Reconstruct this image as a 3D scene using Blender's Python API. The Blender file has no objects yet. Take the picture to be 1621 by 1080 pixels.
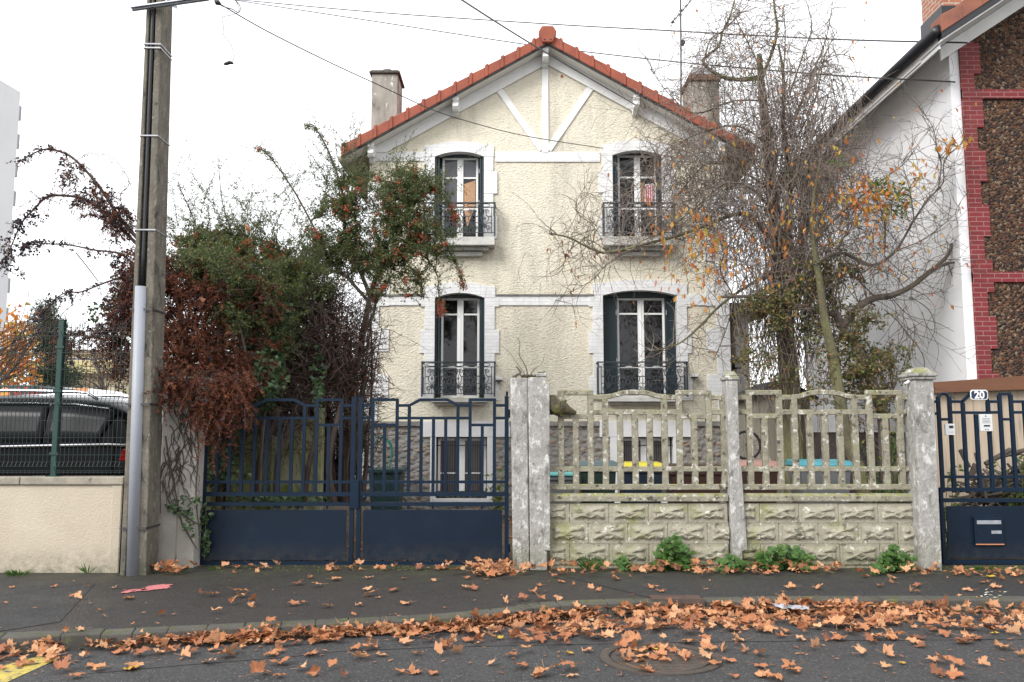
import bpy, math, random
from mathutils import Vector, Matrix, noise
R = math.radians
rnd = random.Random(7)
S = bpy.context.scene
COL = S.collection
PITCH = R(6.13); F = 1340.0; CX, CY = 810.5, 540.0; EYE = 1.6
cp, sp = math.cos(PITCH), math.sin(PITCH)

def P(px, py, Y):
    """point of the place seen at photo pixel (px,py), standing at distance Y"""
    dx = (px-CX)/F; dy = (CY-py)/F
    dv = (dx, cp-dy*sp, sp+dy*cp)
    t = Y/dv[1]
    return Vector((dv[0]*t, Y, EYE+dv[2]*t))
def G(px, py, z=0.0):
    dx = (px-CX)/F; dy = (CY-py)/F
    dv = (dx, cp-dy*sp, sp+dy*cp)
    t = (z-EYE)/dv[2]
    return Vector((dv[0]*t, dv[1]*t, z))

# ------------------------------------------------------------------ materials
def nodes(name):
    m = bpy.data.materials.new(name); m.use_nodes = True
    nt = m.node_tree; b = nt.nodes['Principled BSDF']
    return m, nt, b
def N(nt, t, **kw):
    n = nt.nodes.new(t)
    for k, v in kw.items():
        if k in n.inputs.keys(): n.inputs[k].default_value = v
        else: setattr(n, k, v)
    return n
def c4(c): return (c[0], c[1], c[2], 1.0)
def ramp(nt, fac, stops, interp='LINEAR'):
    r = nt.nodes.new('ShaderNodeValToRGB'); r.color_ramp.interpolation = interp
    e = r.color_ramp.elements
    while len(e) < len(stops): e.new(0.5)
    for i, (p, c) in enumerate(stops):
        e[i].position = p; e[i].color = c4(c) if not isinstance(c, (int, float)) else (c, c, c, 1)
    nt.links.new(fac, r.inputs[0]); return r.outputs[0]
def mix(nt, fac, a, b, blend='MIX'):
    m = nt.nodes.new('ShaderNodeMix'); m.data_type = 'RGBA'; m.blend_type = blend
    for s, v in ((0, fac), (6, a), (7, b)):
        if isinstance(v, (int, float)): m.inputs[s].default_value = v
        elif isinstance(v, tuple): m.inputs[s].default_value = c4(v)
        else: nt.links.new(v, m.inputs[s])
    return m.outputs[2]
def pos(nt, obj=False, sc=None):
    if obj: o = nt.nodes.new('ShaderNodeTexCoord').outputs['Object']
    else: o = nt.nodes.new('ShaderNodeNewGeometry').outputs['Position']
    if sc:
        mp = N(nt, 'ShaderNodeMapping'); mp.inputs['Scale'].default_value = sc
        nt.links.new(o, mp.inputs[0]); o = mp.outputs[0]
    return o
def noi(nt, co, scale, detail=5, rough=.6, dist=0):
    n = N(nt, 'ShaderNodeTexNoise'); n.inputs['Scale'].default_value = scale
    n.inputs['Detail'].default_value = detail; n.inputs['Roughness'].default_value = rough
    n.inputs['Distortion'].default_value = dist
    nt.links.new(co, n.inputs['Vector']); return n.outputs['Fac']
def bumpn(nt, b, h, strength, dist=.01, prev=None):
    bp = N(nt, 'ShaderNodeBump'); bp.inputs['Strength'].default_value = strength; bp.inputs['Distance'].default_value = dist
    nt.links.new(h, bp.inputs['Height'])
    if prev is not None: nt.links.new(prev, bp.inputs['Normal'])
    nt.links.new(bp.outputs[0], b.inputs['Normal']); return bp.outputs[0]
def up_mask(nt, lo=.3, hi=.8):
    g = nt.nodes.new('ShaderNodeNewGeometry'); s = nt.nodes.new('ShaderNodeSeparateXYZ')
    nt.links.new(g.outputs['Normal'], s.inputs[0])
    return ramp(nt, s.outputs[2], [(lo, 0.0), (hi, 1.0)])

def M(name, base, var=None, scale=4, rough=.8, bump=0, bscale=60, bdist=.01, spots=(), moss=None, metal=0, obj=False, stretch=None, spec=.5, vlo=.35, vhi=.65, splash=None):
    m, nt, b = nodes(name); co = pos(nt, obj, stretch)
    c = base
    if var: c = mix(nt, ramp(nt, noi(nt, co, scale), [(vlo, 0.0), (vhi, 1.0)]), base, var)
    for i, (col, sc, th, soft) in enumerate(spots):
        f = ramp(nt, noi(nt, co, sc, 4, .65, .3), [(th, 0.0), (min(.99, th+soft), 1.0)])
        c = mix(nt, f, c, col)
    if moss:
        col, th = moss
        mm = nt.nodes.new('ShaderNodeMath'); mm.operation = 'MULTIPLY'
        nt.links.new(up_mask(nt), mm.inputs[0]); nt.links.new(ramp(nt, noi(nt, co, 14), [(th, 0.0), (th+.12, 1.0)]), mm.inputs[1])
        c = mix(nt, mm.outputs[0], c, col)
    if splash: # mud splashed up from the ground, ragged upper edge
        sx = nt.nodes.new('ShaderNodeSeparateXYZ'); nt.links.new(pos(nt), sx.inputs[0]); mr = N(nt, 'ShaderNodeMapRange')
        mr.inputs['From Min'].default_value = splash[1]; mr.inputs['From Max'].default_value = 0.0; nt.links.new(sx.outputs[2], mr.inputs['Value'])
        m2 = nt.nodes.new('ShaderNodeMath'); m2.operation = 'MULTIPLY'; nt.links.new(mr.outputs[0], m2.inputs[0]); nt.links.new(ramp(nt, noi(nt, pos(nt), 9, 7, .75), [(.36, 0.0), (.66, 1.0)]), m2.inputs[1])
        c = mix(nt, m2.outputs[0], c, splash[0])
    if isinstance(c, tuple): b.inputs['Base Color'].default_value = c4(c)
    else: nt.links.new(c, b.inputs['Base Color'])
    b.inputs['Roughness'].default_value = rough; b.inputs['Metallic'].default_value = metal
    b.inputs['Specular IOR Level'].default_value = spec
    if bump: bumpn(nt, b, noi(nt, co, bscale, 6, .65), bump, bdist)
    return m

def bricks(name, c1, c2, mortar, bw, bh, msize=.006, bump=.5, rough=.75, dirt=None):
    m, nt, b = nodes(name); g = pos(nt)
    s = nt.nodes.new('ShaderNodeSeparateXYZ'); nt.links.new(g, s.inputs[0])
    ad = nt.nodes.new('ShaderNodeMath'); ad.operation = 'ADD'; nt.links.new(s.outputs[0], ad.inputs[0]); nt.links.new(s.outputs[1], ad.inputs[1])
    cb = nt.nodes.new('ShaderNodeCombineXYZ'); nt.links.new(ad.outputs[0], cb.inputs[0]); nt.links.new(s.outputs[2], cb.inputs[1])
    t = N(nt, 'ShaderNodeTexBrick'); nt.links.new(cb.outputs[0], t.inputs['Vector'])
    t.inputs['Scale'].default_value = 1; t.inputs['Brick Width'].default_value = bw; t.inputs['Row Height'].default_value = bh
    t.inputs['Mortar Size'].default_value = msize; t.inputs['Mortar Smooth'].default_value = .2
    t.inputs['Color1'].default_value = c4(c1); t.inputs['Color2'].default_value = c4(c2); t.inputs['Mortar'].default_value = c4(mortar)
    c = t.outputs['Color']
    c = mix(nt, ramp(nt, noi(nt, g, 9), [(.4, 0.0), (.75, .35)]), c, tuple(x*.6 for x in c1))
    if dirt: c = mix(nt, ramp(nt, noi(nt, pos(nt, False, (1, 1, .35)), 2.2), [(.5, 0.0), (.8, .6)]), c, dirt)
    nt.links.new(c, b.inputs['Base Color']); b.inputs['Roughness'].default_value = rough
    inv = nt.nodes.new('ShaderNodeMath'); inv.operation = 'SUBTRACT'; inv.inputs[0].default_value = 1; nt.links.new(t.outputs['Fac'], inv.inputs[1])
    p = bumpn(nt, b, inv.outputs[0], bump, .01)
    bumpn(nt, b, noi(nt, g, 60), .25, .004, p)
    return m

def stones(name, cell, stops, mortar=None, mth=.0, bump=1.0, bdist=.02, squash=1.0, msoft=.06):
    m, nt, b = nodes(name)
    g = pos(nt, False, (1, 1, squash))
    w = N(nt, 'ShaderNodeTexNoise'); w.inputs['Scale'].default_value = .6/cell; nt.links.new(g, w.inputs['Vector'])
    va = nt.nodes.new('ShaderNodeVectorMath'); va.operation = 'MULTIPLY_ADD'
    nt.links.new(w.outputs['Color'], va.inputs[0]); va.inputs[1].default_value = (cell*.9,)*3; nt.links.new(g, va.inputs[2])
    v = N(nt, 'ShaderNodeTexVoronoi'); v.inputs['Scale'].default_value = 1/cell; nt.links.new(va.outputs[0], v.inputs['Vector'])
    sep = nt.nodes.new('ShaderNodeSeparateColor'); nt.links.new(v.outputs['Color'], sep.inputs[0])
    c = ramp(nt, sep.outputs[0], stops, 'CONSTANT')
    c = mix(nt, ramp(nt, noi(nt, g, 3/cell), [(.3, 0.0), (.75, .7)]), c, stops[0][1])
    if mortar:
        f = ramp(nt, v.outputs['Distance'], [(mth, 0.0), (mth+msoft, 1.0)])
        c = mix(nt, f, c, mortar)
        f2 = ramp(nt, sep.outputs[1], [(.5, 0.0), (.55, .85)])
        c = mix(nt, f2, c, mortar)
    nt.links.new(c, b.inputs['Base Color']); b.inputs['Roughness'].default_value = .85
    inv = ramp(nt, v.outputs['Distance'], [(0, 1.0), (.75, 0.0)])
    p = bumpn(nt, b, inv, bump, bdist)
    bumpn(nt, b, noi(nt, g, 2.5/cell), .6, bdist*.6, p)
    return m

def leafmat(name, cols, rough=.55, trans=.25, under=None, objr=False):
    """cols: list of leaf colours, one picked per leaf island"""
    m, nt, b = nodes(name)
    if objr: f = nt.nodes.new('ShaderNodeObjectInfo').outputs['Random']
    else: f = nt.nodes.new('ShaderNodeNewGeometry').outputs['Random Per Island']
    n = len(cols)
    c = ramp(nt, f, [((i+.001)/n, k) for i, k in enumerate(cols)], 'CONSTANT') if n > 1 else None
    if c is None: c = cols[0]
    co = nt.nodes.new('ShaderNodeTexCoord').outputs['Object']
    c = mix(nt, ramp(nt, noi(nt, co, 30, 3), [(.35, 0.0), (.7, .55)]), c, tuple(x*.55 for x in cols[0]))
    if under:
        bf = nt.nodes.new('ShaderNodeNewGeometry').outputs['Backfacing']
        c = mix(nt, bf, c, mix(nt, .55, c, under))
    nt.links.new(c, b.inputs['Base Color']); b.inputs['Roughness'].default_value = rough
    b.inputs['Specular IOR Level'].default_value = .35
    if trans:
        t = nt.nodes.new('ShaderNodeBsdfTranslucent'); nt.links.new(c, t.inputs[0])
        ms = nt.nodes.new('ShaderNodeMixShader'); ms.inputs[0].default_value = trans
        nt.links.new(b.outputs[0], ms.inputs[1]); nt.links.new(t.outputs[0], ms.inputs[2])
        nt.links.new(ms.outputs[0], nt.nodes['Material Output'].inputs[0])
    return m

# ------------------------------------------------------------------ mesh builder
class MB:
    def __init__(s): s.v = []; s.f = []; s.mi = []; s.cur = 0
    def add(s, vs, fs):
        o = len(s.v); s.v.extend([tuple(x) for x in vs]); s.f.extend([tuple(i+o for i in f) for f in fs]); s.mi.extend([s.cur]*len(fs)); return s
    def box(s, x0, x1, y0, y1, z0, z1):
        if x0 > x1: x0, x1 = x1, x0
        if y0 > y1: y0, y1 = y1, y0
        if z0 > z1: z0, z1 = z1, z0
        return s.add([(x0,y0,z0),(x1,y0,z0),(x1,y1,z0),(x0,y1,z0),(x0,y0,z1),(x1,y0,z1),(x1,y1,z1),(x0,y1,z1)],
                     [(0,3,2,1),(4,5,6,7),(0,1,5,4),(1,2,6,5),(2,3,7,6),(3,0,4,7)])
    def hexa(s, b, t):
        return s.add(list(b)+list(t), [(0,3,2,1),(4,5,6,7),(0,1,5,4),(1,2,6,5),(2,3,7,6),(3,0,4,7)])
    def prism(s, poly, y0, y1):           # polygon in (x,z), extruded in y
        n = len(poly)
        a = sum(poly[i][0]*poly[(i+1)%n][1]-poly[(i+1)%n][0]*poly[i][1] for i in range(n))
        if a < 0: poly = list(reversed(poly))
        vs = [(x, y0, z) for x, z in poly]+[(x, y1, z) for x, z in poly]
        fs = [tuple(range(n)), tuple(range(2*n-1, n-1, -1))]+[(i, i+n, (i+1)%n+n, (i+1)%n) for i in range(n)]
        return s.add(vs, fs)
    def prismx(s, poly, x0, x1):          # polygon in (y,z), extruded in x
        n = len(poly)
        a = sum(poly[i][0]*poly[(i+1)%n][1]-poly[(i+1)%n][0]*poly[i][1] for i in range(n))
        if a < 0: poly = list(reversed(poly))
        vs = [(x0, y, z) for y, z in poly]+[(x1, y, z) for y, z in poly]
        fs = [tuple(range(n-1, -1, -1)), tuple(range(n, 2*n))]+[((i+1)%n, (i+1)%n+n, i+n, i) for i in range(n)]
        return s.add(vs, fs)
    def prismz(s, poly, z0, z1):
        n = len(poly)
        a = sum(poly[i][0]*poly[(i+1)%n][1]-poly[(i+1)%n][0]*poly[i][1] for i in range(n))
        if a < 0: poly = list(reversed(poly))
        vs = [(x, y, z0) for x, y in poly]+[(x, y, z1) for x, y in poly]
        fs = [tuple(range(n-1, -1, -1)), tuple(range(n, 2*n))]+[(i, (i+1)%n, (i+1)%n+n, i+n) for i in range(n)]
        return s.add(vs, fs)
    def tube(s, pts, r, n=5, cap=True):
        pts = [Vector(p) for p in pts]; k = len(pts)
        if k < 2: return s
        rr = r if isinstance(r, (list, tuple)) else [r]*k
        if len(rr) == 2 and k != 2: rr = [rr[0]+(rr[1]-rr[0])*i/(k-1) for i in range(k)]
        vs = []; nrm = None
        for i, p in enumerate(pts):
            t = (pts[min(i+1, k-1)]-pts[max(i-1, 0)])
            if t.length < 1e-9: t = Vector((0,0,1))
            t.normalize()
            if nrm is None: nrm = t.orthogonal().normalized()
            else:
                nrm = nrm-t*nrm.dot(t)
                nrm = nrm.normalized() if nrm.length > 1e-6 else t.orthogonal().normalized()
            b = t.cross(nrm)
            for j in range(n):
                a = 2*math.pi*j/n
                vs.append(p+(nrm*math.cos(a)+b*math.sin(a))*rr[i])
        fs = []
        for i in range(k-1):
            for j in range(n):
                j2 = (j+1) % n
                fs.append((i*n+j, i*n+j2, (i+1)*n+j2, (i+1)*n+j))
        if cap: fs.append(tuple(range(n-1, -1, -1))); fs.append(tuple((k-1)*n+j for j in range(n)))
        return s.add(vs, fs)
    def cyl(s, p, q, r, n=16): return s.tube([p, q], r, n)
    def bar(s, p, q, w, d, up=Vector((0,1,0))):   # beam from p to q: w across (perp to up), d along up
        p = Vector(p); q = Vector(q); t = (q-p).normalized(); u = (up-t*up.dot(t)).normalized(); x = t.cross(u)
        c = [(-1,-1),(1,-1),(1,1),(-1,1)]
        vs = [p+x*(a*w/2)+u*(b*d/2) for a, b in c]+[q+x*(a*w/2)+u*(b*d/2) for a, b in c]
        return s.add(vs, [(0,3,2,1),(4,5,6,7),(0,1,5,4),(1,2,6,5),(2,3,7,6),(3,0,4,7)])
    def ball(s, c, r, n=6, m=4, sq=1):
        c = Vector(c); vs = [c+Vector((0,0,r*sq))]
        for i in range(1, m):
            a = math.pi*i/m
            for j in range(n):
                b = 2*math.pi*j/n; vs.append(c+Vector((r*math.sin(a)*math.cos(b), r*math.sin(a)*math.sin(b), r*sq*math.cos(a))))
        vs.append(c-Vector((0,0,r*sq))); fs = []
        for j in range(n): fs.append((0, 1+j, 1+(j+1)%n))
        for i in range(m-2):
            for j in range(n):
                fs.append((1+i*n+j, 1+(i+1)*n+j, 1+(i+1)*n+(j+1)%n, 1+i*n+(j+1)%n))
        L = len(vs)-1
        for j in range(n): fs.append((L, 1+(m-2)*n+(j+1)%n, 1+(m-2)*n+j))
        return s.add(vs, fs)
    def leaf(s, p, ln, w, d=None, nrm=None, fold=.25):
        d = d or rv(); d = d.normalized(); nrm = nrm or rv()
        x = d.cross(nrm)
        if x.length < 1e-4: x = d.orthogonal()
        x.normalize(); n2 = x.cross(d)
        p = Vector(p); m = p+d*ln*.45
        return s.add([p, m+x*w*.5+n2*w*fold, p+d*ln, m-x*w*.5+n2*w*fold, m], [(0,1,4),(1,2,4),(2,3,4),(3,0,4)])
    def build(s, name, mat, parent=None, smooth=False, bevel=0, origin=None, seg=1):
        me = bpy.data.meshes.new(name)
        off = Vector((0,0,0))
        if parent is not None: off = root_loc(parent)
        elif origin is not None: off = Vector(origin)
        elif s.v:
            xs = [v[0] for v in s.v]; ys = [v[1] for v in s.v]; zs = [v[2] for v in s.v]
            off = Vector(((min(xs)+max(xs))/2, (min(ys)+max(ys))/2, min(zs)))
        me.from_pydata([(v[0]-off[0], v[1]-off[1], v[2]-off[2]) for v in s.v], [], s.f)
        ms = mat if isinstance(mat, list) else [mat]
        for m in ms: me.materials.append(m)
        if len(ms) > 1: me.polygons.foreach_set('material_index', s.mi)
        if smooth: me.polygons.foreach_set('use_smooth', [True]*len(me.polygons))
        me.update()
        o = bpy.data.objects.new(name, me); COL.objects.link(o)
        if parent is not None: o.parent = parent
        else: o.location = off
        if bevel:
            b = o.modifiers.new('edge', 'BEVEL'); b.width = bevel; b.segments = seg; b.limit_method = 'ANGLE'; b.angle_limit = R(40)
        return o
def root_loc(o):
    l = Vector((0,0,0))
    while o is not None: l += o.location; o = o.parent
    return l
def rv(r=None):
    r = r or rnd
    while True:
        v = Vector((r.uniform(-1,1), r.uniform(-1,1), r.uniform(-1,1)))
        if .05 < v.length < 1: return v.normalized()
def tag(o, label=None, cat=None, group=None, kind=None):
    if label: o['label'] = label
    if cat: o['category'] = cat
    if group: o['group'] = group
    if kind: o['kind'] = kind
    return o
def thing(name, loc, label, cat, group=None):
    o = bpy.data.objects.new(name, None); o.location = loc; o.empty_display_size = .1; COL.objects.link(o)
    return tag(o, label, cat, group)
def copy_tree(o, loc=None, parent=None):
    c = o.copy(); COL.objects.link(c)
    if parent is not None: c.parent = parent
    if loc is not None: c.location = loc
    for ch in list(o.children): copy_tree(ch, None, c)
    return c
def smooth_path(pts, rad=None, sub=4):
    pts = [Vector(p) for p in pts]; k = len(pts); out = []; ro = []
    if rad is not None and len(rad) == 2: rad = [rad[0]+(rad[1]-rad[0])*i/(k-1) for i in range(k)]
    for i in range(k-1):
        p0 = pts[max(i-1,0)]; p1 = pts[i]; p2 = pts[i+1]; p3 = pts[min(i+2,k-1)]
        for j in range(sub):
            t = j/sub
            out.append(.5*((2*p1)+(p2-p0)*t+(2*p0-5*p1+4*p2-p3)*t*t+(3*p1-p0-3*p2+p3)*t**3))
            if rad: ro.append(rad[i]+(rad[i+1]-rad[i])*t)
    out.append(pts[-1])
    if rad: ro.append(rad[-1])
    return (out, ro) if rad else out
def PX(lst, Y, jit=0):
    """pixel polyline at distance Y (Y may be (Y0,Y1))"""
    k = len(lst); out = []
    for i, (x, y) in enumerate(lst):
        yy = Y if not isinstance(Y, tuple) else Y[0]+(Y[1]-Y[0])*i/max(1, k-1)
        out.append(P(x, y, yy+rnd.uniform(-jit, jit)))
    return out
# ================================================================== palette
m_asphalt = None
def asphalt(name, base, dark, spec=(.22,.22,.21), moss=None):
    m, nt, b = nodes(name); g = pos(nt)
    c = mix(nt, ramp(nt, noi(nt, g, .8, 6), [(.35, 0.0), (.68, 1.0)]), base, dark)
    c = mix(nt, ramp(nt, noi(nt, g, 42, 3, .7), [(.57, 0.0), (.68, .85)]), c, spec)
    c = mix(nt, ramp(nt, noi(nt, g, 30, 4, .7), [(.32, .8), (.46, 0.0)]), c, tuple(x*.35 for x in dark))
    c = mix(nt, ramp(nt, noi(nt, g, 6, 6, .7), [(.5, 0.0), (.75, .45)]), c, tuple(x*1.5 for x in base))
    if moss:
        s = nt.nodes.new('ShaderNodeSeparateXYZ'); nt.links.new(g, s.inputs[0])
        band = N(nt, 'ShaderNodeMapRange'); band.inputs['From Min'].default_value = 8.9; band.inputs['From Max'].default_value = 10.2
        nt.links.new(s.outputs[1], band.inputs['Value'])
        mm = nt.nodes.new('ShaderNodeMath'); mm.operation = 'MULTIPLY'
        nt.links.new(band.outputs[0], mm.inputs[0]); nt.links.new(ramp(nt, noi(nt, g, 3.5, 7, .7), [(.42, 0.0), (.62, .9)]), mm.inputs[1])
        c = mix(nt, mm.outputs[0], c, moss)
    nt.links.new(c, b.inputs['Base Color'])
    nt.links.new(ramp(nt, noi(nt, g, 1.6, 4), [(.35, .5), (.7, .8)]), b.inputs['Roughness'])
    p = bumpn(nt, b, noi(nt, g, 40, 5, .7), 1.0, .02)
    bumpn(nt, b, noi(nt, g, 5, 3, .6), .4, .02, p)
    return m
mt_road = asphalt('road asphalt', (.048,.049,.051), (.034,.035,.037))
mt_pave = asphalt('pavement asphalt', (.033,.029,.0255), (.021,.0185,.017), (.11,.10,.09), moss=(.05,.055,.022))
mt_patch = asphalt('patched asphalt', (.025,.025,.026), (.018,.018,.019), (.13,.13,.13), moss=(.045,.05,.022))
mt_kerb = M('kerb stone', (.085,.08,.07), (.05,.047,.04), 3, .85, .8, 70, .008, spots=[((.10,.11,.03), 5, .58, .1), ((.20,.19,.17), 40, .68, .05)], moss=((.06,.068,.022), .5))
mt_soil = M('garden soil', (.06,.045,.03), (.11,.075,.045), 3, .95, 1, 20, .05, spots=[((.25,.11,.05), 9, .6, .04), ((.05,.07,.02), 2, .6, .08)])
mt_ground = M('far ground', (.09,.10,.06), (.13,.12,.09), .2, .95, .4, 5)
mt_lot = M('lot asphalt', (.11,.11,.11), (.08,.08,.08), 1, .9, .3, 60)
mt_yellow = M('worn yellow road paint', (.52,.40,.07), (.30,.25,.08), 8, .7, .4, 90, .004, spots=[((.07,.07,.07), 18, .56, .05)])
mt_pink = M('pink spray paint', (.55,.17,.18), (.38,.13,.13), 20, .7, .3, 100, .003)
mt_iron = M('cast iron cover', (.06,.055,.05), (.10,.075,.06), 12, .6, .6, 60, .004, metal=.3)
mt_rust = M('rusty steel', (.10,.05,.035), (.06,.035,.03), 14, .7, .5, 60)
mt_creamlow = M('cream rendered street wall', (.52,.455,.355), (.46,.395,.305), 1.5, .9, .9, 55, .012, spots=[((.46,.42,.34), 1.3, .58, .2), ((.33,.30,.25), 7, .70, .1)], splash=((.17,.165,.12), .32))
mt_coping = M('weathered coping', (.36,.32,.26), (.22,.20,.16), 5, .9, .6, 50, .01, spots=[((.12,.11,.09), 12, .6, .1)])
mt_green = M('dark green powder coat', (.010,.045,.037), rough=.4); mt_wiregreen = M('dark green wire', (.005,.018,.016), rough=.5)
mt_pole = M('weathered pole concrete', (.18,.163,.13), (.115,.103,.083), 6, .92, 1, 40, .015, spots=[((.25,.23,.18), 22, .58, .05), ((.055,.05,.04), 8, .58, .1)], stretch=(1,1,.5), splash=((.05,.055,.03), .5))
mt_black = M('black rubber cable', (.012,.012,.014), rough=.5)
mt_wire = M('overhead wire', (.03,.03,.035), rough=.5)
mt_steel = M('galvanised steel', (.42,.44,.47), (.30,.32,.35), 20, .45, .2, 80, .003, metal=.5)
mt_band = M('steel strap', (.42,.43,.45), (.30,.30,.32), 20, .4, metal=.35)
mt_conduit = M('grey plastic conduit', (.31,.325,.365), (.27,.285,.32), 1.5, .5, .1, 30, spots=[((.33,.34,.36), 5, .68, .1)])
mt_pillar = M('greyish painted gate pillar', (.46,.43,.39), (.34,.32,.28), 2.2, .9, .6, 45, .01, spots=[((.22,.21,.17), 7, .6, .15)], moss=((.12,.13,.05), .45))
mt_conc = M('old lichen concrete', (.37,.36,.34), (.27,.262,.245), 9, .92, 1.0, 30, .02, spots=[((.13,.125,.11), 7, .55, .14), ((.56,.55,.53), 13, .56, .07), ((.52,.51,.49), 34, .60, .06), ((.13,.125,.115), 28, .63, .06)], moss=((.20,.21,.06), .42), stretch=(1,1,.6), splash=((.12,.13,.06), .5))
mt_lattice = M('mossy lattice concrete', (.30,.28,.21), (.20,.185,.135), 9, .92, 1.0, 34, .015, spots=[((.24,.24,.11), 3.5, .60, .15), ((.52,.51,.46), 15, .58, .06), ((.07,.065,.05), 13, .57, .07), ((.48,.47,.43), 40, .64, .05)], moss=((.24,.25,.07), .46))
mt_base = M('rough faced concrete boards', (.35,.325,.255), (.27,.25,.19), 5, .92, .9, 34, .015, splash=((.12,.125,.05), .35), spots=[((.22,.225,.09), 1.8, .52, .14), ((.56,.54,.47), 14, .60, .05), ((.12,.115,.08), 9, .60, .08), ((.13,.12,.09), 30, .62, .05)])
mt_blue = M('dark blue gate paint', (.0025,.011,.026), (.0035,.0145,.033), 3, .5, .12, 40, .004, spots=[((.2,.2,.2), 60, .78, .02)], spec=.22)
mt_bluepanel = M('blue painted sheet', (.0018,.0085,.021), (.0028,.011,.026), 3, .5, .15, 30, .006, spots=[((.2,.2,.2), 40, .74, .02), ((.006,.014,.026), 3, .6, .15)], spec=.25, splash=((.035,.035,.035), .30))
mt_cream = None
def render_wall(name, base, var, dirt):
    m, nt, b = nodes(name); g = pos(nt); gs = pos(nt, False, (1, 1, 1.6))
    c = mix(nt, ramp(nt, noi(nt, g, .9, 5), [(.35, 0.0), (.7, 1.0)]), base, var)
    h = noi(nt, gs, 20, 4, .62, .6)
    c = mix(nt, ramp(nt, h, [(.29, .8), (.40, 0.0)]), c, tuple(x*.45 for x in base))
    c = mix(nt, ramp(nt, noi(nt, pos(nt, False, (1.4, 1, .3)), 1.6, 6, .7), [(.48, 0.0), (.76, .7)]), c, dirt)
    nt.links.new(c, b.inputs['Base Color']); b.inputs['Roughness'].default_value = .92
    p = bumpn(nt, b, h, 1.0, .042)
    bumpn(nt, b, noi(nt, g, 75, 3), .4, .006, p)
    return m
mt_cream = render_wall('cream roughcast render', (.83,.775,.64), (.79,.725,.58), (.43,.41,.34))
mt_wbrick = bricks('white painted brick', (.81,.81,.81), (.74,.74,.745), (.62,.62,.61), .22, .068, .004, .5, dirt=(.50,.50,.49))
mt_white = M('white paint', (.82,.82,.81), (.72,.72,.71), 3, .6, .15, 40, spots=[((.5,.49,.46), 8, .68, .1)])
mt_whiteplain = M('white pvc frame', (.82,.82,.81), rough=.35)
mt_soffit = None
def soffit():
    m, nt, b = nodes('white boarded soffit'); g = pos(nt); s = nt.nodes.new('ShaderNodeSeparateXYZ'); nt.links.new(g, s.inputs[0])
    w = N(nt, 'ShaderNodeTexWave'); w.bands_direction = 'Y'; w.inputs['Scale'].default_value = 3.2; nt.links.new(g, w.inputs['Vector'])
    nt.links.new(ramp(nt, w.outputs['Fac'], [(0.0, (.52,.50,.47)), (.12, (.78,.765,.73))]), b.inputs['Base Color'])
    bumpn(nt, b, ramp(nt, w.outputs['Fac'], [(0, 0.0), (.15, 1.0)]), .6, .008); b.inputs['Roughness'].default_value = .6
    return m
mt_soffit = soffit()
mt_tile = M('terracotta tile', (.33,.085,.045), (.24,.062,.035), 4, .75, .4, 60, .005, spots=[((.16,.07,.05), 7, .6, .12), ((.20,.17,.10), 18, .68, .06)])
mt_tile2 = M('brown red tile', (.27,.10,.06), (.20,.075,.05), 4, .8, .3, 60, spots=[((.10,.06,.05), 9, .6, .12)])
mt_shutter = M('blackish green shutter', (.010,.024,.030), (.014,.032,.04), 6, .5)
mt_ironwork = M('grey blue ironwork', (.030,.040,.050), (.02,.026,.034), 12, .5, .2, 60)
m_, nt_, b_ = nodes('window glass'); b_.inputs['Base Color'].default_value = (.008,.008,.009,1); b_.inputs['Roughness'].default_value = .04; b_.inputs['Specular IOR Level'].default_value = .5
mt_glass = m_
m_, nt_, b_ = nodes('pale blind behind glass'); b_.inputs['Base Color'].default_value = (.085,.085,.10,1); b_.inputs['Roughness'].default_value = .08
mt_glassgrey = m_
mt_slab = M('stained balcony stone', (.58,.57,.54), (.40,.39,.36), 4, .85, .4, 50, spots=[((.20,.20,.15), 5, .60, .1)], moss=((.18,.19,.08), .4))
mt_rubble = stones('basement rubble stone', .13, [(0, (.20,.14,.10)), (.25, (.40,.30,.20)), (.45, (.45,.26,.16)), (.6, (.28,.22,.17)), (.8, (.48,.40,.29))], mortar=(.25,.235,.215), mth=.30, bump=1.0, bdist=.04, squash=1.5, msoft=.05)
mt_meuliere = stones('brown millstone', .040, [(0, (.026,.015,.011)), (.2, (.14,.056,.024)), (.40, (.21,.09,.038)), (.55, (.05,.028,.020)), (.68, (.24,.14,.075)), (.82, (.085,.048,.032)), (.93, (.34,.25,.16))], bump=1.0, bdist=.06)
mt_redbrick = bricks('dark red painted brick', (.20,.019,.022), (.15,.016,.018), (.30,.16,.15), .22, .075, .006, .4, dirt=(.12,.03,.03))
mt_orbrick = bricks('orange chimney brick', (.36,.15,.09), (.30,.11,.06), (.45,.40,.33), .22, .075, .010, .4)
mt_nwall = M('white neighbour wall', (.82,.82,.83), (.76,.76,.775), 1.2, .9, .4, 30, .02, spots=[((.60,.60,.62), 1.5, .6, .2)])
mt_chim = M('sooty chimney render', (.34,.32,.28), (.20,.19,.165), 3.5, .92, .7, 45, .01, spots=[((.07,.066,.058), 3.5, .52, .18), ((.60,.58,.54), 10, .62, .03)], stretch=(1,1,.35))
mt_chimcap = M('mossy chimney cap', (.09,.08,.065), (.05,.045,.04), 8, .9, .8, 40, spots=[((.16,.15,.07), 10, .6, .1)])
mt_gutter = M('black gutter', (.015,.016,.02), rough=.4)
mt_brownboard = M('brown stained fascia', (.16,.065,.03), (.12,.05,.025), 5, .7, .2, 40, stretch=(.2,1,3))
mt_beige = M('beige vertical boards', (.44,.36,.27), (.36,.29,.215), 3, .85, .3, 40, stretch=(4,4,.3), spots=[((.22,.19,.14), 3, .62, .12)])
mt_shed = M('grey weathered boards', (.30,.27,.22), (.21,.19,.15), 3, .9, .4, 40, stretch=(5,5,.3), spots=[((.12,.12,.08), 3, .6, .12)])
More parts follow.
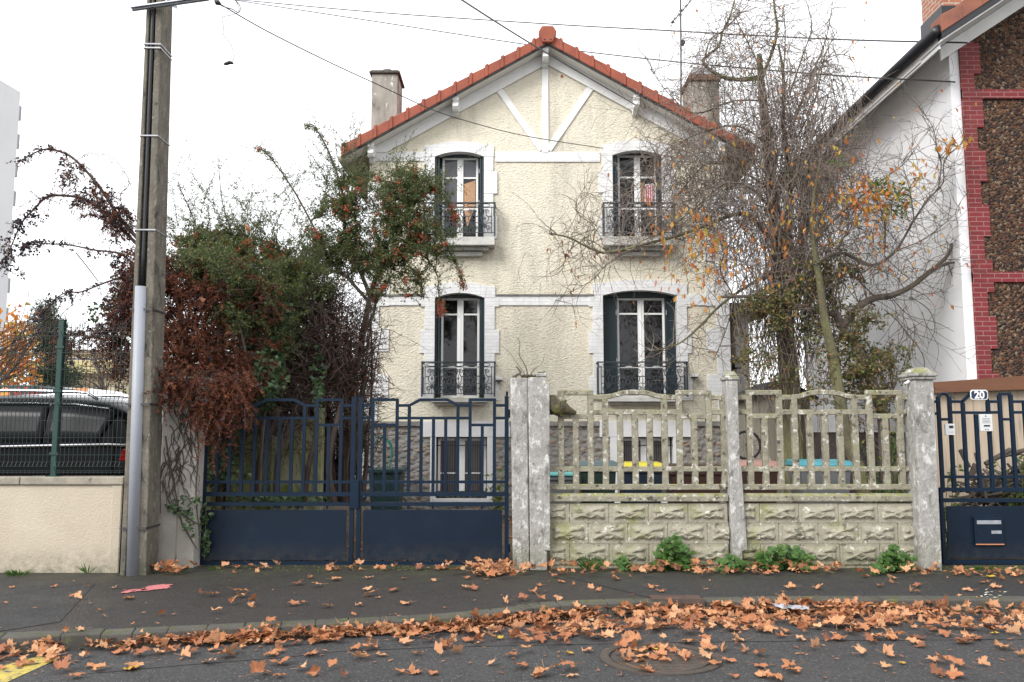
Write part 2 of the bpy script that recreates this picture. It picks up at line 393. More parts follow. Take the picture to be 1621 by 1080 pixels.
mt_roofblack = M('black felt roof', (.02,.02,.022), (.035,.035,.037), 6, .8, .4, 60)
mt_mosswall = M('mossy old concrete boards', (.28,.28,.12), (.34,.33,.24), 1.6, .95, .7, 30, .02, spots=[((.12,.15,.03), 2.2, .52, .12), ((.08,.07,.05), 5, .66, .08)], stretch=(1,1,.5))
mt_bark = M('dark bark', (.085,.066,.052), (.13,.108,.088), 7, .95, 1, 30, .03, spots=[((.09,.10,.03), 3, .62, .1)], stretch=(1,1,.4))
mt_barkgreen = M('moss covered bark', (.17,.165,.075), (.10,.088,.055), 4, .95, 1, 24, .035, spots=[((.05,.04,.03), 7, .58, .08)], stretch=(1,1,.5))
mt_twig = M('grey brown twigs', (.13,.10,.08), (.24,.20,.17), 4, .9)
mt_twigdark = M('dark twigs', (.05,.037,.03), (.08,.062,.05), 4, .9)
mt_vine = M('dead vine stems', (.25,.20,.17), (.13,.10,.085), 6, .95)
mt_rustleaf = leafmat('withered rust needles', [(.12,.036,.018), (.19,.058,.026), (.26,.082,.034), (.075,.027,.017), (.15,.048,.024)], .8, .2)
mt_blackberry = M('shrivelled black berries', (.018,.014,.022), rough=.5)
mt_pyra = leafmat('firethorn leaves', [(.10,.15,.05), (.075,.12,.04), (.18,.19,.055), (.12,.17,.065), (.27,.24,.065), (.050,.085,.034), (.15,.21,.08)], .45, .42)
mt_berry = M('orange red berries', (.46,.085,.025), (.33,.035,.018), 30, .4)
mt_ivy = leafmat('ivy leaves', [(.035,.072,.026), (.050,.095,.035), (.085,.14,.055), (.025,.05,.02)], .35, .15)
mt_autumn = leafmat('orange autumn leaves', [(.66,.27,.05), (.62,.20,.05), (.68,.38,.08), (.52,.16,.07), (.48,.40,.08)], .55, .4)
mt_brownleaf = leafmat('olive and brown leaves', [(.12,.135,.045), (.28,.15,.07), (.095,.125,.04), (.38,.23,.11), (.19,.16,.055), (.075,.09,.035), (.21,.22,.06)], .6, .25)
mt_greenleaf = leafmat('yellow green leaves', [(.13,.19,.035), (.09,.15,.03), (.20,.22,.05)], .5, .35)
mt_weed = leafmat('fresh weed leaves', [(.075,.16,.03), (.055,.13,.025), (.095,.19,.045), (.04,.10,.022)], .45, .3)
mt_conif = leafmat('conifer needles', [(.018,.035,.016), (.028,.05,.02), (.04,.06,.03)], .7, .1)
mt_dryleaf = leafmat('dry plane leaf', [(.48,.21,.095), (.42,.17,.08), (.58,.30,.15), (.30,.115,.06), (.50,.22,.105), (.38,.15,.07), (.18,.07,.04), (.56,.28,.135), (.44,.17,.075), (.62,.36,.20)], .7, .12, under=(.60,.34,.19), objr=True)
mt_drysheet = leafmat('drifted plane leaves', [(.48,.21,.095), (.42,.17,.08), (.58,.30,.15), (.30,.115,.06), (.50,.22,.105), (.38,.15,.07), (.20,.08,.045), (.56,.28,.135), (.44,.17,.075), (.62,.36,.20)], .7, .12, under=(.60,.34,.19))
mt_yelleaf = leafmat('yellow fallen leaf', [(.60,.42,.05), (.52,.30,.04)], .6, .2, objr=True)
mt_carpaint = None
m_, nt_, b_ = nodes('black car paint'); b_.inputs['Base Color'].default_value = (.004,.004,.005,1); b_.inputs['Roughness'].default_value = .12; b_.inputs['Specular IOR Level'].default_value = .12
mt_carpaint = m_
m_, nt_, b_ = nodes('tinted car glass'); b_.inputs['Base Color'].default_value = (.010,.010,.012,1); b_.inputs['Roughness'].default_value = .25; b_.inputs['Specular IOR Level'].default_value = .14
mt_carglass = m_
m_, nt_, b_ = nodes('bright chrome trim'); b_.inputs['Base Color'].default_value = (.8,.8,.82,1); b_.inputs['Roughness'].default_value = .15; b_.inputs['Metallic'].default_value = 1
mt_chrome = m_
mt_tyre = M('tyre rubber', (.02,.02,.02), rough=.8)
mt_red = M('red lamp plastic', (.22,.006,.006), rough=.2)

# ================================================================== setting
def sheet(name, poly, z, mat, thick=None):
    mb = MB(); n = len(poly)
    if sum(poly[i][0]*poly[(i+1)%n][1]-poly[(i+1)%n][0]*poly[i][1] for i in range(n)) < 0: poly = list(reversed(poly))
    mb.add([(x, y, z) for x, y in poly], [tuple(range(len(poly)))])
    o = mb.build(name, mat); tag(o, kind='structure'); return o
sheet('ground', [(-600,-300), (600,-300), (600,900), (-600,900)], -.30, mt_ground)
# kerb line (front top edge), X,Y
kc = [(-60,4.4), (-30,4.9), (-12,5.6), (-7,6.25), (-4.0,6.82), (-2.8,7.08), (-1.65,7.33), (-.65,7.56), (0.0,7.85), (.45,8.07), (1.5,8.24), (3.1,8.33), (5.2,8.30), (9,8.25), (30,8.2), (60,8.2)]
kp = smooth_path([Vector((x, y, 0)) for x, y in kc], None, 4)
def kerb_y(x):
    for a, b in zip(kp, kp[1:]):
        if a.x <= x <= b.x: return a.y+(b.y-a.y)*(x-a.x)/(b.x-a.x+1e-9)
    return 8.2
def kerb_h(x):
    # road level under the kerb: dropped in front of the gate
    return -.12
sheet('road', [(-60,-25), (60,-25)]+[(p.x, p.y+.02) for p in reversed(kp)], -.12, mt_road)
sheet('pavement', [(p.x, p.y+.135) for p in kp]+[(60,10.6), (-60,10.6)], 0.0, mt_pave)
# diagonal newer asphalt patches on the pavement
q = [G(150,925), G(0,915), G(0,1000), G(95,985)]
sheet('pavement_patch', [(v.x, v.y) for v in q], .004, mt_patch)
q = [G(880,922), G(1621,925), G(1800,925), G(1700,950), G(1300,945), G(940,950)]
sheet('pavement_patch', [(G(880,912).x, 9.8), (G(1650,915).x+3, 9.8), (G(1650,915).x+3, kerb_y(9)+.17)]+[(x, kerb_y(x)+.17) for x in (6,5,4,3,2,1.35)], .004, mt_patch)
# the kerb, one extruded band of stones with joints
mb = MB()
jn = 0
for a, b in zip(kp, kp[1:]):
    seglen = (b-a).length; n = max(1, round(seglen/1.0)) if seglen > 1.5 else 1
    for i in range(n):
        p = a.lerp(b, i/n); q = a.lerp(b, (i+1)/n); t = (q-p).normalized(); u = Vector((-t.y, t.x, 0))
        jn += 1; g_ = .003 if jn % 3 == 0 else -.0005; q = q-t*g_
        top = .010+.002*((jn//3) % 3)
        if -3.4 < p.x < 0.1: top = .003
        c = [p, q, q+u*.15, p+u*.15]
        mb.hexa([v+Vector((0,0,-.2)) for v in c], [c[0]+Vector((0,0,top-.012)), c[1]+Vector((0,0,top-.012)), c[2]+Vector((0,0,top)), c[3]+Vector((0,0,top))])
tag(mb.build('kerb', mt_kerb, bevel=.012, seg=2), kind='structure')
sheet('garden_soil', [(-4.35,10.6), (14,10.6), (14,60), (-4.35,60)], .004, mt_soil)
mb = MB(); mb.box(-60, -4.35, 10.02, 120, -.3, .35)
tag(mb.build('parking_lot', mt_lot), kind='structure')
# yellow marking, seam in the road
q = [G(-60,1062,-.12), G(60,1037,-.12), G(92,1042,-.12), G(20,1090,-.12), G(-40,1130,-.12), G(-160,1130,-.12)]
sheet('yellow_road_marking', [(v.x, v.y) for v in [G(-30,1064,-.12), G(60,1040,-.12), G(92,1044,-.12), G(8,1082,-.12), G(-60,1100,-.12)]], -.116, mt_yellow)
seam = [(120,1068), (300,1052), (450,1040), (540,1030), (700,1024), (900,1020), (1080,1016), (1300,1013), (1500,1012), (1750,1010)]
up_ = [G(x, y-1.4+rnd.uniform(-.6,.6), -.12) for x, y in seam]; dn_ = [G(x, y+1.4+rnd.uniform(-.6,.6), -.12) for x, y in seam]
sheet('road_seam', [(v.x, v.y) for v in dn_]+[(v.x, v.y) for v in reversed(up_)], -.1165, M('tar seam', (.035,.035,.036), (.05,.05,.052), 10, .6, .4, 90, .004))
# pink spray mark
mb = MB(); blobs = [(192,937,212,934,208,938,188,940), (212,935,232,931,232,934,214,937), (226,930,250,926,271,925,270,931,245,934,228,936), (196,934,214,933,214,935,198,935)]
for bl in blobs:
    pts = [G(bl[i], bl[i+1], .005) for i in range(0, len(bl), 2)]; fine = []
    k = len(pts)
    for i in range(k):
        for j in range(6):
            v = pts[i].lerp(pts[(i+1)%k], j/6); fine.append(v+Vector((rnd.uniform(-.025,.025), rnd.uniform(-.02,.02), 0)))
    if sum(fine[i].x*fine[(i+1)%len(fine)].y-fine[(i+1)%len(fine)].x*fine[i].y for i in range(len(fine))) < 0: fine.reverse()
    mb.add([(v.x, v.y, .008) for v in fine], [tuple(range(len(fine)))])
tag(mb.build('pavement_marking', mt_pink), kind='structure')
# manhole cover in the road
c = G(1045,1043,-.12)
t = thing('manhole_cover', (c.x, c.y, -.12), 'round cast iron manhole cover sunk in the road asphalt', 'manhole cover')
mb = MB(); n = 40
def ring(mb, cx, cy, r0, r1, z0, z1, n=40):
    vs = []
    for i in range(n):
        a = 2*math.pi*i/n; ca, sa = math.cos(a), math.sin(a)
        vs += [(cx+r0*ca, cy+r0*sa, z0), (cx+r0*ca, cy+r0*sa, z1), (cx+r1*ca, cy+r1*sa, z1), (cx+r1*ca, cy+r1*sa, z0)]
    fs = []
    for i in range(n):
        j = (i+1) % n
        for k in range(4):
            k2 = (k+1) % 4; fs.append((i*4+k, j*4+k, j*4+k2, i*4+k2))
    mb.add(vs, fs)
ring(mb, c.x, c.y, .39, .46, -.13, -.108); mb.build('frame', mt_iron, t)
mb = MB(); ring(mb, c.x, c.y, .0005, .37, -.13, -.112)
for i in range(-4, 5):
    for j in range(-4, 5):
        x, y = i*.075, j*.075
        if x*x+y*y < .1: mb.box(c.x+x-.022, c.x+x+.022, c.y+y-.022, c.y+y+.022, -.114, -.1085)
mb.build('cover', mt_iron, t)
# drain plate on the kerb
c = G(1072,951,0)
t = thing('drain_plate', (c.x, c.y, .0), 'rusty steel drain plate let into the kerb among leaves', 'drain plate')
mb = MB(); mb.box(c.x-.24, c.x+.24, c.y-.03, c.y+.17, .0, .022); mb.build('plate', mt_rust, t, bevel=.004)
mb = MB(); mb.box(c.x-.25, c.x+.25, c.y-.05, c.y-.03, -.08, .026); mb.build('front_lip', mt_iron, t)

# ================================================================== left street wall, mesh fence
WY = 9.9
a = P(-700, 755, WY); b = P(198, 755, WY); zt = b.z
t = thing('street_wall', (b.x-1, WY+.1, 0), 'low cream rendered street wall with grey coping at the parking lot', 'wall')
mb = MB(); mb.box(-14, b.x-.02, WY, WY+.2, -.1, zt-.09); mb.build('wall_body', mt_creamlow, t, bevel=.01)
mb = MB(); mb.box(b.x-.14, b.x-.02, WY-.012, WY+.212, -.1, zt-.091); mb.build('pilaster', mt_creamlow, t, bevel=.01)
mb = MB()
for i in range(8): mb.box(b.x-i*1.2-1.196, b.x-i*1.2-.004, WY-.03, WY+.24, zt-.09, zt-.002*(i%2))
mb.build('coping', mt_coping, t, bevel=.012, seg=2)
FY = WY+.1
top = P(97, 508, FY).z
t = thing('mesh_fence', (-5.3, FY, zt), 'dark green welded wire mesh fence on the low cream wall', 'fence')
px_ = P(86, 745, FY).x
for x in (px_, px_-2.5, px_-5.0):
    mb = MB(); mb.box(x-.032, x+.032, FY-.03, FY+.03, zt, top); mb.box(x-.036, x+.036, FY-.034, FY+.034, top, top+.012)
    mb.box(x-.07, x+.07, FY-.06, FY+.06, zt+.0, zt+.01)
    o = mb.build('post', mt_green, t)
    mb = MB()
    for z in (zt+.25, zt+.98, zt+1.5): MB().box(x-.05, x+.05, FY-.042, FY-.028, z, z+.03).build('clamp', mt_green, o)
zt2 = top-.02
def fence_panel(x0, x1):
    mb = MB(); folds = [zt+.12, zt+.86, zt2-.12]
    def yz():
        pts = [(0, zt+.03)]
        for f in folds: pts += [(0, f-.05), (-.035, f), (0, f+.05)]
        pts.append((0, zt2)); return pts
    prof = yz(); x = x0; Yb = FY-.04
    while x <= x1:
        mb.tube([(x, Yb+y, z) for y, z in prof], .0036, 4); x += .05
    zz = zt+.05
    while zz < zt2+.01: mb.tube([(x0, Yb-.004, zz), (x1, Yb-.004, zz)], .004, 4); zz += .2
    for f in folds:
        for d, y in ((-.05, 0), (0, -.035), (.05, 0)): mb.tube([(x0, Yb+y-.004, f+d), (x1, Yb+y-.004, f+d)], .003, 4)
    mb.build('wire_panel', mt_wiregreen, t)
fence_panel(px_+.03, b.x-.05); fence_panel(px_-2.47, px_-.03); fence_panel(px_-4.97, px_-2.53)

# ================================================================== utility pole
PY = 9.72
bl, br = P(189, 912, PY), P(230, 912, PY); tl, tr = P(232, 0, PY), P(256, 0, PY)
h1 = tr.z+1.6
def at_h(z): # left and right edge of the pole at height z
    k = z/tl.z; return bl.x+(tl.x-bl.x)*k, br.x+(tr.x-br.x)*k
t = thing('utility_pole', ((bl.x+br.x)/2, PY+.13, 0), 'tall tapering concrete utility pole with straps and a black cable', 'utility pole')
def sect(z):
    l, r = at_h(z); w = r-l; d = .35-.02*z/h1
    y = PY; g0, g1 = l+w*.22, l+w*.62
    return [(l, y, z), (g0, y, z), (g0, y+.11, z), (g1, y+.11, z), (g1, y, z), (r, y+.012, z), (r, y+d, z), (l, y+d, z)]
mb = MB(); zs = [0, 1, 2, 3, 4, 5, 6, 7, h1]; vs = []
for z in zs: vs += sect(z)
fs = []
for i in range(len(zs)-1):
    for j in range(8): fs.append((i*8+j, i*8+(j+1)%8, (i+1)*8+(j+1)%8, (i+1)*8+j))
fs.append(tuple((len(zs)-1)*8+j for j in range(8)))
mb.add(vs, fs)
# bridges in the groove
for z0, z1 in ((0, .6), (1.5, 1.9), (2.9, 3.25), (4.1, 4.5), (5.3, 5.75), (6.5, 6.9)):
    l, r = at_h((z0+z1)/2); w = r-l; mb.box(l+w*.21, l+w*.63, PY+.045, PY+.12, z0, z1)
mb.build('shaft', mt_pole, t, bevel=.012, seg=2)
mb = MB()
pts = []
for i in range(14):
    z = 3.3+i*(h1-3.4)/13; l, r = at_h(z); w = r-l; pts.append((l+w*.41, PY+.025, z))
mb.tube(pts, .027, 8); mb.build('cable', mt_black, t, smooth=True)
for py in (68, 74, 213, 362):
    mb = MB(); pz = P(250, py+2, PY).z; l, r = at_h(pz); mb.bar((l-.004, PY-.012, pz+.0), (r+.004, PY-.004, pz-.0), .016, .006)
    mb.box(r, r+.006, PY-.006, PY+.35, pz-.008, pz+.008); mb.box(l-.006, l, PY-.01, PY+.35, pz-.008, pz+.008); mb.build('strap', mt_band, t)
mt_dstrap = M('dull dark strap', (.07,.07,.07), rough=.5, metal=.5)
for py in (490, 640, 836):
    mb = MB(); pz = P(250, py, PY).z; l, r = at_h(pz); mb.box(l-.012, r+.005, PY-.032, PY-.026, pz-.011, pz+.011); mb.box(r+.002, r+.008, PY-.03, PY+.35, pz-.011, pz+.011); mb.build('strap', mt_dstrap, t)
mb = MB() # grey protective conduit shell
p0, p1 = P(204, 912, PY-.08), P(218, 452, PY-.08)
mb2 = []
wid = .135
vs = []; fs = []; nseg = 10
for k, (pc, z) in enumerate(((p0, 0.0), (p1, p1.z))):
    for i in range(nseg+1):
        a = math.pi*i/nseg; vs.append((pc.x-math.cos(a)*wid/2*1.0, PY+.02-math.sin(a)*.085, z))
for i in range(nseg): fs.append((i, i+1, nseg+1+i+1, nseg+1+i))
mb.add(vs, fs); o = mb.build('conduit', mt_conduit, t, smooth=True)
s_ = o.modifiers.new('thick', 'SOLIDIFY'); s_.thickness = .006
# cross arm and hanging clamp at the top
mb = MB()
a, b = P(209, 14, PY-.05), P(330, -3, PY-.05)
mb.bar(a, b, .05, .04); mb.bar(a+Vector((.0,-.02,-.0)), b+Vector((0,-.02,0)), .015, .06)
mb.bar(P(262, 2, PY-.04), P(280, 12, PY-.04), .03, .02); mb.build('crossarm', mt_steel, t)
# broken cable end hanging from the wires
t = thing('hanging_cable', P(360, 60, PY), 'thin loose wire with a black connector dangling beside the pole', 'cable')
mb = MB(); mb.tube(smooth_path(PX([(372,0), (378,12), (376,20), (366,24), (352,28), (354,42), (354,55), (366,72), (371,88), (367,98)], PY)), .004, 5)
mb.tube(smooth_path(PX([(340,0), (352,10), (366,14), (378,20), (380,10), (372,0), (366,-8)], PY)), .006, 5)
mb.tube(smooth_path(PX([(366,102), (376,100), (386,98), (396,94)], PY)), .003, 5); mb.build('wire', mt_wire, t)
mb = MB(); mb.tube(PX([(354,102), (358,101), (364,99), (369,100)], PY), [.008,.022,.022,.01], 8)
mb.tube(PX([(340,1), (344,4), (349,7)], PY), [.012,.035,.015], 8); mb.build('connector', mt_black, t, smooth=True)
def wire(name, pts, Y, r, label):
    p = smooth_path(PX(pts, Y), None, 6); mb = MB(); mb.tube(p, r, 5); tag(mb.build(name, mt_wire), label, 'wire')
wire('overhead_wire', [(300,-8), (390,1), (600,20), (865,38), (1045,48), (1310,62), (1531,68)], (26, 12.6), .014, 'upper thin overhead wire crossing above the roof ridge')
wire('overhead_wire', [(330,-6), (395,4), (600,35), (822,69), (934,83), (1090,100), (1300,118), (1512,130)], (26, 12.9), .013, 'lower thin overhead wire passing behind the red gable ridge')
wire('service_wire', [(349,7), (420,48), (520,98), (600,135), (680,172), (740,192), (830,215), (955,235)], (PY, 16.4), .008, 'long grey service wire drooping from pole to house front')
wire('service_cable', [(700,-20), (731,0), (790,38), (850,75), (930,122), (1004,165)], (8, 16.0), .012, 'heavy black cable coming down steeply to the right eave bracket')
# ================================================================== pillars, gates, concrete fence
GY = 10.5
def post(mb, bl, br, tl, tr, Y, d, y0=0.0):
    b0 = P(bl, 898, Y); b1 = P(br, 898, Y); t0 = P(tl[0], tl[1], Y); t1 = P(tr[0], tr[1], Y)
    z = (t0.z+t1.z)/2
    mb.hexa([(b0.x,Y,-.12),(b1.x,Y,-.12),(b1.x,Y+d,-.12),(b0.x,Y+d,-.12)], [(t0.x,Y,z),(t1.x,Y,z),(t1.x,Y+d,z),(t0.x,Y+d,z)])
    return z
# left gate pillar
t = thing('gate_pillar', (P(284,898,10.25).x, 10.35, 0), 'pale concrete gate pillar overgrown with thin brown creeper stems', 'pillar')
mb = MB(); z = post(mb, 246, 305, (260, 603), (318, 603), 10.25, .32); mb.build('shaft', mt_pillar, t, bevel=.012)
mb = MB(); post(mb, 276, 279, (288, 610), (290, 610), 10.246, .02); mb.build('joint', mt_coping, t)
mb = MB(); a = P(262,600,10.25); b = P(322,600,10.25); mb.box(a.x, b.x, 10.22, 10.6, z, z+.045); mb.build('cap', mt_coping, t, bevel=.008)
# double pillar between gate and fence
t = thing('double_gate_pillar', (P(838,898,10.15).x, 10.3, 0), 'broad doubled grey concrete pillar with twigs sprouting from its top', 'pillar')
mb = MB(); z1 = post(mb, 812, 838, (808, 598), (834.5, 598), 10.12, .30); mb.build('shaft', mt_conc, t, bevel=.012, seg=2)
mb = MB(); z2 = post(mb, 839.5, 866, (835.8, 597), (866, 597), 10.10, .30); mb.build('shaft', mt_conc, t, bevel=.012, seg=2)
mb = MB(); a = P(849,600,10.1); b = P(866,600,10.1); mb.box(a.x, b.x, 10.09, 10.3, z2, z2+.05); mb.box(a.x+.02, b.x-.02, 10.11, 10.28, z2+.05, z2+.085); mb.build('cap', mt_conc, t, bevel=.012)
mb = MB(); a = P(861,860,10.09); b = P(871,860,10.09); mb.box(a.x, b.x, 10.085, 10.3, .22, P(861,600,10.09).z-.05); mb.build('edge_strip', mt_conc, t, bevel=.006)
# sprouting twigs on the pillar
mb = MB()
top = P(836,597,10.25)
for pts, r in ([[(836,598),(832,580),(822,562),(823,545),(820,535)], .008], [[(838,598),(846,585),(858,575),(862,562)], .005], [[(834,598),(826,585),(818,575),(808,560),(795,548)], .005], [[(838,597),(842,588),(848,582)], .004]):
    p, rr = smooth_path(PX(pts, 10.25), [r, r*.4], 3); mb.tube(p, rr, 5)
p, rr = smooth_path(PX([(812,598),(818,594),(824,590),(820,583),(817,580)], 10.2), [.022,.018,.014,.012,.007], 3); mb.tube(p, rr, 7)
for i in range(60): mb.ball((top.x+rnd.gauss(0,.05), 10.25+rnd.gauss(0,.05), top.z+rnd.uniform(0,.02)), rnd.uniform(.008,.02), 5, 3)
tag(mb.build('sprouting_stump', [mt_bark]), 'small cut stump with bare shoots growing out of the doubled pillar top', 'stump')

def lattice(mbs, k0, k12, zs, Y, wb, wr, d, arch=True, boxes=((1,3),(9,11)), arcs=(4,8), N_=12, kx=None, outer=True):
    """decorative lattice: verticals on a 12-unit grid. mbs = builder. zs = z of box top, rail1, rail2, box bottom, low rail, bottom"""
    zt, z1, z2, z3, zl, zb = zs
    X = (lambda k: k0+(k12-k0)*k/N_) if kx is None else (lambda k: kx[k])
    mb = mbs; inbox = {}
    for a, b in boxes:
        inbox[a] = inbox[b] = 'edge'
        for k in range(a+1, b): inbox[k] = 'mid'
    for k in range(0 if outer else 1, N_+1 if outer else N_):
        if inbox.get(k) == 'edge': top = zt
        elif inbox.get(k) == 'mid': top = z3
        elif k in arcs: top = z1
        elif arcs[0] < k < arcs[1]: top = z2
        else: top = z1 if k not in (0, N_) else zt+.01
        x = X(k); e = .0006*(k % 3)
        mb.box(x-wb/2, x+wb/2, Y-d/2-e, Y+d/2+e, zb, top-wr*.4)
    dd = d/2-.003
    for a, b in boxes:
        mb.box(X(a)-wb/2, X(b)+wb/2, Y-dd-.0045, Y+dd+.0045, zt-wr/2, zt+wr/2)
        mb.box(X(a), X(b), Y-dd, Y+dd, z3-wr/2, z3+wr/2)
    # rails in the gaps between boxes
    ed = [0]+[v for ab in boxes for v in ab]+[N_]
    gaps = [(ed[i], ed[i+1]) for i in range(0, len(ed), 2)]
    for a, b in gaps:
        mb.box(X(a), X(b), Y-dd+.001, Y+dd-.001, z2-wr/2, z2+wr/2)
        if a <= arcs[0] and b >= arcs[1]:
            mb.box(X(a), X(arcs[0]), Y-dd, Y+dd, z1-wr/2, z1+wr/2); mb.box(X(arcs[1]), X(b), Y-dd, Y+dd, z1-wr/2, z1+wr/2)
        else: mb.box(X(a), X(b), Y-dd, Y+dd, z1-wr/2, z1+wr/2)
    xa, xb = X(arcs[0]), X(arcs[1]); w = (xb-xa)
    if arch == 'smooth':
        top = [(xa-wb*.4, z1+wr/2), (xa+w*.12, z1+wr*.75), (xa+w*.28, zt+wr*.42), (xa+w*.42, zt+wr*.56), (xa+w*.58, zt+wr*.56), (xa+w*.72, zt+wr*.42), (xa+w*.88, z1+wr*.75), (xb+wb*.4, z1+wr/2)]
        bot = [(xb+wb*.4, z1-wr/2), (xb-w*.1, z1-wr*.25), (xb-w*.28, zt-wr*.55), (xb-w*.42, zt-wr*.42), (xb-w*.58, zt-wr*.42), (xb-w*.72, zt-wr*.55), (xb-w*.9, z1-wr*.25), (xa-wb*.4, z1-wr/2)]
        for i in range(7):
            mb.prism([top[i], top[i+1], bot[6-i], bot[7-i]], Y-dd-.0022, Y+dd+.0022)
    else:
        A = [(xa, z1), (xa+w*.22, zt), (xb-w*.22, zt), (xb, z1)]
        for i in range(3):
            (x0, y0), (x1, y1) = A[i], A[i+1]; t_ = Vector((x1-x0, 0, y1-y0)).normalized()*wr*.22
            mb.bar((x0-t_.x, Y, y0-t_.z), (x1+t_.x, Y, y1+t_.z), wr, 2*dd+.003*(i % 2)+.002)
    mb.box(X(0), X(N_), Y-dd+.0015, Y+dd-.0015, zl-wr/2, zl+wr/2)

def gz(py): return P(560, py, GY).z
def gate_leaf(pxl, pxr, label, side):
    x0 = P(pxl, 760, GY).x; x1 = P(pxr, 760, GY).x
    t = thing('gate_leaf', ((x0+x1)/2, GY, .03), label, 'gate', 'leaves of the dark blue double gate')
    mb = MB(); lattice(mb, x0, x1, (gz(633), gz(642), gz(662), gz(673), gz(763), gz(783)), GY, .038, .034, .034, outer=False)
    mb.build('lattice', mt_blue, t)
    mb = MB(); w = .05
    mb.box(x0-w/2, x0+w/2, GY-.028, GY+.028, gz(892), gz(629)); mb.box(x1-w/2, x1+w/2, GY-.028, GY+.028, gz(892), gz(629))
    mb.box(x0, x1, GY-.025, GY+.025, gz(785.5), gz(779)); mb.box(x0, x1, GY-.025, GY+.025, gz(801), gz(795))
    mb.box(x0, x1, GY-.025, GY+.025, gz(894), gz(888))
    mb.box(x0-w/2-.004, x0+w/2+.004, GY-.031, GY+.031, gz(629), gz(629)+.008); mb.box(x1-w/2-.004, x1+w/2+.004, GY-.031, GY+.031, gz(629), gz(629)+.008)
    n = 5
    for i in range(1, n+1): # little spacers between the rails and the sheet
        x = x0+(x1-x0)*i/(n+1); mb.box(x-.012, x+.012, GY-.012, GY+.012, gz(890), gz(885)); mb.box(x-.012, x+.012, GY-.012, GY+.012, gz(806), gz(800))
    mb.build('frame', mt_blue, t)
    mb = MB(); a = x0+(.055 if side < 0 else .06); b = x1-(.06 if side < 0 else .055)
    mb.box(a, b, GY-.03, GY-.022, gz(886), gz(807)); mb.build('sheet_panel', mt_bluepanel, t, bevel=.002)
    hx = x0-.03 if side < 0 else x1+.03
    for py in (655, 868):
        mb = MB(); mb.cyl((hx, GY-.01, gz(py)-.05), (hx, GY-.01, gz(py)+.05), .014, 8); mb.build('hinge', mt_blue, t)
    return t, x0, x1
t, lx0, lx1 = gate_leaf(323, 558, 'left leaf of the dark blue gate, partly under rust brown foliage', -1)
mb = MB(); mb.box(lx1-.02, lx1+.09, GY-.05, GY-.03, gz(805), gz(760)); mb.build('lock_case', mt_blue, t, bevel=.004)
t, rx0, rx1 = gate_leaf(569, 802, 'right leaf of the dark blue gate beside the doubled pillar', 1)
mb = MB(); mb.ball((rx0+.075, GY-.055, gz(787)), .028, 10, 6); mb.cyl((rx0+.075, GY-.05, gz(787)), (rx0+.075, GY-.02, gz(787)), .012, 8); mb.build('handle', mt_blue, t, smooth=True)
mb = MB(); mb.cyl((rx1, GY, gz(629)), (rx1+.005, GY, gz(620)), .014, 8); mb.build('pin', mt_blue, t)

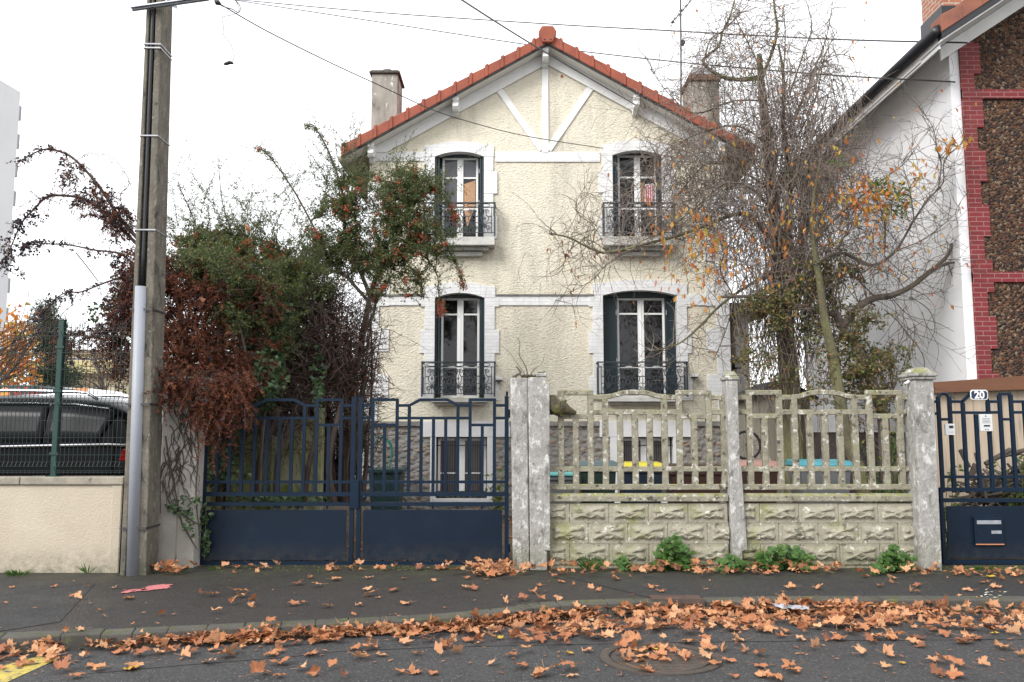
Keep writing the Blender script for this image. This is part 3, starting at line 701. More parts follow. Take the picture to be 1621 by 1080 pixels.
# concrete fence
FQ = 10.2
def fz(py): return P(1000, py, FQ).z
t = thing('concrete_fence', (P(1160,898,FQ).x, FQ+.06, 0), 'old lichen covered concrete lattice fence on rough faced concrete boards', 'fence')
bays = [(865, 1148, 870, 1154), (1165, 1453, 1172, 1462)]
for (a, b, ba, bb) in bays:
    x0 = P(a, 700, FQ).x; x1 = P(b, 700, FQ).x
    mb = MB(); lattice(mb, x0, x1, (fz(621.5), fz(629), fz(652.5), fz(659), fz(743), fz(772)), FQ+.06, .072, .062, .07, arch='smooth')
    mb.box(x0, x1, FQ+.024, FQ+.096, fz(776), fz(767))
    mb.build('lattice_panel', mt_lattice, t, bevel=.007)
    bx0 = P(ba, 840, FQ).x; bx1 = P(bb, 840, FQ).x
    mb = MB(); mb.prismx([(FQ-.02, fz(794)), (FQ+.16, fz(794)), (FQ+.16, fz(785)), (FQ+.10, fz(781.5)), (FQ+.03, fz(781.5)), (FQ-.02, fz(785))], bx0, bx1)
    mb.build('coping', mt_lattice, t, bevel=.006)
    rows = [(797, 828), (828, 861), (861, 900)]
    bw = P(966, 840, FQ).x-P(903, 840, FQ).x
    for ri, (ya, yb) in enumerate(rows):
        zt_, zb_ = fz(ya), fz(yb) if ri < 2 else -.05
        if ri == 2: zb_ = fz(894)
        off = (P(902 if a < 1000 else 1204, 840, FQ).x-bx0) if ri % 2 == 0 else (P(932 if a < 1000 else 1234, 840, FQ).x-bx0)
        mb = MB(); h = zt_-zb_
        e = .003
        mb.box(bx0, bx1, FQ+.03, FQ+.09, zb_ if ri < 2 else -.1, zt_-e)
        # faces: blocks with a chiselled cushion, cast from one mould
        starts = []
        s0 = bx0+off-bw*math.ceil(off/bw)
        while s0 < bx1: starts.append(s0); s0 += bw
        gx, gz_ = 34, 16
        rk = random.Random(5+ri)
        vs = []; fs = []
        for s0 in starts:
            base = len(mb.v)
            ua = max(0, (bx0-s0)/bw); ub = min(1, (bx1-s0)/bw)
            if ub-ua < .08: continue
            vv = []
            for j in range(gz_+1):
                for i in range(gx+1):
                    u = ua+(ub-ua)*i/gx; v = j/gz_
                    m = min(u, 1-u)*bw; n_ = min(v, 1-v)*h
                    ins = min(1, max(0, (m-.045)/.03))*min(1, max(0, (n_-.035)/.03))
                    U, V = u*2-1, v*2-1
                    d1 = abs(V-(-.75*U+.15*math.sin(3*U))); d2 = abs(V-(.8*U+.12)); d3 = abs(V+.55-.35*abs(math.sin(U*4.2)))
                    hgt = .004+max(max(0, 1-d1*1.7)*.036, max(0, 1-d2*1.9)*.040, max(0, 1-d3*2.6)*.040)
                    hgt += noise.noise(Vector((u*7, v*5, 3.1)))*.010+noise.noise(Vector((s0*3+u*9, v*9, 1.7+ri)))*.009
                    if V < -.62+.22*math.sin(U*9): hgt *= .15
                    groove = -.012 if (m < .006) else 0
                    y = FQ+.014-max(0, hgt)*ins*.95-groove
                    vv.append((s0+u*bw, y, zb_+v*h-(e if j == gz_ else 0)))
            w_ = gx+1
            mb.add(vv, [(j*w_+i, j*w_+i+1, (j+1)*w_+i+1, (j+1)*w_+i) for j in range(gz_) for i in range(gx)])
            # closing edges back to the board
        mb.box(bx0+.0005, bx1-.0005, FQ+.0142, FQ+.0302, zt_-e-.004, zt_-e-.0005); mb.box(bx0+.0005, bx1-.0005, FQ+.0142, FQ+.0302, zb_, zb_+.004)
        mb.build('base_board', mt_base, t)
mb = MB(); z = post(mb, 1160, 1176, (1149.5, 602), (1168, 602), FQ-.06, .22)
mb.build('middle_post', mt_conc, t, bevel=.01, seg=2)
mb = MB(); a = P(1148,602,FQ-.06); b = P(1169,602,FQ-.06)
mb.box(a.x-.008, b.x+.008, FQ-.075, FQ+.175, z, z+.05); mb.hexa([(a.x+.0,FQ-.07,z+.05),(b.x,FQ-.07,z+.05),(b.x,FQ+.17,z+.05),(a.x,FQ+.17,z+.05)], [(a.x+.03,FQ-.02,z+.11),(b.x-.03,FQ-.02,z+.11),(b.x-.03,FQ+.12,z+.11),(a.x+.03,FQ+.12,z+.11)])
mb.build('post_cap', mt_conc, t, bevel=.012)
mb = MB(); a = P(1176,860,FQ-.06)
mb.hexa([(a.x-.03,FQ-.055,.2),(a.x+.055,FQ-.055,.22),(a.x+.055,FQ+.1,.22),(a.x-.03,FQ+.1,.2)], [(a.x-.07,FQ-.055,1.2),(a.x+.01,FQ-.055,1.2),(a.x+.01,FQ+.1,1.2),(a.x-.07,FQ+.1,1.2)]); mb.build('post_rib', mt_conc, t, bevel=.006)
# right gate pillar
t = thing('end_pillar', (P(1475,898,10.05).x, 10.2, 0), 'square grey concrete pillar with stepped mossy cap beside the small gate', 'pillar')
mb = MB(); z = post(mb, 1458, 1491.5, (1447, 601), (1478, 601), 10.03, .3); mb.build('shaft', mt_conc, t, bevel=.012, seg=2)
mb = MB(); a = P(1444,600,10.03); b = P(1481,600,10.03); x0, x1 = a.x, b.x
mb.box(x0, x1, 10.0, 10.36, z, z+.035); mb.box(x0-.015, x1+.015, 9.985, 10.375, z+.035, z+.075)
mb.hexa([(x0,10.0,z+.075),(x1,10.0,z+.075),(x1,10.36,z+.075),(x0,10.36,z+.075)], [(x0+.08,10.08,z+.15),(x1-.08,10.08,z+.15),(x1-.08,10.28,z+.15),(x0+.08,10.28,z+.15)])
mb.build('cap', mt_conc, t, bevel=.014, seg=2)
# small insulator with wire on the pillar
t = thing('wire_insulator', P(1440,605,10.15), 'small white insulator with loose wires beside the mossy pillar cap', 'insulator')
mb = MB(); mb.tube(PX([(1446,598),(1441,602),(1436,606),(1432,607)], 10.15), [.012,.022,.018,.01], 8); mb.tube(PX([(1443,600),(1441,592),(1440,586)], 10.15), [.012,.008,.012], 8); mb.build('insulator', mt_whiteplain, t, smooth=True)
mb = MB(); mb.tube(smooth_path(PX([(1432,607),(1438,620),(1444,650),(1446,700),(1444,760)], 10.25)), .004, 5); mb.tube(smooth_path(PX([(1478,625),(1492,622),(1504,624),(1510,632)], 10.15)), .006, 5)
mb.tube(smooth_path(PX([(1446,598),(1460,604),(1475,614),(1490,617),(1512,624)], 10.1)), .003, 5); mb.build('wire', mt_wire, t)
# pedestrian gate
kx_px = {0:1472, 1:1490, 2:1508, 3:1529, 4:1549, 5:1569, 6:1588, 7:1606, 8:1627, 9:1641}
def qz(py): return P(1560, py, GY).z
kx = {k: P(v, 730, GY).x+.0 for k, v in kx_px.items()}
t = thing('garden_gate', ((kx[1]+kx[9])/2, GY, .03), 'narrow dark blue garden gate with house number and letter box', 'gate')
mb = MB(); Y = GY; w = .042; d = .018
tops = {1: 628, 2: 628, 3: 638, 4: 656, 5: 636, 6: 625, 7: 625, 8: 636}
for k in range(1, 9):
    mb.box(kx[k]-w/2, kx[k]+w/2, Y-d-.0006*(k % 3), Y+d+.0006*(k % 3), qz(780), qz(tops[k]))
def rl(a, b, py, e=0): mb.box(kx[a], kx[b], Y-d+.003-e, Y+d-.003+e, qz(py)-.017, qz(py)+.017)
p, _ = smooth_path([(kx[1], Y, qz(630)), (kx[1]+.04, Y, qz(624)), (kx[2]-.04, Y, qz(624)), (kx[2], Y, qz(630))], [.02, .02], 3); mb.tube(p, .019, 8)
rl(0, 1, 636); rl(0, 1, 655); rl(1, 2, 664); rl(2, 3, 636); rl(2, 3, 653); rl(3, 5, 653.5); rl(5, 6, 636); rl(5, 6, 653); rl(6, 7, 624, .005); rl(6, 7, 664); rl(7, 9, 636); rl(7, 9, 653); rl(1, 9, 755)
mb.bar((kx[3]-.01, Y, qz(637)), (P(1535,620,GY).x, Y, qz(624)), .034, .03); mb.bar((kx[5]+.01, Y, qz(637)), (P(1558,620,GY).x, Y, qz(624)), .034, .031); mb.box(P(1533,620,GY).x, P(1560,620,GY).x, Y-.0145, Y+.0145, qz(627), qz(621))
mb.build('lattice', mt_blue, t)
mb = MB(); gl = P(1492,840,GY).x-.02; gr = kx[9]+.25
mb.box(gl, gr, Y-.025, Y+.025, qz(778), qz(772)); mb.box(gl, gr, Y-.0255, Y+.0255, qz(795), qz(789)); mb.box(gl+.03, gr, Y-.025, Y+.025, qz(893), qz(886))
mb.box(gr-.05, gr, Y-.028, Y+.028, qz(893), qz(620)); mb.box(gl, gl+.04, Y-.028, Y+.028, qz(893), qz(772))
mb.build('frame', mt_blue, t)
mb = MB(); a = P(1500, 840, GY).x-.02; mb.box(a, gr-.07, Y-.032, Y-.024, qz(883), qz(801)); mb.build('sheet_panel', mt_bluepanel, t, bevel=.002)
# letter box
a = P(1538, 840, GY).x; b = P(1584, 840, GY).x
mb = MB(); mb.box(a, b, Y-.07, Y-.028, qz(862), qz(818)); mb.box(a-.012, b+.012, Y-.038, Y-.0325, qz(865), qz(815)); lb = mb.build('letter_box', mt_bluepanel, t, bevel=.004)
mb = MB(); mb.box(a+.03, b-.03, Y-.078, Y-.071, qz(829), qz(823)); mb.build('slot_flap', mt_steel, lb, bevel=.002)
mb = MB(); mb.box(a+.2, b-.03, Y-.074, Y-.0705, qz(844), qz(839)); mb.build('name_plate', mt_steel, lb)
mb = MB(); mb.cyl((a+.06, Y-.078, qz(842)), (a+.06, Y-.07, qz(842)), .012, 10); mb.build('keyhole', mt_black, lb)
mb = MB(); mb.box(a+.005, b-.005, Y-.073, Y-.0705, qz(861.5), qz(859.8)); mb.build('lower_strip', M('orange strip', (.5,.2,.1), rough=.5), lb)
# house number sign
a = P(1533, 626, GY).x; b = P(1561, 626, GY).x
mb = MB(); zc = qz(625.5); hw = (b-a)/2; xc = (a+b)/2; hh = .062
mb.prism([(xc-hw+.02, zc-hh), (xc+hw-.02, zc-hh), (xc+hw, zc-hh+.02), (xc+hw, zc+hh-.02), (xc+hw-.02, zc+hh), (xc-hw+.02, zc+hh), (xc-hw, zc+hh-.02), (xc-hw, zc-hh+.02)], Y-.045, Y-.037)
sg = mb.build('number_sign', M('white enamel', (.7,.7,.72), rough=.25), t, bevel=.003)
mb = MB(); mb.prism([(xc-hw+.03, zc-hh+.012), (xc+hw-.03, zc-hh+.012), (xc+hw-.012, zc-hh+.03), (xc+hw-.012, zc+hh-.03), (xc+hw-.03, zc+hh-.012), (xc-hw+.03, zc+hh-.012), (xc-hw+.012, zc+hh-.03), (xc-hw+.012, zc-hh+.03)], Y-.0475, Y-.0455)
mb.build('sign_field', M('dark blue enamel', (.008,.018,.06), rough=.25), sg)
def text_mesh(name, body, size, loc, rot, mat, parent, ext=.001, sx=1.0, off=0):
    cu = bpy.data.curves.new(name, 'FONT'); cu.body = body; cu.size = size; cu.extrude = ext; cu.align_x = 'CENTER'; cu.align_y = 'CENTER'; cu.offset = off
    tmp = bpy.data.objects.new('tmp', cu); COL.objects.link(tmp)
    bpy.context.view_layer.update()
    me = bpy.data.meshes.new_from_object(tmp.evaluated_get(bpy.context.evaluated_depsgraph_get()))
    bpy.data.objects.remove(tmp)
    me.transform(Matrix.Translation(Vector(loc)-(root_loc(parent) if parent else Vector((0,0,0)))) @ Matrix.Rotation(rot, 4, 'Z') @ Matrix.Rotation(R(90), 4, 'X') @ Matrix.Diagonal((sx, 1, 1, 1)))
    me.materials.clear(); me.materials.append(mat)
    o = bpy.data.objects.new(name, me); COL.objects.link(o); o.parent = parent; return o
text_mesh('digits', '20', .125, (xc, Y-.049, zc-.004), 0, mt_whiteplain, sg, off=.0035)
# intercoms
a = P(1495, 670, GY-.03).x; b = P(1510, 670, GY-.03).x
mb = MB(); mb.box(a, b, Y-.05, Y-.02, qz(689), qz(671)); ic = mb.build('keypad', M('light grey plastic', (.62,.63,.63), rough=.4), t, bevel=.004)
mb = MB(); mb.box(a+.045, b-.02, Y-.053, Y-.0505, qz(678), qz(674)); mb.build('display', mt_black, ic)
mb = MB()
for i in range(3): mb.cyl((a+.04+i*.022, Y-.054, qz(684)), (a+.04+i*.022, Y-.05, qz(684)), .006, 8)
mb.build('button', mt_steel, ic)
a = P(1550, 670, GY-.03).x; b = P(1570, 670, GY-.03).x
mb = MB(); mb.box(a, b, Y-.05, Y-.02, qz(683), qz(656)); ic = mb.build('intercom', M('silver panel', (.62,.63,.62), rough=.35, metal=.2), t, bevel=.004)
mb = MB()
for i in range(4): mb.box(a+.03, b-.03, Y-.052, Y-.0505, qz(663+i*2.2)-.002, qz(663+i*2.2)+.002)
mb.build('speaker_slits', mt_black, ic)
mb = MB(); mb.box(a+.045, b-.035, Y-.053, Y-.0505, qz(675.5), qz(673)); mb.build('name_label', mt_black, ic)
mb = MB(); mb.cyl(((a+b)/2-.015, Y-.055, qz(680)), ((a+b)/2-.015, Y-.05, qz(680)), .006, 8); mb.cyl(((a+b)/2+.015, Y-.055, qz(680)), ((a+b)/2+.015, Y-.05, qz(680)), .006, 8); mb.cyl(((a+b)/2-.005, Y-.055, qz(659)), ((a+b)/2-.005, Y-.05, qz(659)), .008, 8); mb.build('button', mt_black, ic)
# old vine stub grown through the fence
t = tag(MB().tube(*smooth_path(PX([(870,627),(876,640),(884,646),(892,646),(900,650),(912,654)], 10.17), [.05,.085,.10,.075,.05,.02], 3), 9).tube(*smooth_path(PX([(884,646),(892,637),(897,634)], 10.15), [.05,.03,.01], 3), 7).tube(*smooth_path(PX([(884,644),(886,655),(890,660)], 10.15), [.05,.03,.01], 3), 7).build('vine_stub', M('mossy gnarled wood', (.10,.085,.05), (.05,.04,.03), 12, .95, 1, 30, .03, spots=[((.12,.12,.03), 8, .52, .08)]), smooth=True), 'gnarled mossy vine stub stuck in the upper left corner of the concrete fence', 'stump')
# ================================================================== the house
HY = 16.5
def H(px, py, Y=HY): v = P(px, py, Y); return v.x, v.z
XL, XR = -2.85, 4.25
XA = .705; ZE = 6.98      # apex x, z of roof line at the wall
house = thing('house', (XA, HY+4, 0), 'two storey cream rendered house with red tiled gable and white brick trim', 'house')
EH = 4.05                # half width of roof incl. overhang
RY0, RY1 = 16.1, 25.0
zr_e = 7.05; zr_a = 9.37 # underside-top of tile plane at eave tip / apex
SL = (zr_a-zr_e)/EH
def roofz(x): return zr_a-abs(x-XA)*SL
zbase = P(800, 668, HY).z
# openings
def opn(xl, xr, yt, yb):
    xa = H(xl, (yt+yb)/2)[0]; xb = H(xr, (yt+yb)/2)[0]; return (xa, xb, H(800, yb)[1], H(800, yt)[1])
O = {'ul': opn(688, 766, 241, 375), 'ur': opn(970, 1048, 239, 374), 'll': opn(688, 767, 464, 630), 'lr': opn(955, 1073, 460, 630)}
B = {'bl': opn(690, 771, 692, 789), 'br': opn(977, 1066, 692, 789)}
def wall_cells(mb, x0, x1, z0, z1, Y, ops, depth):
    xs = sorted(set([x0, x1]+[o[0] for o in ops]+[o[1] for o in ops])); zs = sorted(set([z0, z1]+[o[2] for o in ops]+[o[3] for o in ops]))
    for i in range(len(xs)-1):
        for j in range(len(zs)-1):
            cx_, cz_ = (xs[i]+xs[i+1])/2, (zs[j]+zs[j+1])/2
            if any(o[0] < cx_ < o[1] and o[2] < cz_ < o[3] for o in ops): continue
            mb.add([(xs[i],Y,zs[j]),(xs[i+1],Y,zs[j]),(xs[i+1],Y,zs[j+1]),(xs[i],Y,zs[j+1])], [(0,1,2,3)])
    for a, b, c, d in ops:
        D = Y+depth
        mb.add([(a,Y,c),(a,D,c),(a,D,d),(a,Y,d)], [(0,1,2,3)]); mb.add([(b,Y,c),(b,D,c),(b,D,d),(b,Y,d)], [(3,2,1,0)])
        mb.add([(a,Y,d),(b,Y,d),(b,D,d),(a,D,d)], [(3,2,1,0)]); mb.add([(a,Y,c),(b,Y,c),(b,D,c),(a,D,c)], [(0,1,2,3)])
ztop = max(o[3] for o in O.values())+.01
mb = MB(); wall_cells(mb, XL, XR, zbase, ztop, HY, list(O.values()), .4)
zl = roofz(XL)-.02; zrr = roofz(XR)-.02
YB = 24.5
mb.add([(XL,HY,ztop),(XR,HY,ztop),(XR,HY,zrr),(XA,HY,zr_a-.02),(XL,HY,zl)], [(0,1,2,3,4)])
mb.add([(XL,YB,zbase),(XL,HY,zbase),(XL,HY,zl),(XL,YB,zl)], [(0,1,2,3)]); mb.add([(XR,HY,zbase),(XR,YB,zbase),(XR,YB,zrr),(XR,HY,zrr)], [(0,1,2,3)])
mb.add([(XR,YB,zbase),(XL,YB,zbase),(XL,YB,zl),(XA,YB,zr_a-.02),(XR,YB,zrr)], [(0,1,2,3,4)])
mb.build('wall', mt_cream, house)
mb = MB(); wall_cells(mb, XL, XR, -.1, zbase, HY, list(B.values()), .4)
mb.add([(XL,YB,-.1),(XL,HY,-.1),(XL,HY,zbase),(XL,YB,zbase)], [(0,1,2,3)]); mb.add([(XR,HY,-.1),(XR,YB,-.1),(XR,YB,zbase),(XR,HY,zbase)], [(0,1,2,3)])
mb.build('basement_wall', mt_rubble, house)
# roof
tk = .10
def roof_slab(sgn):
    mb = MB(); xe = XA+sgn*EH
    pts = [(XA, zr_a), (xe, zr_e), (xe, zr_e+tk), (XA, zr_a+tk)]
    mb.prism(pts, RY0+.02, RY1); return mb
for sgn in (-1, 1):
    mb = roof_slab(sgn)
    rf = mb.build('roof', mt_tile, house)
    # verge tiles along the gable, each with a raised joint rib
    mb = MB(); n = 13; xe = XA+sgn*EH
    for i in range(n):
        a = Vector((XA+sgn*EH*(i/n), 0, zr_a-EH*SL*i/n)); b = Vector((XA+sgn*EH*((i+1)/n), 0, zr_a-EH*SL*(i+1)/n))
        lift = .012
        t0, t1 = .115, .135   # top edge rises to the lower end of each tile
        mb.prism([(a.x, a.z-.088), (b.x, b.z-.088), (b.x, b.z+t1), (a.x, a.z+t0)], RY0-.03-.002*(i % 2), RY0+.30)
        d = (b-a).normalized(); u = Vector((-d.z*sgn, 0, d.x*sgn))
        if u.z < 0: u = -u
        q = b-d*.045
        w = d*.035
        mb.prism([(q.x-w.x, q.z-w.z-.095), (q.x+w.x, q.z+w.z-.095), (q.x+w.x, q.z+w.z+.155), (q.x-w.x, q.z-w.z+.155)], RY0-.05, RY0+.29)
    mb.build('verge_tiles', mt_tile, rf, bevel=.006)
    mb = MB(); a = (XA, 0, zr_a-.14); # thin dark metal edge under the tiles
    mb.prism([(XA, zr_a-.112), (xe, zr_e-.112), (xe, zr_e-.09), (XA, zr_a-.09)], RY0-.02, RY0+.05)
    mb.build('verge_flashing', mt_gutter, rf)
    # boarded soffit under the overhang, wall plate board on the gable
    mb = MB(); mb.prism([(XA, zr_a-.108), (xe, zr_e-.108), (xe, zr_e-.080), (XA, zr_a-.080)], RY0+.055, HY+.02); mb.build('soffit', mt_soffit, house)
    mb = MB(); zb_g = H(600, 242)[1]; xo_ = (zr_a-.355-zb_g)/SL; mb.prism([(XA, zr_a-.11), (XA+sgn*3.54, zr_a-.11-3.54*SL), (XA+sgn*3.54, zb_g), (XA+sgn*xo_, zb_g), (XA, zr_a-.355)], HY-.05, HY+.02); mb.build('gable_board', mt_white, house)
    # side eave soffit and gutter running back
    mb = MB(); xw = XL if sgn < 0 else XR
    mb.prism([(xw, roofz(xw)-.13), (xe, zr_e-.13), (xe, zr_e-.10), (xw, roofz(xw)-.10)], HY+.03, RY1-.1)
    mb.build('side_soffit', mt_coping, house)
    mb = MB(); mb.tube([(xe+sgn*.02, RY0+.1, zr_e-.10), (xe+sgn*.02, RY1, zr_e-.10)], .07, 8); mb.build('gutter', mt_coping, house, smooth=True)
# ridge tiles and end finial
mb = MB()
mb.tube([(XA, RY0+.1, zr_a+.10), (XA, RY1, zr_a+.10)], .11, 8)
for i in range(22): mb.tube([(XA, RY0+.45+i*.4, zr_a+.10), (XA, RY0+.50+i*.4, zr_a+.10)], .13, 8)
mb.build('ridge_tiles', mt_tile, house)
mb = MB(); cz = P(865, 57, RY0).z; cxx = XA
mb.prism([(cxx-.18, cz+.05), (cxx-.11, cz+.165), (cxx+.11, cz+.165), (cxx+.18, cz+.05), (cxx+.10, cz-.17), (cxx-.10, cz-.17)], RY0-.10, RY0+.1)
rc = mb.build('ridge_end', mt_tile, house, bevel=.015, seg=2)
mb = MB(); mb.cyl((cxx-.06, RY0-.105, cz-.12), (cxx-.06, RY0-.09, cz-.12), .018, 8); mb.cyl((cxx+.06, RY0-.105, cz-.12), (cxx+.06, RY0-.09, cz-.12), .018, 8); mb.build('bolt', mt_black, rc)
# carved brackets
def bracket(px, py0, py1):
    x = H(px, (py0+py1)/2, 16.2)[0]; zt_ = roofz(x)-.10
    mb = MB(); pr = [(HY-.03, zt_), (16.16, zt_), (16.14, zt_-.08), (16.19, zt_-.13), (16.16, zt_-.20), (16.21, zt_-.25), (16.29, zt_-.27), (16.34, zt_-.25), (16.38, zt_-.30), (HY-.03, zt_-.34)]
    mb.prismx(pr, x-.055, x+.055)
    for y, z in ((16.16, zt_-.05), (16.20, zt_-.15), (16.24, zt_-.23)): mb.cyl((x-.066, y+.03, z), (x+.066, y+.03, z), .045, 10)
    mb.build('bracket', mt_white, house, bevel=.008)
for px in (588, 721, 864, 1008, 1141): bracket(px, 160, 170)
# half timber trims
T0 = H(863, 240)[1]
def gz_(px, py): return H(px, py)
mb = MB(); x, _ = H(863, 160); a = zr_a-.45
mb.box(x-.065, x+.065, HY-.032, HY+.02, T0-.02, a+.1); mb.build('gable_post', mt_white, house, bevel=.004)
for (pa, pb) in (((789, 141), (858, 238)), ((937, 137), (868, 238))):
    (x0, z0), (x1, z1) = H(*pa), H(*pb); mb = MB(); d = Vector((x1-x0, 0, z1-z0)).normalized()*.1
    mb.bar((x0-d.x, HY-.006, z0-d.z), (x1, HY-.006, z1), .13, .046); mb.build('gable_strut', mt_white, house, bevel=.004)
# string courses (white brick bands)
def band(px0, px1, y0, y1, mat, pr=.024, name='string_course'):
    x0 = H(px0, y0)[0] if px0 else XL; x1 = H(px1, y0)[0] if px1 else XR
    mb = MB(); mb.box(x0, x1, HY-pr, HY+.03, H(800, y1)[1], H(800, y0)[1]); return mb.build(name, mat, house, bevel=.005)
band(585, 673, 241, 256, mt_wbrick); band(784, 950, 241, 257, mt_wbrick); band(1066, 1149, 241, 256, mt_wbrick)
band(586, 672, 469, 484, mt_wbrick); band(784, 940, 469, 484, mt_wbrick); band(1088, 1149, 466, 484, mt_wbrick)
mt_stain = M('soot stained ledge', (.30,.29,.27), (.16,.155,.15), 6, .9, .5, 50, moss=((.12,.13,.04), .4))
band(784, 940, 466, 469, mt_stain, .05, 'ledge'); band(586, 672, 466, 469, mt_stain, .05, 'ledge')
mb = MB(); mb.box(XL, O['ll'][0]-.5, HY-.05, HY+.03, zbase-.10, zbase-.01)
mb = MB(); mb.box(XL-.02, H(668, 668)[0], HY-.05, HY+.03, zbase-.085, zbase+.01); mb.box(H(806, 668)[0], H(949, 668)[0], HY-.05, HY+.03, zbase-.085, zbase+.01); mb.box(H(1093, 668)[0], XR+.02, HY-.05, HY+.03, zbase-.085, zbase+.01)
mb.build('plinth_ledge', mt_stain, house, bevel=.006)
# corner quoins
def quoin(side):
    mb = MB(); z = zbase+.02; i = 0; hb = .30
    top = 6.55
    while z < top:
        w = .24 if i % 2 == 0 else .44
        if side < 0: mb.box(XL-.026, XL+w, HY-.027+.001*(i % 2), HY+.3, z, min(top, z+hb*1.5)-.002)
        else: mb.box(XR-w, XR+.026, HY-.027+.001*(i % 2), HY+.3, z, min(top, z+hb*1.5)-.002)
        z += hb*1.5; i += 1
    mb.build('corner_quoin', mt_wbrick, house, bevel=.004)
quoin(-1); quoin(1)
# window surrounds with segmental brick arch
def surround(key, wl, wr, ylev, sh):
    a, b, z0, z1 = O[key]
    rise = .10
    # jambs: alternating narrow and wide blocks
    for side in (-1, 1):
        mb = MB(); z = z0-.05; i = 0; hb = .46; zt_ = z1-.10
        while z < zt_-.05:
            wide = (i % 2 == 0); w = (wr if side > 0 else wl)*(1.0 if not wide else 1.42)
            zt2_ = min(zt_, z+hb)-.002
            if side < 0: mb.box(a-w, a+.001, HY-.032+.001*(i % 2), HY+.16, z, zt2_)
            else: mb.box(b-.001, b+w, HY-.032+.001*(i % 2), HY+.16, z, zt2_)
            z += hb; i += 1
        # shoulder block up to the springing top
        if side < 0: mb.box(a-wl*1.05, a-.001, HY-.0335, HY+.16, zt_, z1+.13)
        else: mb.box(b+.001, b+wr*1.05, HY-.0335, HY+.16, zt_, z1+.13)
        mb.build('window_surround', mt_wbrick, house, bevel=.004)
    mb = MB(); n = 10; pin = []; pout = []
    for i in range(n+1):
        u = i/n; x = a+(b-a)*u; s = 1-(2*u-1)**2
        pin.append((x, z1-rise+rise*s)); xo = a-.045+(b-a+.09)*u; pout.append((xo, z1+.14+.07*s))
    for i in range(n): mb.prism([pin[i], pin[i+1], pout[i+1], pout[i]], HY-.040, HY+.15)
    mb.build('window_arch', mt_wbrick, house)
surround('ul', .20, .19, 0, 0); surround('ur', .20, .19, 0, 0); surround('ll', .20, .20, 0, 0); surround('lr', .20, .19, 0, 0)

def frame_bars(mb, a, b, z0, z1, Y, w=.045, d=.05):
    mb.box(a, a+w, Y, Y+d, z0, z1); mb.box(b-w, b, Y, Y+d, z0, z1); mb.box(a+w, b-w, Y+.001, Y+d-.001, z0, z0+w*1.3); mb.box(a+w, b-w, Y+.001, Y+d-.001, z1-w, z1)
def shutter(mb, x0, x1, y0, y1, z0, z1, louvre_z=None):
    """folded shutter leaf: frame with louvres"""
    mb.box(x0, x1, y0, y1, z0, z1)
def window(key, fx0, fx1, py_t, py_tr, py_b, labelp=None, shl=None, shr=None, low=None):
    a, b, z0, z1 = O[key]; Y = HY+.24
    f0 = H(fx0, (py_t+py_b)/2, Y)[0]; f1 = H(fx1, (py_t+py_b)/2, Y)[0]
    zt_ = P(800, py_t, Y).z; zb_ = z0+.0; ztr = P(800, py_tr, Y).z
    mb = MB(); xm = (f0+f1)/2
    frame_bars(mb, f0, f1, zb_, zt_, Y, .045, .06)
    mb.box(xm-.062, xm+.062, Y-.012, Y+.058, zb_+.02, zt_-.03); mb.box(xm-.012, xm+.012, Y-.022, Y-.01, zb_+.03, zt_-.04)
    mb.box(f0+.045, xm-.062, Y+.004, Y+.05, ztr-.018, ztr+.018); mb.box(xm+.062, f1-.045, Y+.004, Y+.05, ztr-.018, ztr+.018)
    zl_ = zb_+.62
    mb.box(f0+.045, xm-.062, Y+.004, Y+.05, zl_-.02, zl_+.02); mb.box(xm+.062, f1-.045, Y+.004, Y+.05, zl_-.02, zl_+.02)
    w = mb.build('window', mt_whiteplain, house, bevel=.003)
    for (p0, p1) in ((f0+.04, xm-.058), (xm+.058, f1-.04)):
        mb = MB(); mb.box(p0, p1, Y+.024, Y+.034, zb_+.04, zt_-.04); mb.build('pane', mt_glass, w)
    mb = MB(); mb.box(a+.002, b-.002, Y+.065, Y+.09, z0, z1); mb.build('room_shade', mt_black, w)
    # lambrequin box above
    mb = MB(); mb.box(a+.004, b-.004, Y-.10, Y+.05, zt_+.003, z1+.02); mb.build('shutter_box', mt_shutter, w)
    # folded shutters against the reveals
    for side in (-1, 1):
        xo = a if side < 0 else b; xi = f0 if side < 0 else f1; mb = MB()
        if abs(xo-xi) > .18: # half open leaf facing the street
            xs = sorted((xo+(-side)*.006, xi-(-side)*.004)); k = xs[1]-xs[0]
            mb.box(xs[0], xs[1], Y-.05, Y-.02, z0+.01, zt_)
            mb.box(xs[0], xs[0]+.03, Y-.065, Y-.05, z0+.01, zt_); mb.box(xs[1]-.03, xs[1], Y-.065, Y-.05, z0+.01, zt_)
            zz = z0+.08
            while zz < zt_-.03: mb.box(xs[0]+.03, xs[1]-.03, Y-.06, Y-.045, zz, zz+.022); zz += .045
        else:
            for j in range(2):
                x0_ = xo+(-side)*(.012+j*.045); x1_ = x0_+(-side)*.03; xs = sorted((x0_, x1_))
                mb.box(xs[0], xs[1], HY+.02+j*.02, Y-.002-j*.03, z0+.01, zt_-.002*j)
                zz = z0+.1
                while zz < zt_-.06: mb.box(min(x1_, x1_-side*.004), max(x1_, x1_-side*.004), HY+.05, Y-.06, zz, zz+.03); zz += .06
        mb.build('shutter', mt_shutter, w)
        mb = MB(); hx = xi+side*.02
        for zz in (z0+.7, zt_-.35): mb.box(hx-.008, hx+.008, Y-.09, Y-.066, zz, zz+.09)
        mb.build('shutter_latch', mt_steel, w)
    return w, f0, f1, xm, zb_, zt_, ztr, Y
w, f0, f1, xm, zb_, zt_, ztr, Y = window('ul', 700, 757, 250, 282, 375)
card = M('brown cardboard', (.50,.30,.18), (.42,.25,.15), 6, .9, .1, 60)
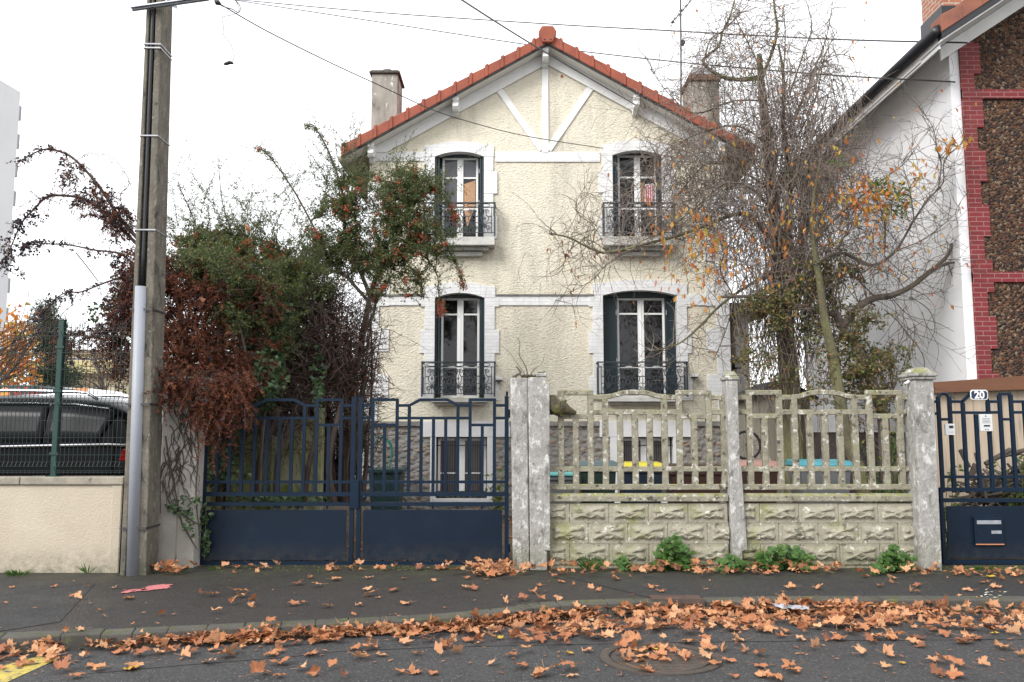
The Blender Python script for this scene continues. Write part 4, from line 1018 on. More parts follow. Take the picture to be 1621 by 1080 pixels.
mb = MB(); mb.prism([(xm+.065, zt_-.45-.1), (f1-.06, zt_-.47), (f1-.06, zb_+.62), (f1-.12, zb_+.55), (f1-.2, zb_+.3), (xm+.14, zb_+.28), (xm+.065, zb_+.7)], Y+.012, Y+.022)
mb.build('cardboard', card, w)
for k in range(2):
    pass
for (p0, p1, za, zb2) in ((f0+.05, xm-.064, zb_+.66, zt_-.05), (xm+.064, f1-.05, ztr+.02, zt_-.05)):
    mb = MB(); mb.box(p0, p1, Y+.018, Y+.0235, za, zb2); mb.build('blind', mt_glassgrey, w)
w, f0, f1, xm, zb_, zt_, ztr, Y = window('ur', 978, 1040, 246, 281, 374)
mb = MB(); mb.box(xm+.065, xm+.15, Y+.012, Y+.022, ztr-.5, ztr-.1); mb.build('cardboard', card, w)
mb = MB(); mb.prism([(xm+.15, ztr-.52), (f1-.06, ztr-.55), (f1-.06, ztr-.12), (xm+.16, ztr-.14)], Y+.012, Y+.022); mb.build('striped_cloth', M('white cloth', (.7,.62,.62), rough=.8), w)
mb = MB()
for i in range(5): x = xm+.17+i*.045; mb.box(x, x+.02, Y+.009, Y+.0115, ztr-.50, ztr-.16)
mb.build('red_stripes', M('pink red stripes', (.55,.06,.10), rough=.8), w)
w, *_r = window('ll', 698, 759, 472, 498, 628)
w, *_r = window('lr', 977, 1053, 472, 497, 628)
# balconies
def spiral(cx_, cz_, r, turns, a0, dirn, Y, n=14, r1=.28):
    return [Vector((cx_+math.cos(a0+dirn*2*math.pi*turns*i/n)*r*(1-(1-r1)*i/n), Y, cz_+math.sin(a0+dirn*2*math.pi*turns*i/n)*r*(1-(1-r1)*i/n))) for i in range(n+1)]
def railing(x0, x1, z0, z1, Y, par, nun):
    mb = MB(); h = z1-z0; r = .011
    for x in (x0, x1): mb.box(x-.014, x+.014, Y-.014, Y+.014, z0-.04, z1); s = 1 if x == x0 else -1; mb.box(x+s*.06-.006, x+s*.06+.006, Y-.007, Y+.007, z0, z1-.1*h)
    mb.box(x0-.02, x1+.02, Y-.022, Y+.022, z1-.005, z1+.02)
    for k in (.86, .04): mb.box(x0, x1, Y-.008, Y+.008, z0+h*k-.007, z0+h*k+.007)
    xa, xb = x0+.065, x1-.065; w = (xb-xa)/nun
    for i in range(nun):
        c = xa+w*(i+.5)
        # oval links between the two top rails
        p = [Vector((c+math.cos(t)*w*.42, Y, z0+h*.93+math.sin(t)*h*.05)) for t in [2*math.pi*k/12 for k in range(13)]]; mb.tube(p, r*.7, 4, False)
        for s in (-1, 1):
            mb.tube(spiral(c+s*w*.22, z0+h*.74, w*.17, 1.4, math.pi/2, s, Y), r*.75, 4, False)
            # C curve from the top scroll to mid
            p = smooth_path([Vector((c+s*w*.05, Y, z0+h*.80)), Vector((c+s*w*.08, Y, z0+h*.66)), Vector((c+s*w*.24, Y, z0+h*.56)), Vector((c+s*w*.48, Y, z0+h*.58))], None, 3); mb.tube(p, r, 4, False)
            p = smooth_path([Vector((c+s*w*.26, Y, z0+h*.56)), Vector((c+s*w*.26, Y, z0+h*.44)), Vector((c+s*w*.1, Y, z0+h*.36)), Vector((c+s*w*.03, Y, z0+h*.22))], None, 3); mb.tube(p, r, 4, False)
            mb.tube(spiral(c+s*w*.25, z0+h*.20, w*.20, 1.5, -math.pi/2, s, Y), r*.8, 4, False)
            p = smooth_path([Vector((c+s*w*.48, Y, z0+h*.34)), Vector((c+s*w*.28, Y, z0+h*.36)), Vector((c+s*w*.10, Y, z0+h*.24)), Vector((c+s*w*.25, Y, z0+h*.06))], None, 3); mb.tube(p, r*.8, 4, False)
        mb.box(c-.006, c+.006, Y-.006, Y+.006, z0+h*.04, z0+h*.62); mb.ball((c, Y, z0+h*.5), .022, 6, 4); mb.ball((c, Y, z0+h*.2), .018, 6, 4)
        mb.box(c+w/2-.005, c+w/2+.005, Y-.005, Y+.005, z0+h*.04, z0+h*.6)
    # side returns to the wall
    for x in (x0, x1):
        mb.box(x-.018, x+.018, Y, HY+.02, z1-.004, z1+.018); mb.box(x-.006, x+.006, Y, HY+.02, z0+h*.86-.006, z0+h*.86+.006); mb.box(x-.006, x+.006, Y, HY+.02, z0+h*.04-.006, z0+h*.04+.006)
        yy = Y+.08
        while yy < HY: mb.box(x-.005, x+.005, yy-.005, yy+.005, z0+h*.04, z0+h*.86); yy += .08
    return mb.build('railing', mt_ironwork, par)
def balcony(pl, pr, py_rt, py_rb, sl, sr, py_st, py_sb, nun, steps):
    Y = HY-.28
    x0 = P(pl, (py_rt+py_rb)/2, Y).x; x1 = P(pr, (py_rt+py_rb)/2, Y).x
    z1 = P(800, py_rt, Y).z; z0 = P(800, py_rb, Y).z
    s0 = P(sl, py_st, Y-.04).x; s1 = P(sr, py_st, Y-.04).x; zs1 = P(800, py_st, Y-.04).z; zs0 = P(800, py_sb, Y-.04).z
    mb = MB(); mb.box(s0, s1, Y-.05, HY+.05, zs0, zs1)
    z = zs0
    for i, (ins, hh, out) in enumerate(steps):
        mb.box(s0+ins, s1-ins, HY-out, HY+.05, z-hh, z-.002); z -= hh+.012
    b_ = mb.build('balcony', mt_slab, house, bevel=.008, seg=2)
    railing(x0, x1, z0, z1, Y, b_, nun)
balcony(671, 783, 322, 370, 671, 783, 375, 388, 5, [(.12,.07,.20), (.25,.09,.12)])
balcony(956, 1068, 322, 370, 956, 1068, 375, 388, 5, [(.12,.07,.20), (.25,.09,.12)])
balcony(668, 783, 574, 625, 682, 771, 632, 637, 5, [(.05,.05,.18)])
balcony(947, 1088, 574, 625, 962, 1078, 629, 636, 6, [(.05,.05,.18)])
# basement windows
def base_win(key, lintel, jl, jr):
    a, b, z0, z1 = B[key]; Y = HY+.2; mb = MB()
    l0, l1 = H(lintel[0], 680)[0], H(lintel[1], 680)[0]
    mb.box(l0, l1, HY-.045, HY+.12, z1, zbase+.015); 
    mb.box(H(jl, 740)[0], a+.001, HY-.04, HY+.12, z0-.1, z1-.002); mb.box(b-.001, H(jr, 740)[0], HY-.04, HY+.12, z0-.1, z1-.002)
    mb.box(a-.04, b+.04, HY-.07, HY+.12, z0-.1, z0-.0)
    mb.build('basement_window_surround', M('smooth whitewashed stone', (.74,.74,.74), (.64,.64,.635), 3, .8, .2, 40, spots=[((.45,.44,.41), 6, .66, .1)]), house, bevel=.006)
    mb = MB(); frame_bars(mb, a+.02, b-.02, z0+.02, z1-.02, Y, .05, .05); xm = (a+b)/2
    mb.box(xm-.055, xm+.055, Y-.01, Y+.05, z0+.03, z1-.03); zz = z0+(z1-z0)*.40
    mb.box(a+.05, xm-.05, Y+.004, Y+.045, zz-.012, zz+.012); mb.box(xm+.05, b-.05, Y+.004, Y+.045, zz-.012, zz+.012)
    w = mb.build('basement_window', mt_whiteplain, house, bevel=.003)
    m, nt, bb = nodes('grey net curtain behind glass'); g = pos(nt); wv = N(nt, 'ShaderNodeTexWave'); wv.inputs['Scale'].default_value = 7; wv.inputs['Distortion'].default_value = 2; nt.links.new(pos(nt, False, (1,1,.1)), wv.inputs['Vector'])
    nt.links.new(ramp(nt, wv.outputs['Fac'], [(0, (.05,.045,.048)), (1, (.13,.12,.125))]), bb.inputs['Base Color']); bb.inputs['Roughness'].default_value = .1
    for p0, p1 in ((a+.06, xm-.05), (xm+.05, b-.06)):
        mb = MB(); mb.box(p0, p1, Y+.02, Y+.03, z0+.06, z1-.06); mb.build('pane', m, w)
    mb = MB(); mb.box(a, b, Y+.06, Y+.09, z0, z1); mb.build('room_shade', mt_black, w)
    mb = MB()
    n = 9
    for i in range(n):
        x = a+(b-a)*(i+.5)/n; 
        if key == 'bl': mb.tube([(x, HY+.03, z0+.0), (x, HY+.03, z0+.14)], .008, 5)
    mb.box(a, b, HY+.02, HY+.036, z0+.12, z0+.135) if key == 'bl' else None
    mb.box(a, b, HY+.02, HY+.036, z1-.17, z1-.15)
    for i in range(4): x = a+(b-a)*(i+.5)/4; mb.tube([(x, HY+.04, z0), (x, HY+.04, z1)], .009, 5)
    mb.build('grille', mt_black, w)
base_win('bl', (669, 808), 681, 780); base_win('br', (949, 1093), 966, 1078)
# chimneys
def chimney(px0, px1, pyt, pyb, Y, d, capmat):
    x0, x1 = P(px0, pyt+40, Y).x, P(px1, pyt+40, Y).x; zt_ = P(px0, pyt, Y).z; zb_ = 6.0
    mb = MB(); mb.box(x0, x1, Y, Y+d, zb_, zt_); c = mb.build('chimney', mt_chim, house, bevel=.01)
    return c, x0, x1, zt_
c, x0, x1, zt_ = chimney(588, 629, 117, 200, 17.3, .75, 0)
mb = MB(); mb.box(x0-.05, x1+.05, 17.25, 18.1, zt_, zt_+.05); mb.box(x0-.02, x1+.02, 17.28, 18.07, zt_+.05, zt_+.08); mb.build('chimney_cap', mt_chimcap, c, bevel=.01)
mb = MB(); xc_ = (x0+x1)/2; mb.tube([(xc_, 17.65, zt_+.08), (xc_, 17.65, zt_+.16)], .09, 12); mb.tube([(xc_, 17.65, zt_+.16), (xc_, 17.65, zt_+.19)], .13, 12); mb.tube([(xc_, 17.65, zt_+.19), (xc_, 17.65, zt_+.23)], .10, 12); mb.build('chimney_pot', M('dark pot', (.12,.115,.11), (.25,.24,.23), 8, .7), c)
c, x0, x1, zt_ = chimney(1092, 1139, 128, 200, 17.3, .75, 0)
mb = MB(); mb.box(x0-.04, x1+.04, 17.26, 18.09, zt_, zt_+.05); mb.box(x0-.0, x1+.0, 17.3, 18.05, zt_+.05, zt_+.16); mb.build('chimney_cap', M('terracotta chimney collar', (.22,.12,.08), (.14,.09,.06), 10, .8), c, bevel=.01)
mb = MB(); mb.hexa([(x0+.06,17.36,zt_+.16),(x1-.06,17.36,zt_+.16),(x1-.06,17.99,zt_+.16),(x0+.06,17.99,zt_+.16)], [(x0+.1,17.4,zt_+.33),(x1-.1,17.4,zt_+.33),(x1-.1,17.95,zt_+.33),(x0+.1,17.95,zt_+.33)]); mb.build('chimney_pot', mt_steel, c)
# TV antenna
t = thing('roof_antenna', P(1079, 170, 17.6), 'thin rusty television antenna mast on the house roof beside the chimney', 'antenna')
mb = MB(); mb.tube(PX([(1078,190),(1078,80),(1077,-20)], 17.6), .018, 6); mb.build('mast', mt_wire, t)
mb = MB(); mb.tube(PX([(1062,37),(1076,22),(1098,-4)], 17.6), .013, 5); mb.ball(P(1065,35,17.6), .035); mb.ball(P(1081,67,17.6), .06); mb.ball(P(1080,70,17.55), .05)
for k in range(5):
    q = P(1066+k*6, 33-k*7, 17.6); mb.tube([q-Vector((0,.35,0)), q+Vector((0,.35,0))], .007, 4)
mb.build('aerial', mt_wire, t)
# entrance wing on the right, in white brick, with downpipe
mb = MB(); ax1 = P(1186, 560, 17.4).x; mb.box(XR-.02, ax1, 17.4, 21.0, -.1, P(1170, 497, 17.4).z); mb.build('side_wing', mt_wbrick, house)
mb = MB(); z = P(1170, 497, 17.4).z; mb.box(XR-.01, ax1+.45, 16.9, 21.2, z, z+.16); mb.build('wing_roof', M('dark wooden porch roof', (.06,.045,.035), (.09,.07,.05), 6, .9), house, bevel=.01)
mb = MB(); x = P(1162, 560, 17.3).x; mb.tube([(x, 17.33, 0), (x, 17.33, z)], .055, 10); mb.build('downpipe', mt_coping, house, smooth=True)
# wall lantern, security lamps
t = thing('wall_lantern', P(1167, 575, 17.1), 'small black wall lantern on the right white brick wall of the house', 'lantern')
q = P(1167, 576, 17.1)
mb = MB(); mb.box(q.x-.11, q.x-.08, q.y, 17.4, q.z-.12, q.z+.02); mb.tube([(q.x-.09, q.y, q.z-.05), (q.x-.03, q.y-.02, q.z-.13), (q.x, q.y, q.z-.1)], .01, 6); mb.build('bracket', mt_black, t)
mb = MB(); mb.hexa([(q.x-.10,q.y-.1,q.z+.03),(q.x+.10,q.y-.1,q.z+.03),(q.x+.10,q.y+.1,q.z+.03),(q.x-.10,q.y+.1,q.z+.03)], [(q.x-.02,q.y-.02,q.z+.10),(q.x+.02,q.y-.02,q.z+.10),(q.x+.02,q.y+.02,q.z+.10),(q.x-.02,q.y+.02,q.z+.10)])
mb.box(q.x-.07, q.x+.07, q.y-.07, q.y+.07, q.z-.10, q.z-.08)
for sx in (-1, 1):
    for sy in (-1, 1): mb.tube([(q.x+sx*.065, q.y+sy*.065, q.z-.1), (q.x+sx*.08, q.y+sy*.08, q.z+.03)], .007, 4)
mb.build('lantern_frame', mt_black, t)
mb = MB(); mb.hexa([(q.x-.055,q.y-.055,q.z-.08),(q.x+.055,q.y-.055,q.z-.08),(q.x+.055,q.y+.055,q.z-.08),(q.x-.055,q.y+.055,q.z-.08)], [(q.x-.07,q.y-.07,q.z+.028),(q.x+.07,q.y-.07,q.z+.028),(q.x+.07,q.y+.07,q.z+.028),(q.x-.07,q.y+.07,q.z+.028)]); mb.build('lantern_glass', M('frosted lamp glass', (.55,.56,.58), rough=.2), t)
def sensor(px, py, label):
    q = P(px, py, HY-.1); t = thing('security_light', (q.x, HY-.03, q.z), label, 'light')
    mb = MB(); mb.box(q.x-.065, q.x+.065, HY-.16, HY-.03, q.z, q.z+.055); mb.build('lamp_housing', mt_white, t, bevel=.006)
    mb = MB(); mb.box(q.x-.06, q.x+.06, HY-.15, HY-.04, q.z-.018, q.z-.001); mb.build('lamp_lens', mt_black, t)
    mb = MB(); mb.ball((q.x+.0, HY-.09, q.z-.04), .028, 8, 5); mb.build('motion_sensor', mt_coping, t)
sensor(790, 602, 'small security light left of the doubled pillar, beside the lower left window')
sensor(1099, 597, 'small white security light beside the wide lower right window')
# ================================================================== neighbouring house on the right
NX = 7.02; NY = 13.0; NB = 20.2
nh = thing('neighbour_house', (11, 16.5, 0), 'white sided house with brown millstone front and dark red brick trim', 'house')
NXR = 15.2; NA = (NX+NXR)/2
ze = 7.72; sl = .66
def nroof(x): return ze+(min(x, 2*NA-x)-6.55)*sl
mb = MB(); zs0 = 1.6
mb.box(NX, NXR, NY+.32, NB, zs0, nroof(NX)-.15); mb.box(NX, NX+.3, NY+.03, NY+.3199, zs0, nroof(NX)-.151)
mb.add([(NX,NY+.03,nroof(NX)-.15),(NXR,NY+.03,nroof(NX)-.15),(NA,NY+.03,nroof(NA)-.15)], [(0,1,2)]); mb.add([(NX,NB,nroof(NX)-.15),(NXR,NB,nroof(NX)-.15),(NA,NB,nroof(NA)-.15)], [(0,2,1)])
mb.box(NX-.012, NX+.35, NY+.015, NY+.45, zs0, nroof(NX)-.16)
mb.build('side_wall', mt_nwall, nh)
mb = MB(); mb.box(NX+.06, NXR, NY+.06, NB-.05, -.1, 1.598); mb.build('base_wall', stones('dark base rubble', .10, [(0, (.10,.07,.06)), (.3, (.17,.11,.09)), (.6, (.13,.10,.09)), (.8, (.22,.15,.12))], mortar=(.12,.10,.09), mth=.4, bdist=.03), nh)
# front facade of millstone with a window opening outside the frame
mb = MB(); wx0 = NX+1.75; ops = [(wx0, wx0+1.15, 2.3, 4.35), (wx0, wx0+1.15, 5.05, 6.75)]
wall_cells(mb, NX+.14, NXR-.1, 1.6, nroof(NX)-.2, NY, ops, .3)
mb.add([(NX+.14,NY,nroof(NX)-.2),(NXR-.1,NY,nroof(NX)-.2),(NA,NY,nroof(NA)-.25)], [(0,1,2)])
mb.build('millstone_front', mt_meuliere, nh)
# quoins
def nq(x_in, side, z0, z1, flip=0, nm='brick_quoin'):
    mb = MB(); z = z0; i = flip; h = .375
    while z < z1-.01:
        w = .21 if i % 2 == 0 else .32
        hh = h if i % 2 == 0 else h*1.35
        mb.box(x_in, x_in+side*w, NY-.03+.001*(i % 2), NY+.05, z, min(z1, z+hh)-.001); z += hh; i += 1
    mb.build(nm, mt_redbrick, nh)
nq(NX+.14, 1, 1.62, nroof(NX+.3)-.28)
nq(wx0+.001, -1, 1.62, 6.9); nq(wx0+1.15, 1, 1.62, 6.9)
for (pa, pb) in ((143, 157), (431, 447)):
    z1_ = P(1560, pa, NY).z; z0_ = P(1560, pb, NY).z; mb = MB(); mb.box(NX+.14, NXR-.1, NY-.035, NY+.05, z0_, z1_); mb.build('brick_band', mt_redbrick, nh)
for a, b, c_, d_ in ops:
    mb = MB(); frame_bars(mb, a, b, c_, d_, NY+.15, .06, .05); mb.box((a+b)/2-.04, (a+b)/2+.04, NY+.145, NY+.2, c_, d_); w = mb.build('window', mt_whiteplain, nh)
    mb = MB(); mb.box(a, b, NY+.17, NY+.18, c_, d_); mb.build('pane', mt_glass, w)
# roof
RYa, RYb = 12.35, NB+.5
for sgn in (-1, 1):
    xe = NA+sgn*(NA-6.55); za = nroof(NA)
    mb = MB(); mb.prism([(NA, za), (xe, ze), (xe, ze+.10), (NA, za+.10)], RYa+.03, RYb); rf = mb.build('roof', mt_tile2, nh)
    mb = MB(); n = 14
    for i in range(n):
        a = (NA+(xe-NA)*i/n, za+(ze-za)*i/n); b = (NA+(xe-NA)*(i+1)/n, za+(ze-za)*(i+1)/n)
        mb.prism([(a[0], a[1]-.06), (b[0], b[1]-.06), (b[0], b[1]+.215), (a[0], a[1]+.17)], RYa-.04-.006*(i % 2), RYa+.3)
    mb.build('verge_tiles', mt_tile2, rf, bevel=.008)
    mb = MB(); mb.prism([(NA, za-.16), (xe, ze-.16), (xe, ze-.06), (NA, za-.06)], RYa-.02, RYa+.1); mb.build('verge_flashing', mt_gutter, rf)
    mb = MB(); mb.prism([(NA, za-.19), (xe, ze-.19), (xe, ze-.165), (NA, za-.165)], RYa+.0, NY+.02); mb.build('soffit', mt_white, nh)
    mb = MB(); mb.prism([(NA, za-.2), (xe+(-sgn)*.3, ze-.2+.3*sl), (xe+(-sgn)*.3, ze-.42+.3*sl), (NA, za-.42)], NY-.04, NY+.02); mb.build('gable_board', mt_white, nh)
    mb = MB(); xw = NX if sgn < 0 else NXR
    mb.prism([(xw, nroof(NX)-.195), (xe, ze-.20), (xe, ze-.225), (xw, nroof(NX)-.22)], NY+.04, RYb-.02); mb.box(xe-.02*sgn, xe-.045*sgn, RYa+.12, RYb-.01, ze-.26, ze-.04); mb.build('eave_fascia', mt_white, nh)
    mb = MB(); mb.tube([(xe+sgn*.05, RYa+.0, ze-.02), (xe+sgn*.05, RYb, ze-.02)], .085, 10); mb.build('gutter', mt_gutter, nh, smooth=True)
q = NX
mb = MB(); mb.box(7.24, 7.86, 13.55, 14.25, 7.9, 11.4); ch = mb.build('chimney', mt_orbrick, nh)
mb = MB(); mb.box(7.21, 7.88, 13.53, 14.27, 8.1, 8.72); mb.build('chimney_flashing', mt_gutter, ch)
# beige boarded lean-to behind the small gate
t = thing('lean_to', (8.0, 12.35, 0), 'beige boarded lean-to with brown fascia behind the small gate', 'shed')
LY = 12.3; x0 = P(1486, 700, LY).x; x1 = x0+3.2; zt_ = P(1550, 618, LY).z
mb = MB(); x = x0; i = 0
while x < x1:
    mb.box(x, x+.262, LY+.004*(i % 2), LY+.05, -.05, zt_+.05); x += .266; i += 1
mb.box(x0-.03, x0+.0, LY-.02, NY, -.05, zt_+.05); mb.build('board_wall', mt_beige, t, bevel=.005)
a = P(1478, 612, LY-.1); b = P(1478, 630, LY-.1)
mb = MB(); mb.hexa([(x0-.08,LY-.13,b.z+.07),(x1,LY-.13,b.z+.20),(x1,LY-.08,b.z+.20),(x0-.08,LY-.08,b.z+.07)], [(x0-.08,LY-.13,a.z+.06),(x1,LY-.13,a.z+.30),(x1,LY-.08,a.z+.30),(x0-.08,LY-.08,a.z+.06)]); mb.build('fascia', mt_brownboard, t)
mb = MB(); mb.hexa([(x0-.08,LY-.08,b.z+.09),(x1,LY-.08,b.z+.22),(x1,NY-.04,b.z+.30),(x0-.08,NY-.04,b.z+.17)], [(x0-.08,LY-.08,b.z+.13),(x1,LY-.08,b.z+.26),(x1,NY-.04,b.z+.34),(x0-.08,NY-.04,b.z+.21)]); mb.build('roof_sheet', mt_roofblack, t)
# pile of cut branches
mb = MB(); rp = random.Random(3)
for i in range(330):
    c_ = P(rp.uniform(1540, 1680), rp.uniform(708, 800), 11.5+rp.uniform(-.3,.4)); zf = c_.z
    if c_.z > 1.35-abs(c_.x-7.6)*.35: c_.z = rp.uniform(.1, 1.0)
    d = Vector((rp.uniform(-1,1), rp.uniform(-.4,.4), rp.uniform(-.35,.5))).normalized(); l = rp.uniform(.25,.8); r = rp.uniform(.008,.03)
    mb.tube(smooth_path([c_-d*l/2, c_+Vector((0,0,rp.uniform(-.05,.05))), c_+d*l/2+Vector((0,0,rp.uniform(-.1,.1)))], None, 2), [r, r*.6], 5)
for (a_, b_, r) in (((1520,712),(1534,740),.03), ((1600,712),(1560,735),.035), ((1575,725),(1625,712),.03), ((1535,760),(1545,735),.04)): mb.tube(PX([a_, b_], 11.2), r, 7)
tag(mb.build('branch_pile', mt_bark), 'pile of dark cut branches heaped behind the small blue gate', 'branch pile')
# garden shed
t = thing('garden_shed', P(1240, 780, 14.6), 'narrow grey boarded garden shed with black pitched roof behind the concrete fence', 'shed')
SY = 14.4; x0, x1 = P(1190,700,SY).x, P(1285,700,SY).x; z1_ = P(1230,628,SY).z; xa = P(1240,600,SY).x; za = P(1240,606,SY).z
mb = MB(); x = x0; i = 0
while x < x1-.02: mb.box(x, min(x+.15, x1), SY+.006*(i % 2), SY+1.5, 0, z1_); x += .153; i += 1
mb.prism([(x0, z1_+.001), (x1, z1_+.001), (xa, za-.03)], SY+.01, SY+1.49); mb.build('board_wall', mt_shed, t)
mb = MB()
for s, xe in ((-1, x0-.1), (1, x1+.1)): mb.prism([(xa, za), (xe, z1_-.06), (xe, z1_-.01), (xa, za+.06)], SY-.12-.002*s, SY+1.6)
mb.build('roof', mt_roofblack, t)
t = tag(MB().bar(P(1192,690,13.9), P(1228,750,13.6), .10, .03).build('leaning_plank', mt_shed, bevel=.004), 'weathered plank leaning against the grey shed beside the middle fence post', 'plank')
mb = MB(); mb.tube([P(1182,705,13.7)+Vector((math.cos(a)*.22,0,math.sin(a)*.22)) for a in [2*math.pi*i/20 for i in range(21)]], .022, 6, False)
for i in range(7): a = math.pi*i/7; mb.tube([P(1182,705,13.7)+Vector((math.cos(a)*.21,0,math.sin(a)*.21)), P(1182,705,13.7)-Vector((math.cos(a)*.21,0,math.sin(a)*.21))], .003, 4)
tag(mb.build('bicycle_wheel', mt_black), 'dark spoked wheel leaning in the gap behind the middle fence post', 'wheel')

# ================================================================== bins
def wheelie(label, x, y, wtop, h, body, lid, lidtilt=0, name='wheelie_bin'):
    t = thing(name, (x, y, 0), label, 'bin', 'bins lined up behind the concrete fence')
    w = wtop/2; d = .30
    mb = MB(); mb.hexa([(x-w*.8,y-d*.75,.06),(x+w*.8,y-d*.75,.06),(x+w*.8,y+d*.7,.06),(x-w*.8,y+d*.7,.06)], [(x-w,y-d,h-.06),(x+w,y-d,h-.06),(x+w,y+d,h-.06),(x-w,y+d,h-.06)])
    mb.box(x-w-.02, x+w+.02, y-d-.02, y+d+.02, h-.10, h-.05); mb.build('body', body, t, bevel=.015, seg=2)
    mb = MB(); pr = [(y-d-.04, h-.045), (y+d+.03, h-.045), (y+d+.03, h+.0), (y+d-.05, h+.045), (y-d+.1, h+.035), (y-d-.04, h-.01)]
    mb.prismx(pr, x-w-.03, x+w+.03); l = mb.build('lid', lid, t, bevel=.012, seg=2)
    mb = MB(); mb.tube([(x-w*.7, y+d+.06, h-.03), (x+w*.7, y+d+.06, h-.03)], .015, 8); mb.build('handle', body, t)
    for s in (-1, 1):
        mb = MB(); mb.cyl((x+s*w*.75-.02, y+d*.75, .1), (x+s*w*.75+.02, y+d*.75, .1), .1, 14); mb.build('wheel', mt_tyre, t)
def plastic(n, c, r=.45): return M(n, c, tuple(k*.8 for k in c), 5, r, .05, 40)
pl_dark = plastic('dark green plastic', (.012,.028,.022)); pl_navy = plastic('navy plastic', (.010,.018,.035)); pl_grey = plastic('grey plastic', (.13,.135,.14)); pl_brown = plastic('dark brown plastic', (.045,.020,.014))
pl_turq = plastic('turquoise plastic', (.09,.30,.29)); pl_yel = plastic('yellow plastic', (.55,.47,.04)); pl_glid = plastic('grey green lid', (.07,.11,.12)); pl_blue = plastic('light blue plastic', (.07,.29,.34)); pl_pink = plastic('faded pink lid', (.36,.20,.17)); pl_bluegreen = plastic('blue green plastic', (.022,.06,.065))
BY = 12.3
def binp(label, pa, pb, pyt, body, lid, Y=BY, h=None):
    x0, x1 = P(pa, 760, Y-.3).x, P(pb, 760, Y-.3).x; hh = h or P(800, pyt, Y-.3).z
    wheelie(label, (x0+x1)/2, Y, (x1-x0)-.06, hh, body, lid)
binp('low grey box bin with turquoise lid beside the doubled pillar', 866, 913, 749, pl_grey, pl_turq, 12.0)
binp('black bin with grey green lid between the turquoise and yellow lids', 917, 979, 736, pl_dark, pl_glid)
binp('navy bin with bright yellow lid behind the lattice fence', 983, 1053, 738, pl_navy, pl_yel)
binp('dark brown bin without bright lid right of the yellow lidded bin', 1060, 1146, 741, pl_brown, pl_brown)
binp('brown bin with faded pinkish lid right of the middle fence post', 1170, 1236, 735, pl_brown, pl_pink)
binp('wide grey bin with light blue lid standing in front of the shed', 1266, 1352, 734, pl_grey, pl_blue)
# terracotta pots on the brown bin front and leaf
# large bin with hose by the basement window
t = thing('rainwater_bin', P(611, 790, 15.6), 'large blue green plastic bin standing behind the gate left of basement window', 'bin')
x0, x1 = P(583,745,15.6).x, P(637,745,15.6).x; zt_ = P(600,742,15.6).z; xm = (x0+x1)/2
mb = MB(); mb.hexa([(x0+.08,15.55,0),(x1-.08,15.55,0),(x1-.08,16.1,0),(x0+.08,16.1,0)], [(x0+.02,15.5,zt_-.08),(x1-.02,15.5,zt_-.08),(x1-.02,16.2,zt_-.08),(x0+.02,16.2,zt_-.08)]); mb.build('body', pl_bluegreen, t, bevel=.03, seg=2)
mb = MB(); mb.box(x0-.03, x1+.03, 15.45, 16.25, zt_-.08, zt_); mb.build('rim', pl_bluegreen, t, bevel=.02, seg=2)
t = thing('garden_hose', P(602, 700, 16.3), 'green garden hose looped over a hook on the basement wall', 'hose')
mb = MB(); p = smooth_path(PX([(590,745),(590,725),(592,705),(600,693),(608,692),(615,700),(620,715),(617,735),(616,745)], 16.25)); mb.tube(p, .016, 6)
mb.tube(smooth_path(PX([(604,693),(612,694),(620,706),(621,725)], 16.3)), .012, 6); mb.build('hose', M('green hose', (.02,.20,.15), rough=.4), t, smooth=True)
mb = MB(); mb.tube(PX([(600,675),(600,690),(604,720)], 16.32), .006, 5); mb.ball(P(603,694,16.3), .035, 6, 4); mb.ball(P(610,697,16.3), .04, 6, 4); mb.build('tap', mt_steel, t)
# mossy boundary wall on the left side of the garden
mb = MB(); zt_ = P(450, 638, 13.0).z
for i in range(5):
    for j in range(4):
        mb.box(-4.30+.004*(j % 2), -4.22, 10.9+i*1.5, 12.38+i*1.5, j*.5-.1, j*.5+.395)
t_ = mb.build('boundary_wall', mt_mosswall, bevel=.01); tag(t_, 'mossy boundary wall of stacked concrete boards running along the parking lot', 'wall')
mb = MB()
x0, x1 = P(368, 700, 12.5).x, P(505, 700, 12.5).x
for j in range(4):
    for i in range(2): mb.box(x0+i*(x1-x0)/2, x0+(i+1)*(x1-x0)/2-.01, 12.5+.005*(j % 2), 12.56, j*.48-.1, j*.48+.373)
for i in range(3): x = x0+i*(x1-x0)/2; mb.box(x-.06, x+.06, 12.46, 12.6, -.1, 1.95)
tag(mb.build('garden_screen', mt_mosswall, bevel=.01), 'green mossy concrete board screen seen through the left gate leaf', 'wall')

# ================================================================== car behind the left wall
car = thing('parked_estate_car', (-7.35, 11.95, .35), 'black estate car with chrome window strip parked behind the low wall', 'car')
CYn = 11.0; cw = 1.84; Z0 = .35
xe = P(226, 700, CYn).x    # rear end
def body_section(x, zb, zbelt, zroof, w, roofw):
    return [(w*.96, zb), (w, zb+.18), (w*1.0, (zb+zbelt)*.55), (w*.975, zbelt), (roofw+.06, zroof-.10), (roofw-.03, zroof-.03), (roofw*.5, zroof+.012), (0, zroof+.02)]
secs = [(0, .55, 1.00, 1.08, .74, .60), (-.10, .42, 1.07, 1.30, .84, .62), (-.45, .34, 1.085, 1.66, .905, .65), (-1.0, .30, 1.075, 1.735, .92, .67), (-1.9, .28, 1.055, 1.755, .92, .68), (-2.8, .28, 1.02, 1.72, .92, .67), (-3.35, .28, 1.0, 1.40, .92, .66), (-3.8, .28, .98, 1.06, .91, .70), (-4.4, .32, .88, .92, .86, .66), (-4.7, .45, .72, .76, .72, .5)]
mb = MB(); vs = []; npt = 16
yc = CYn+cw/2
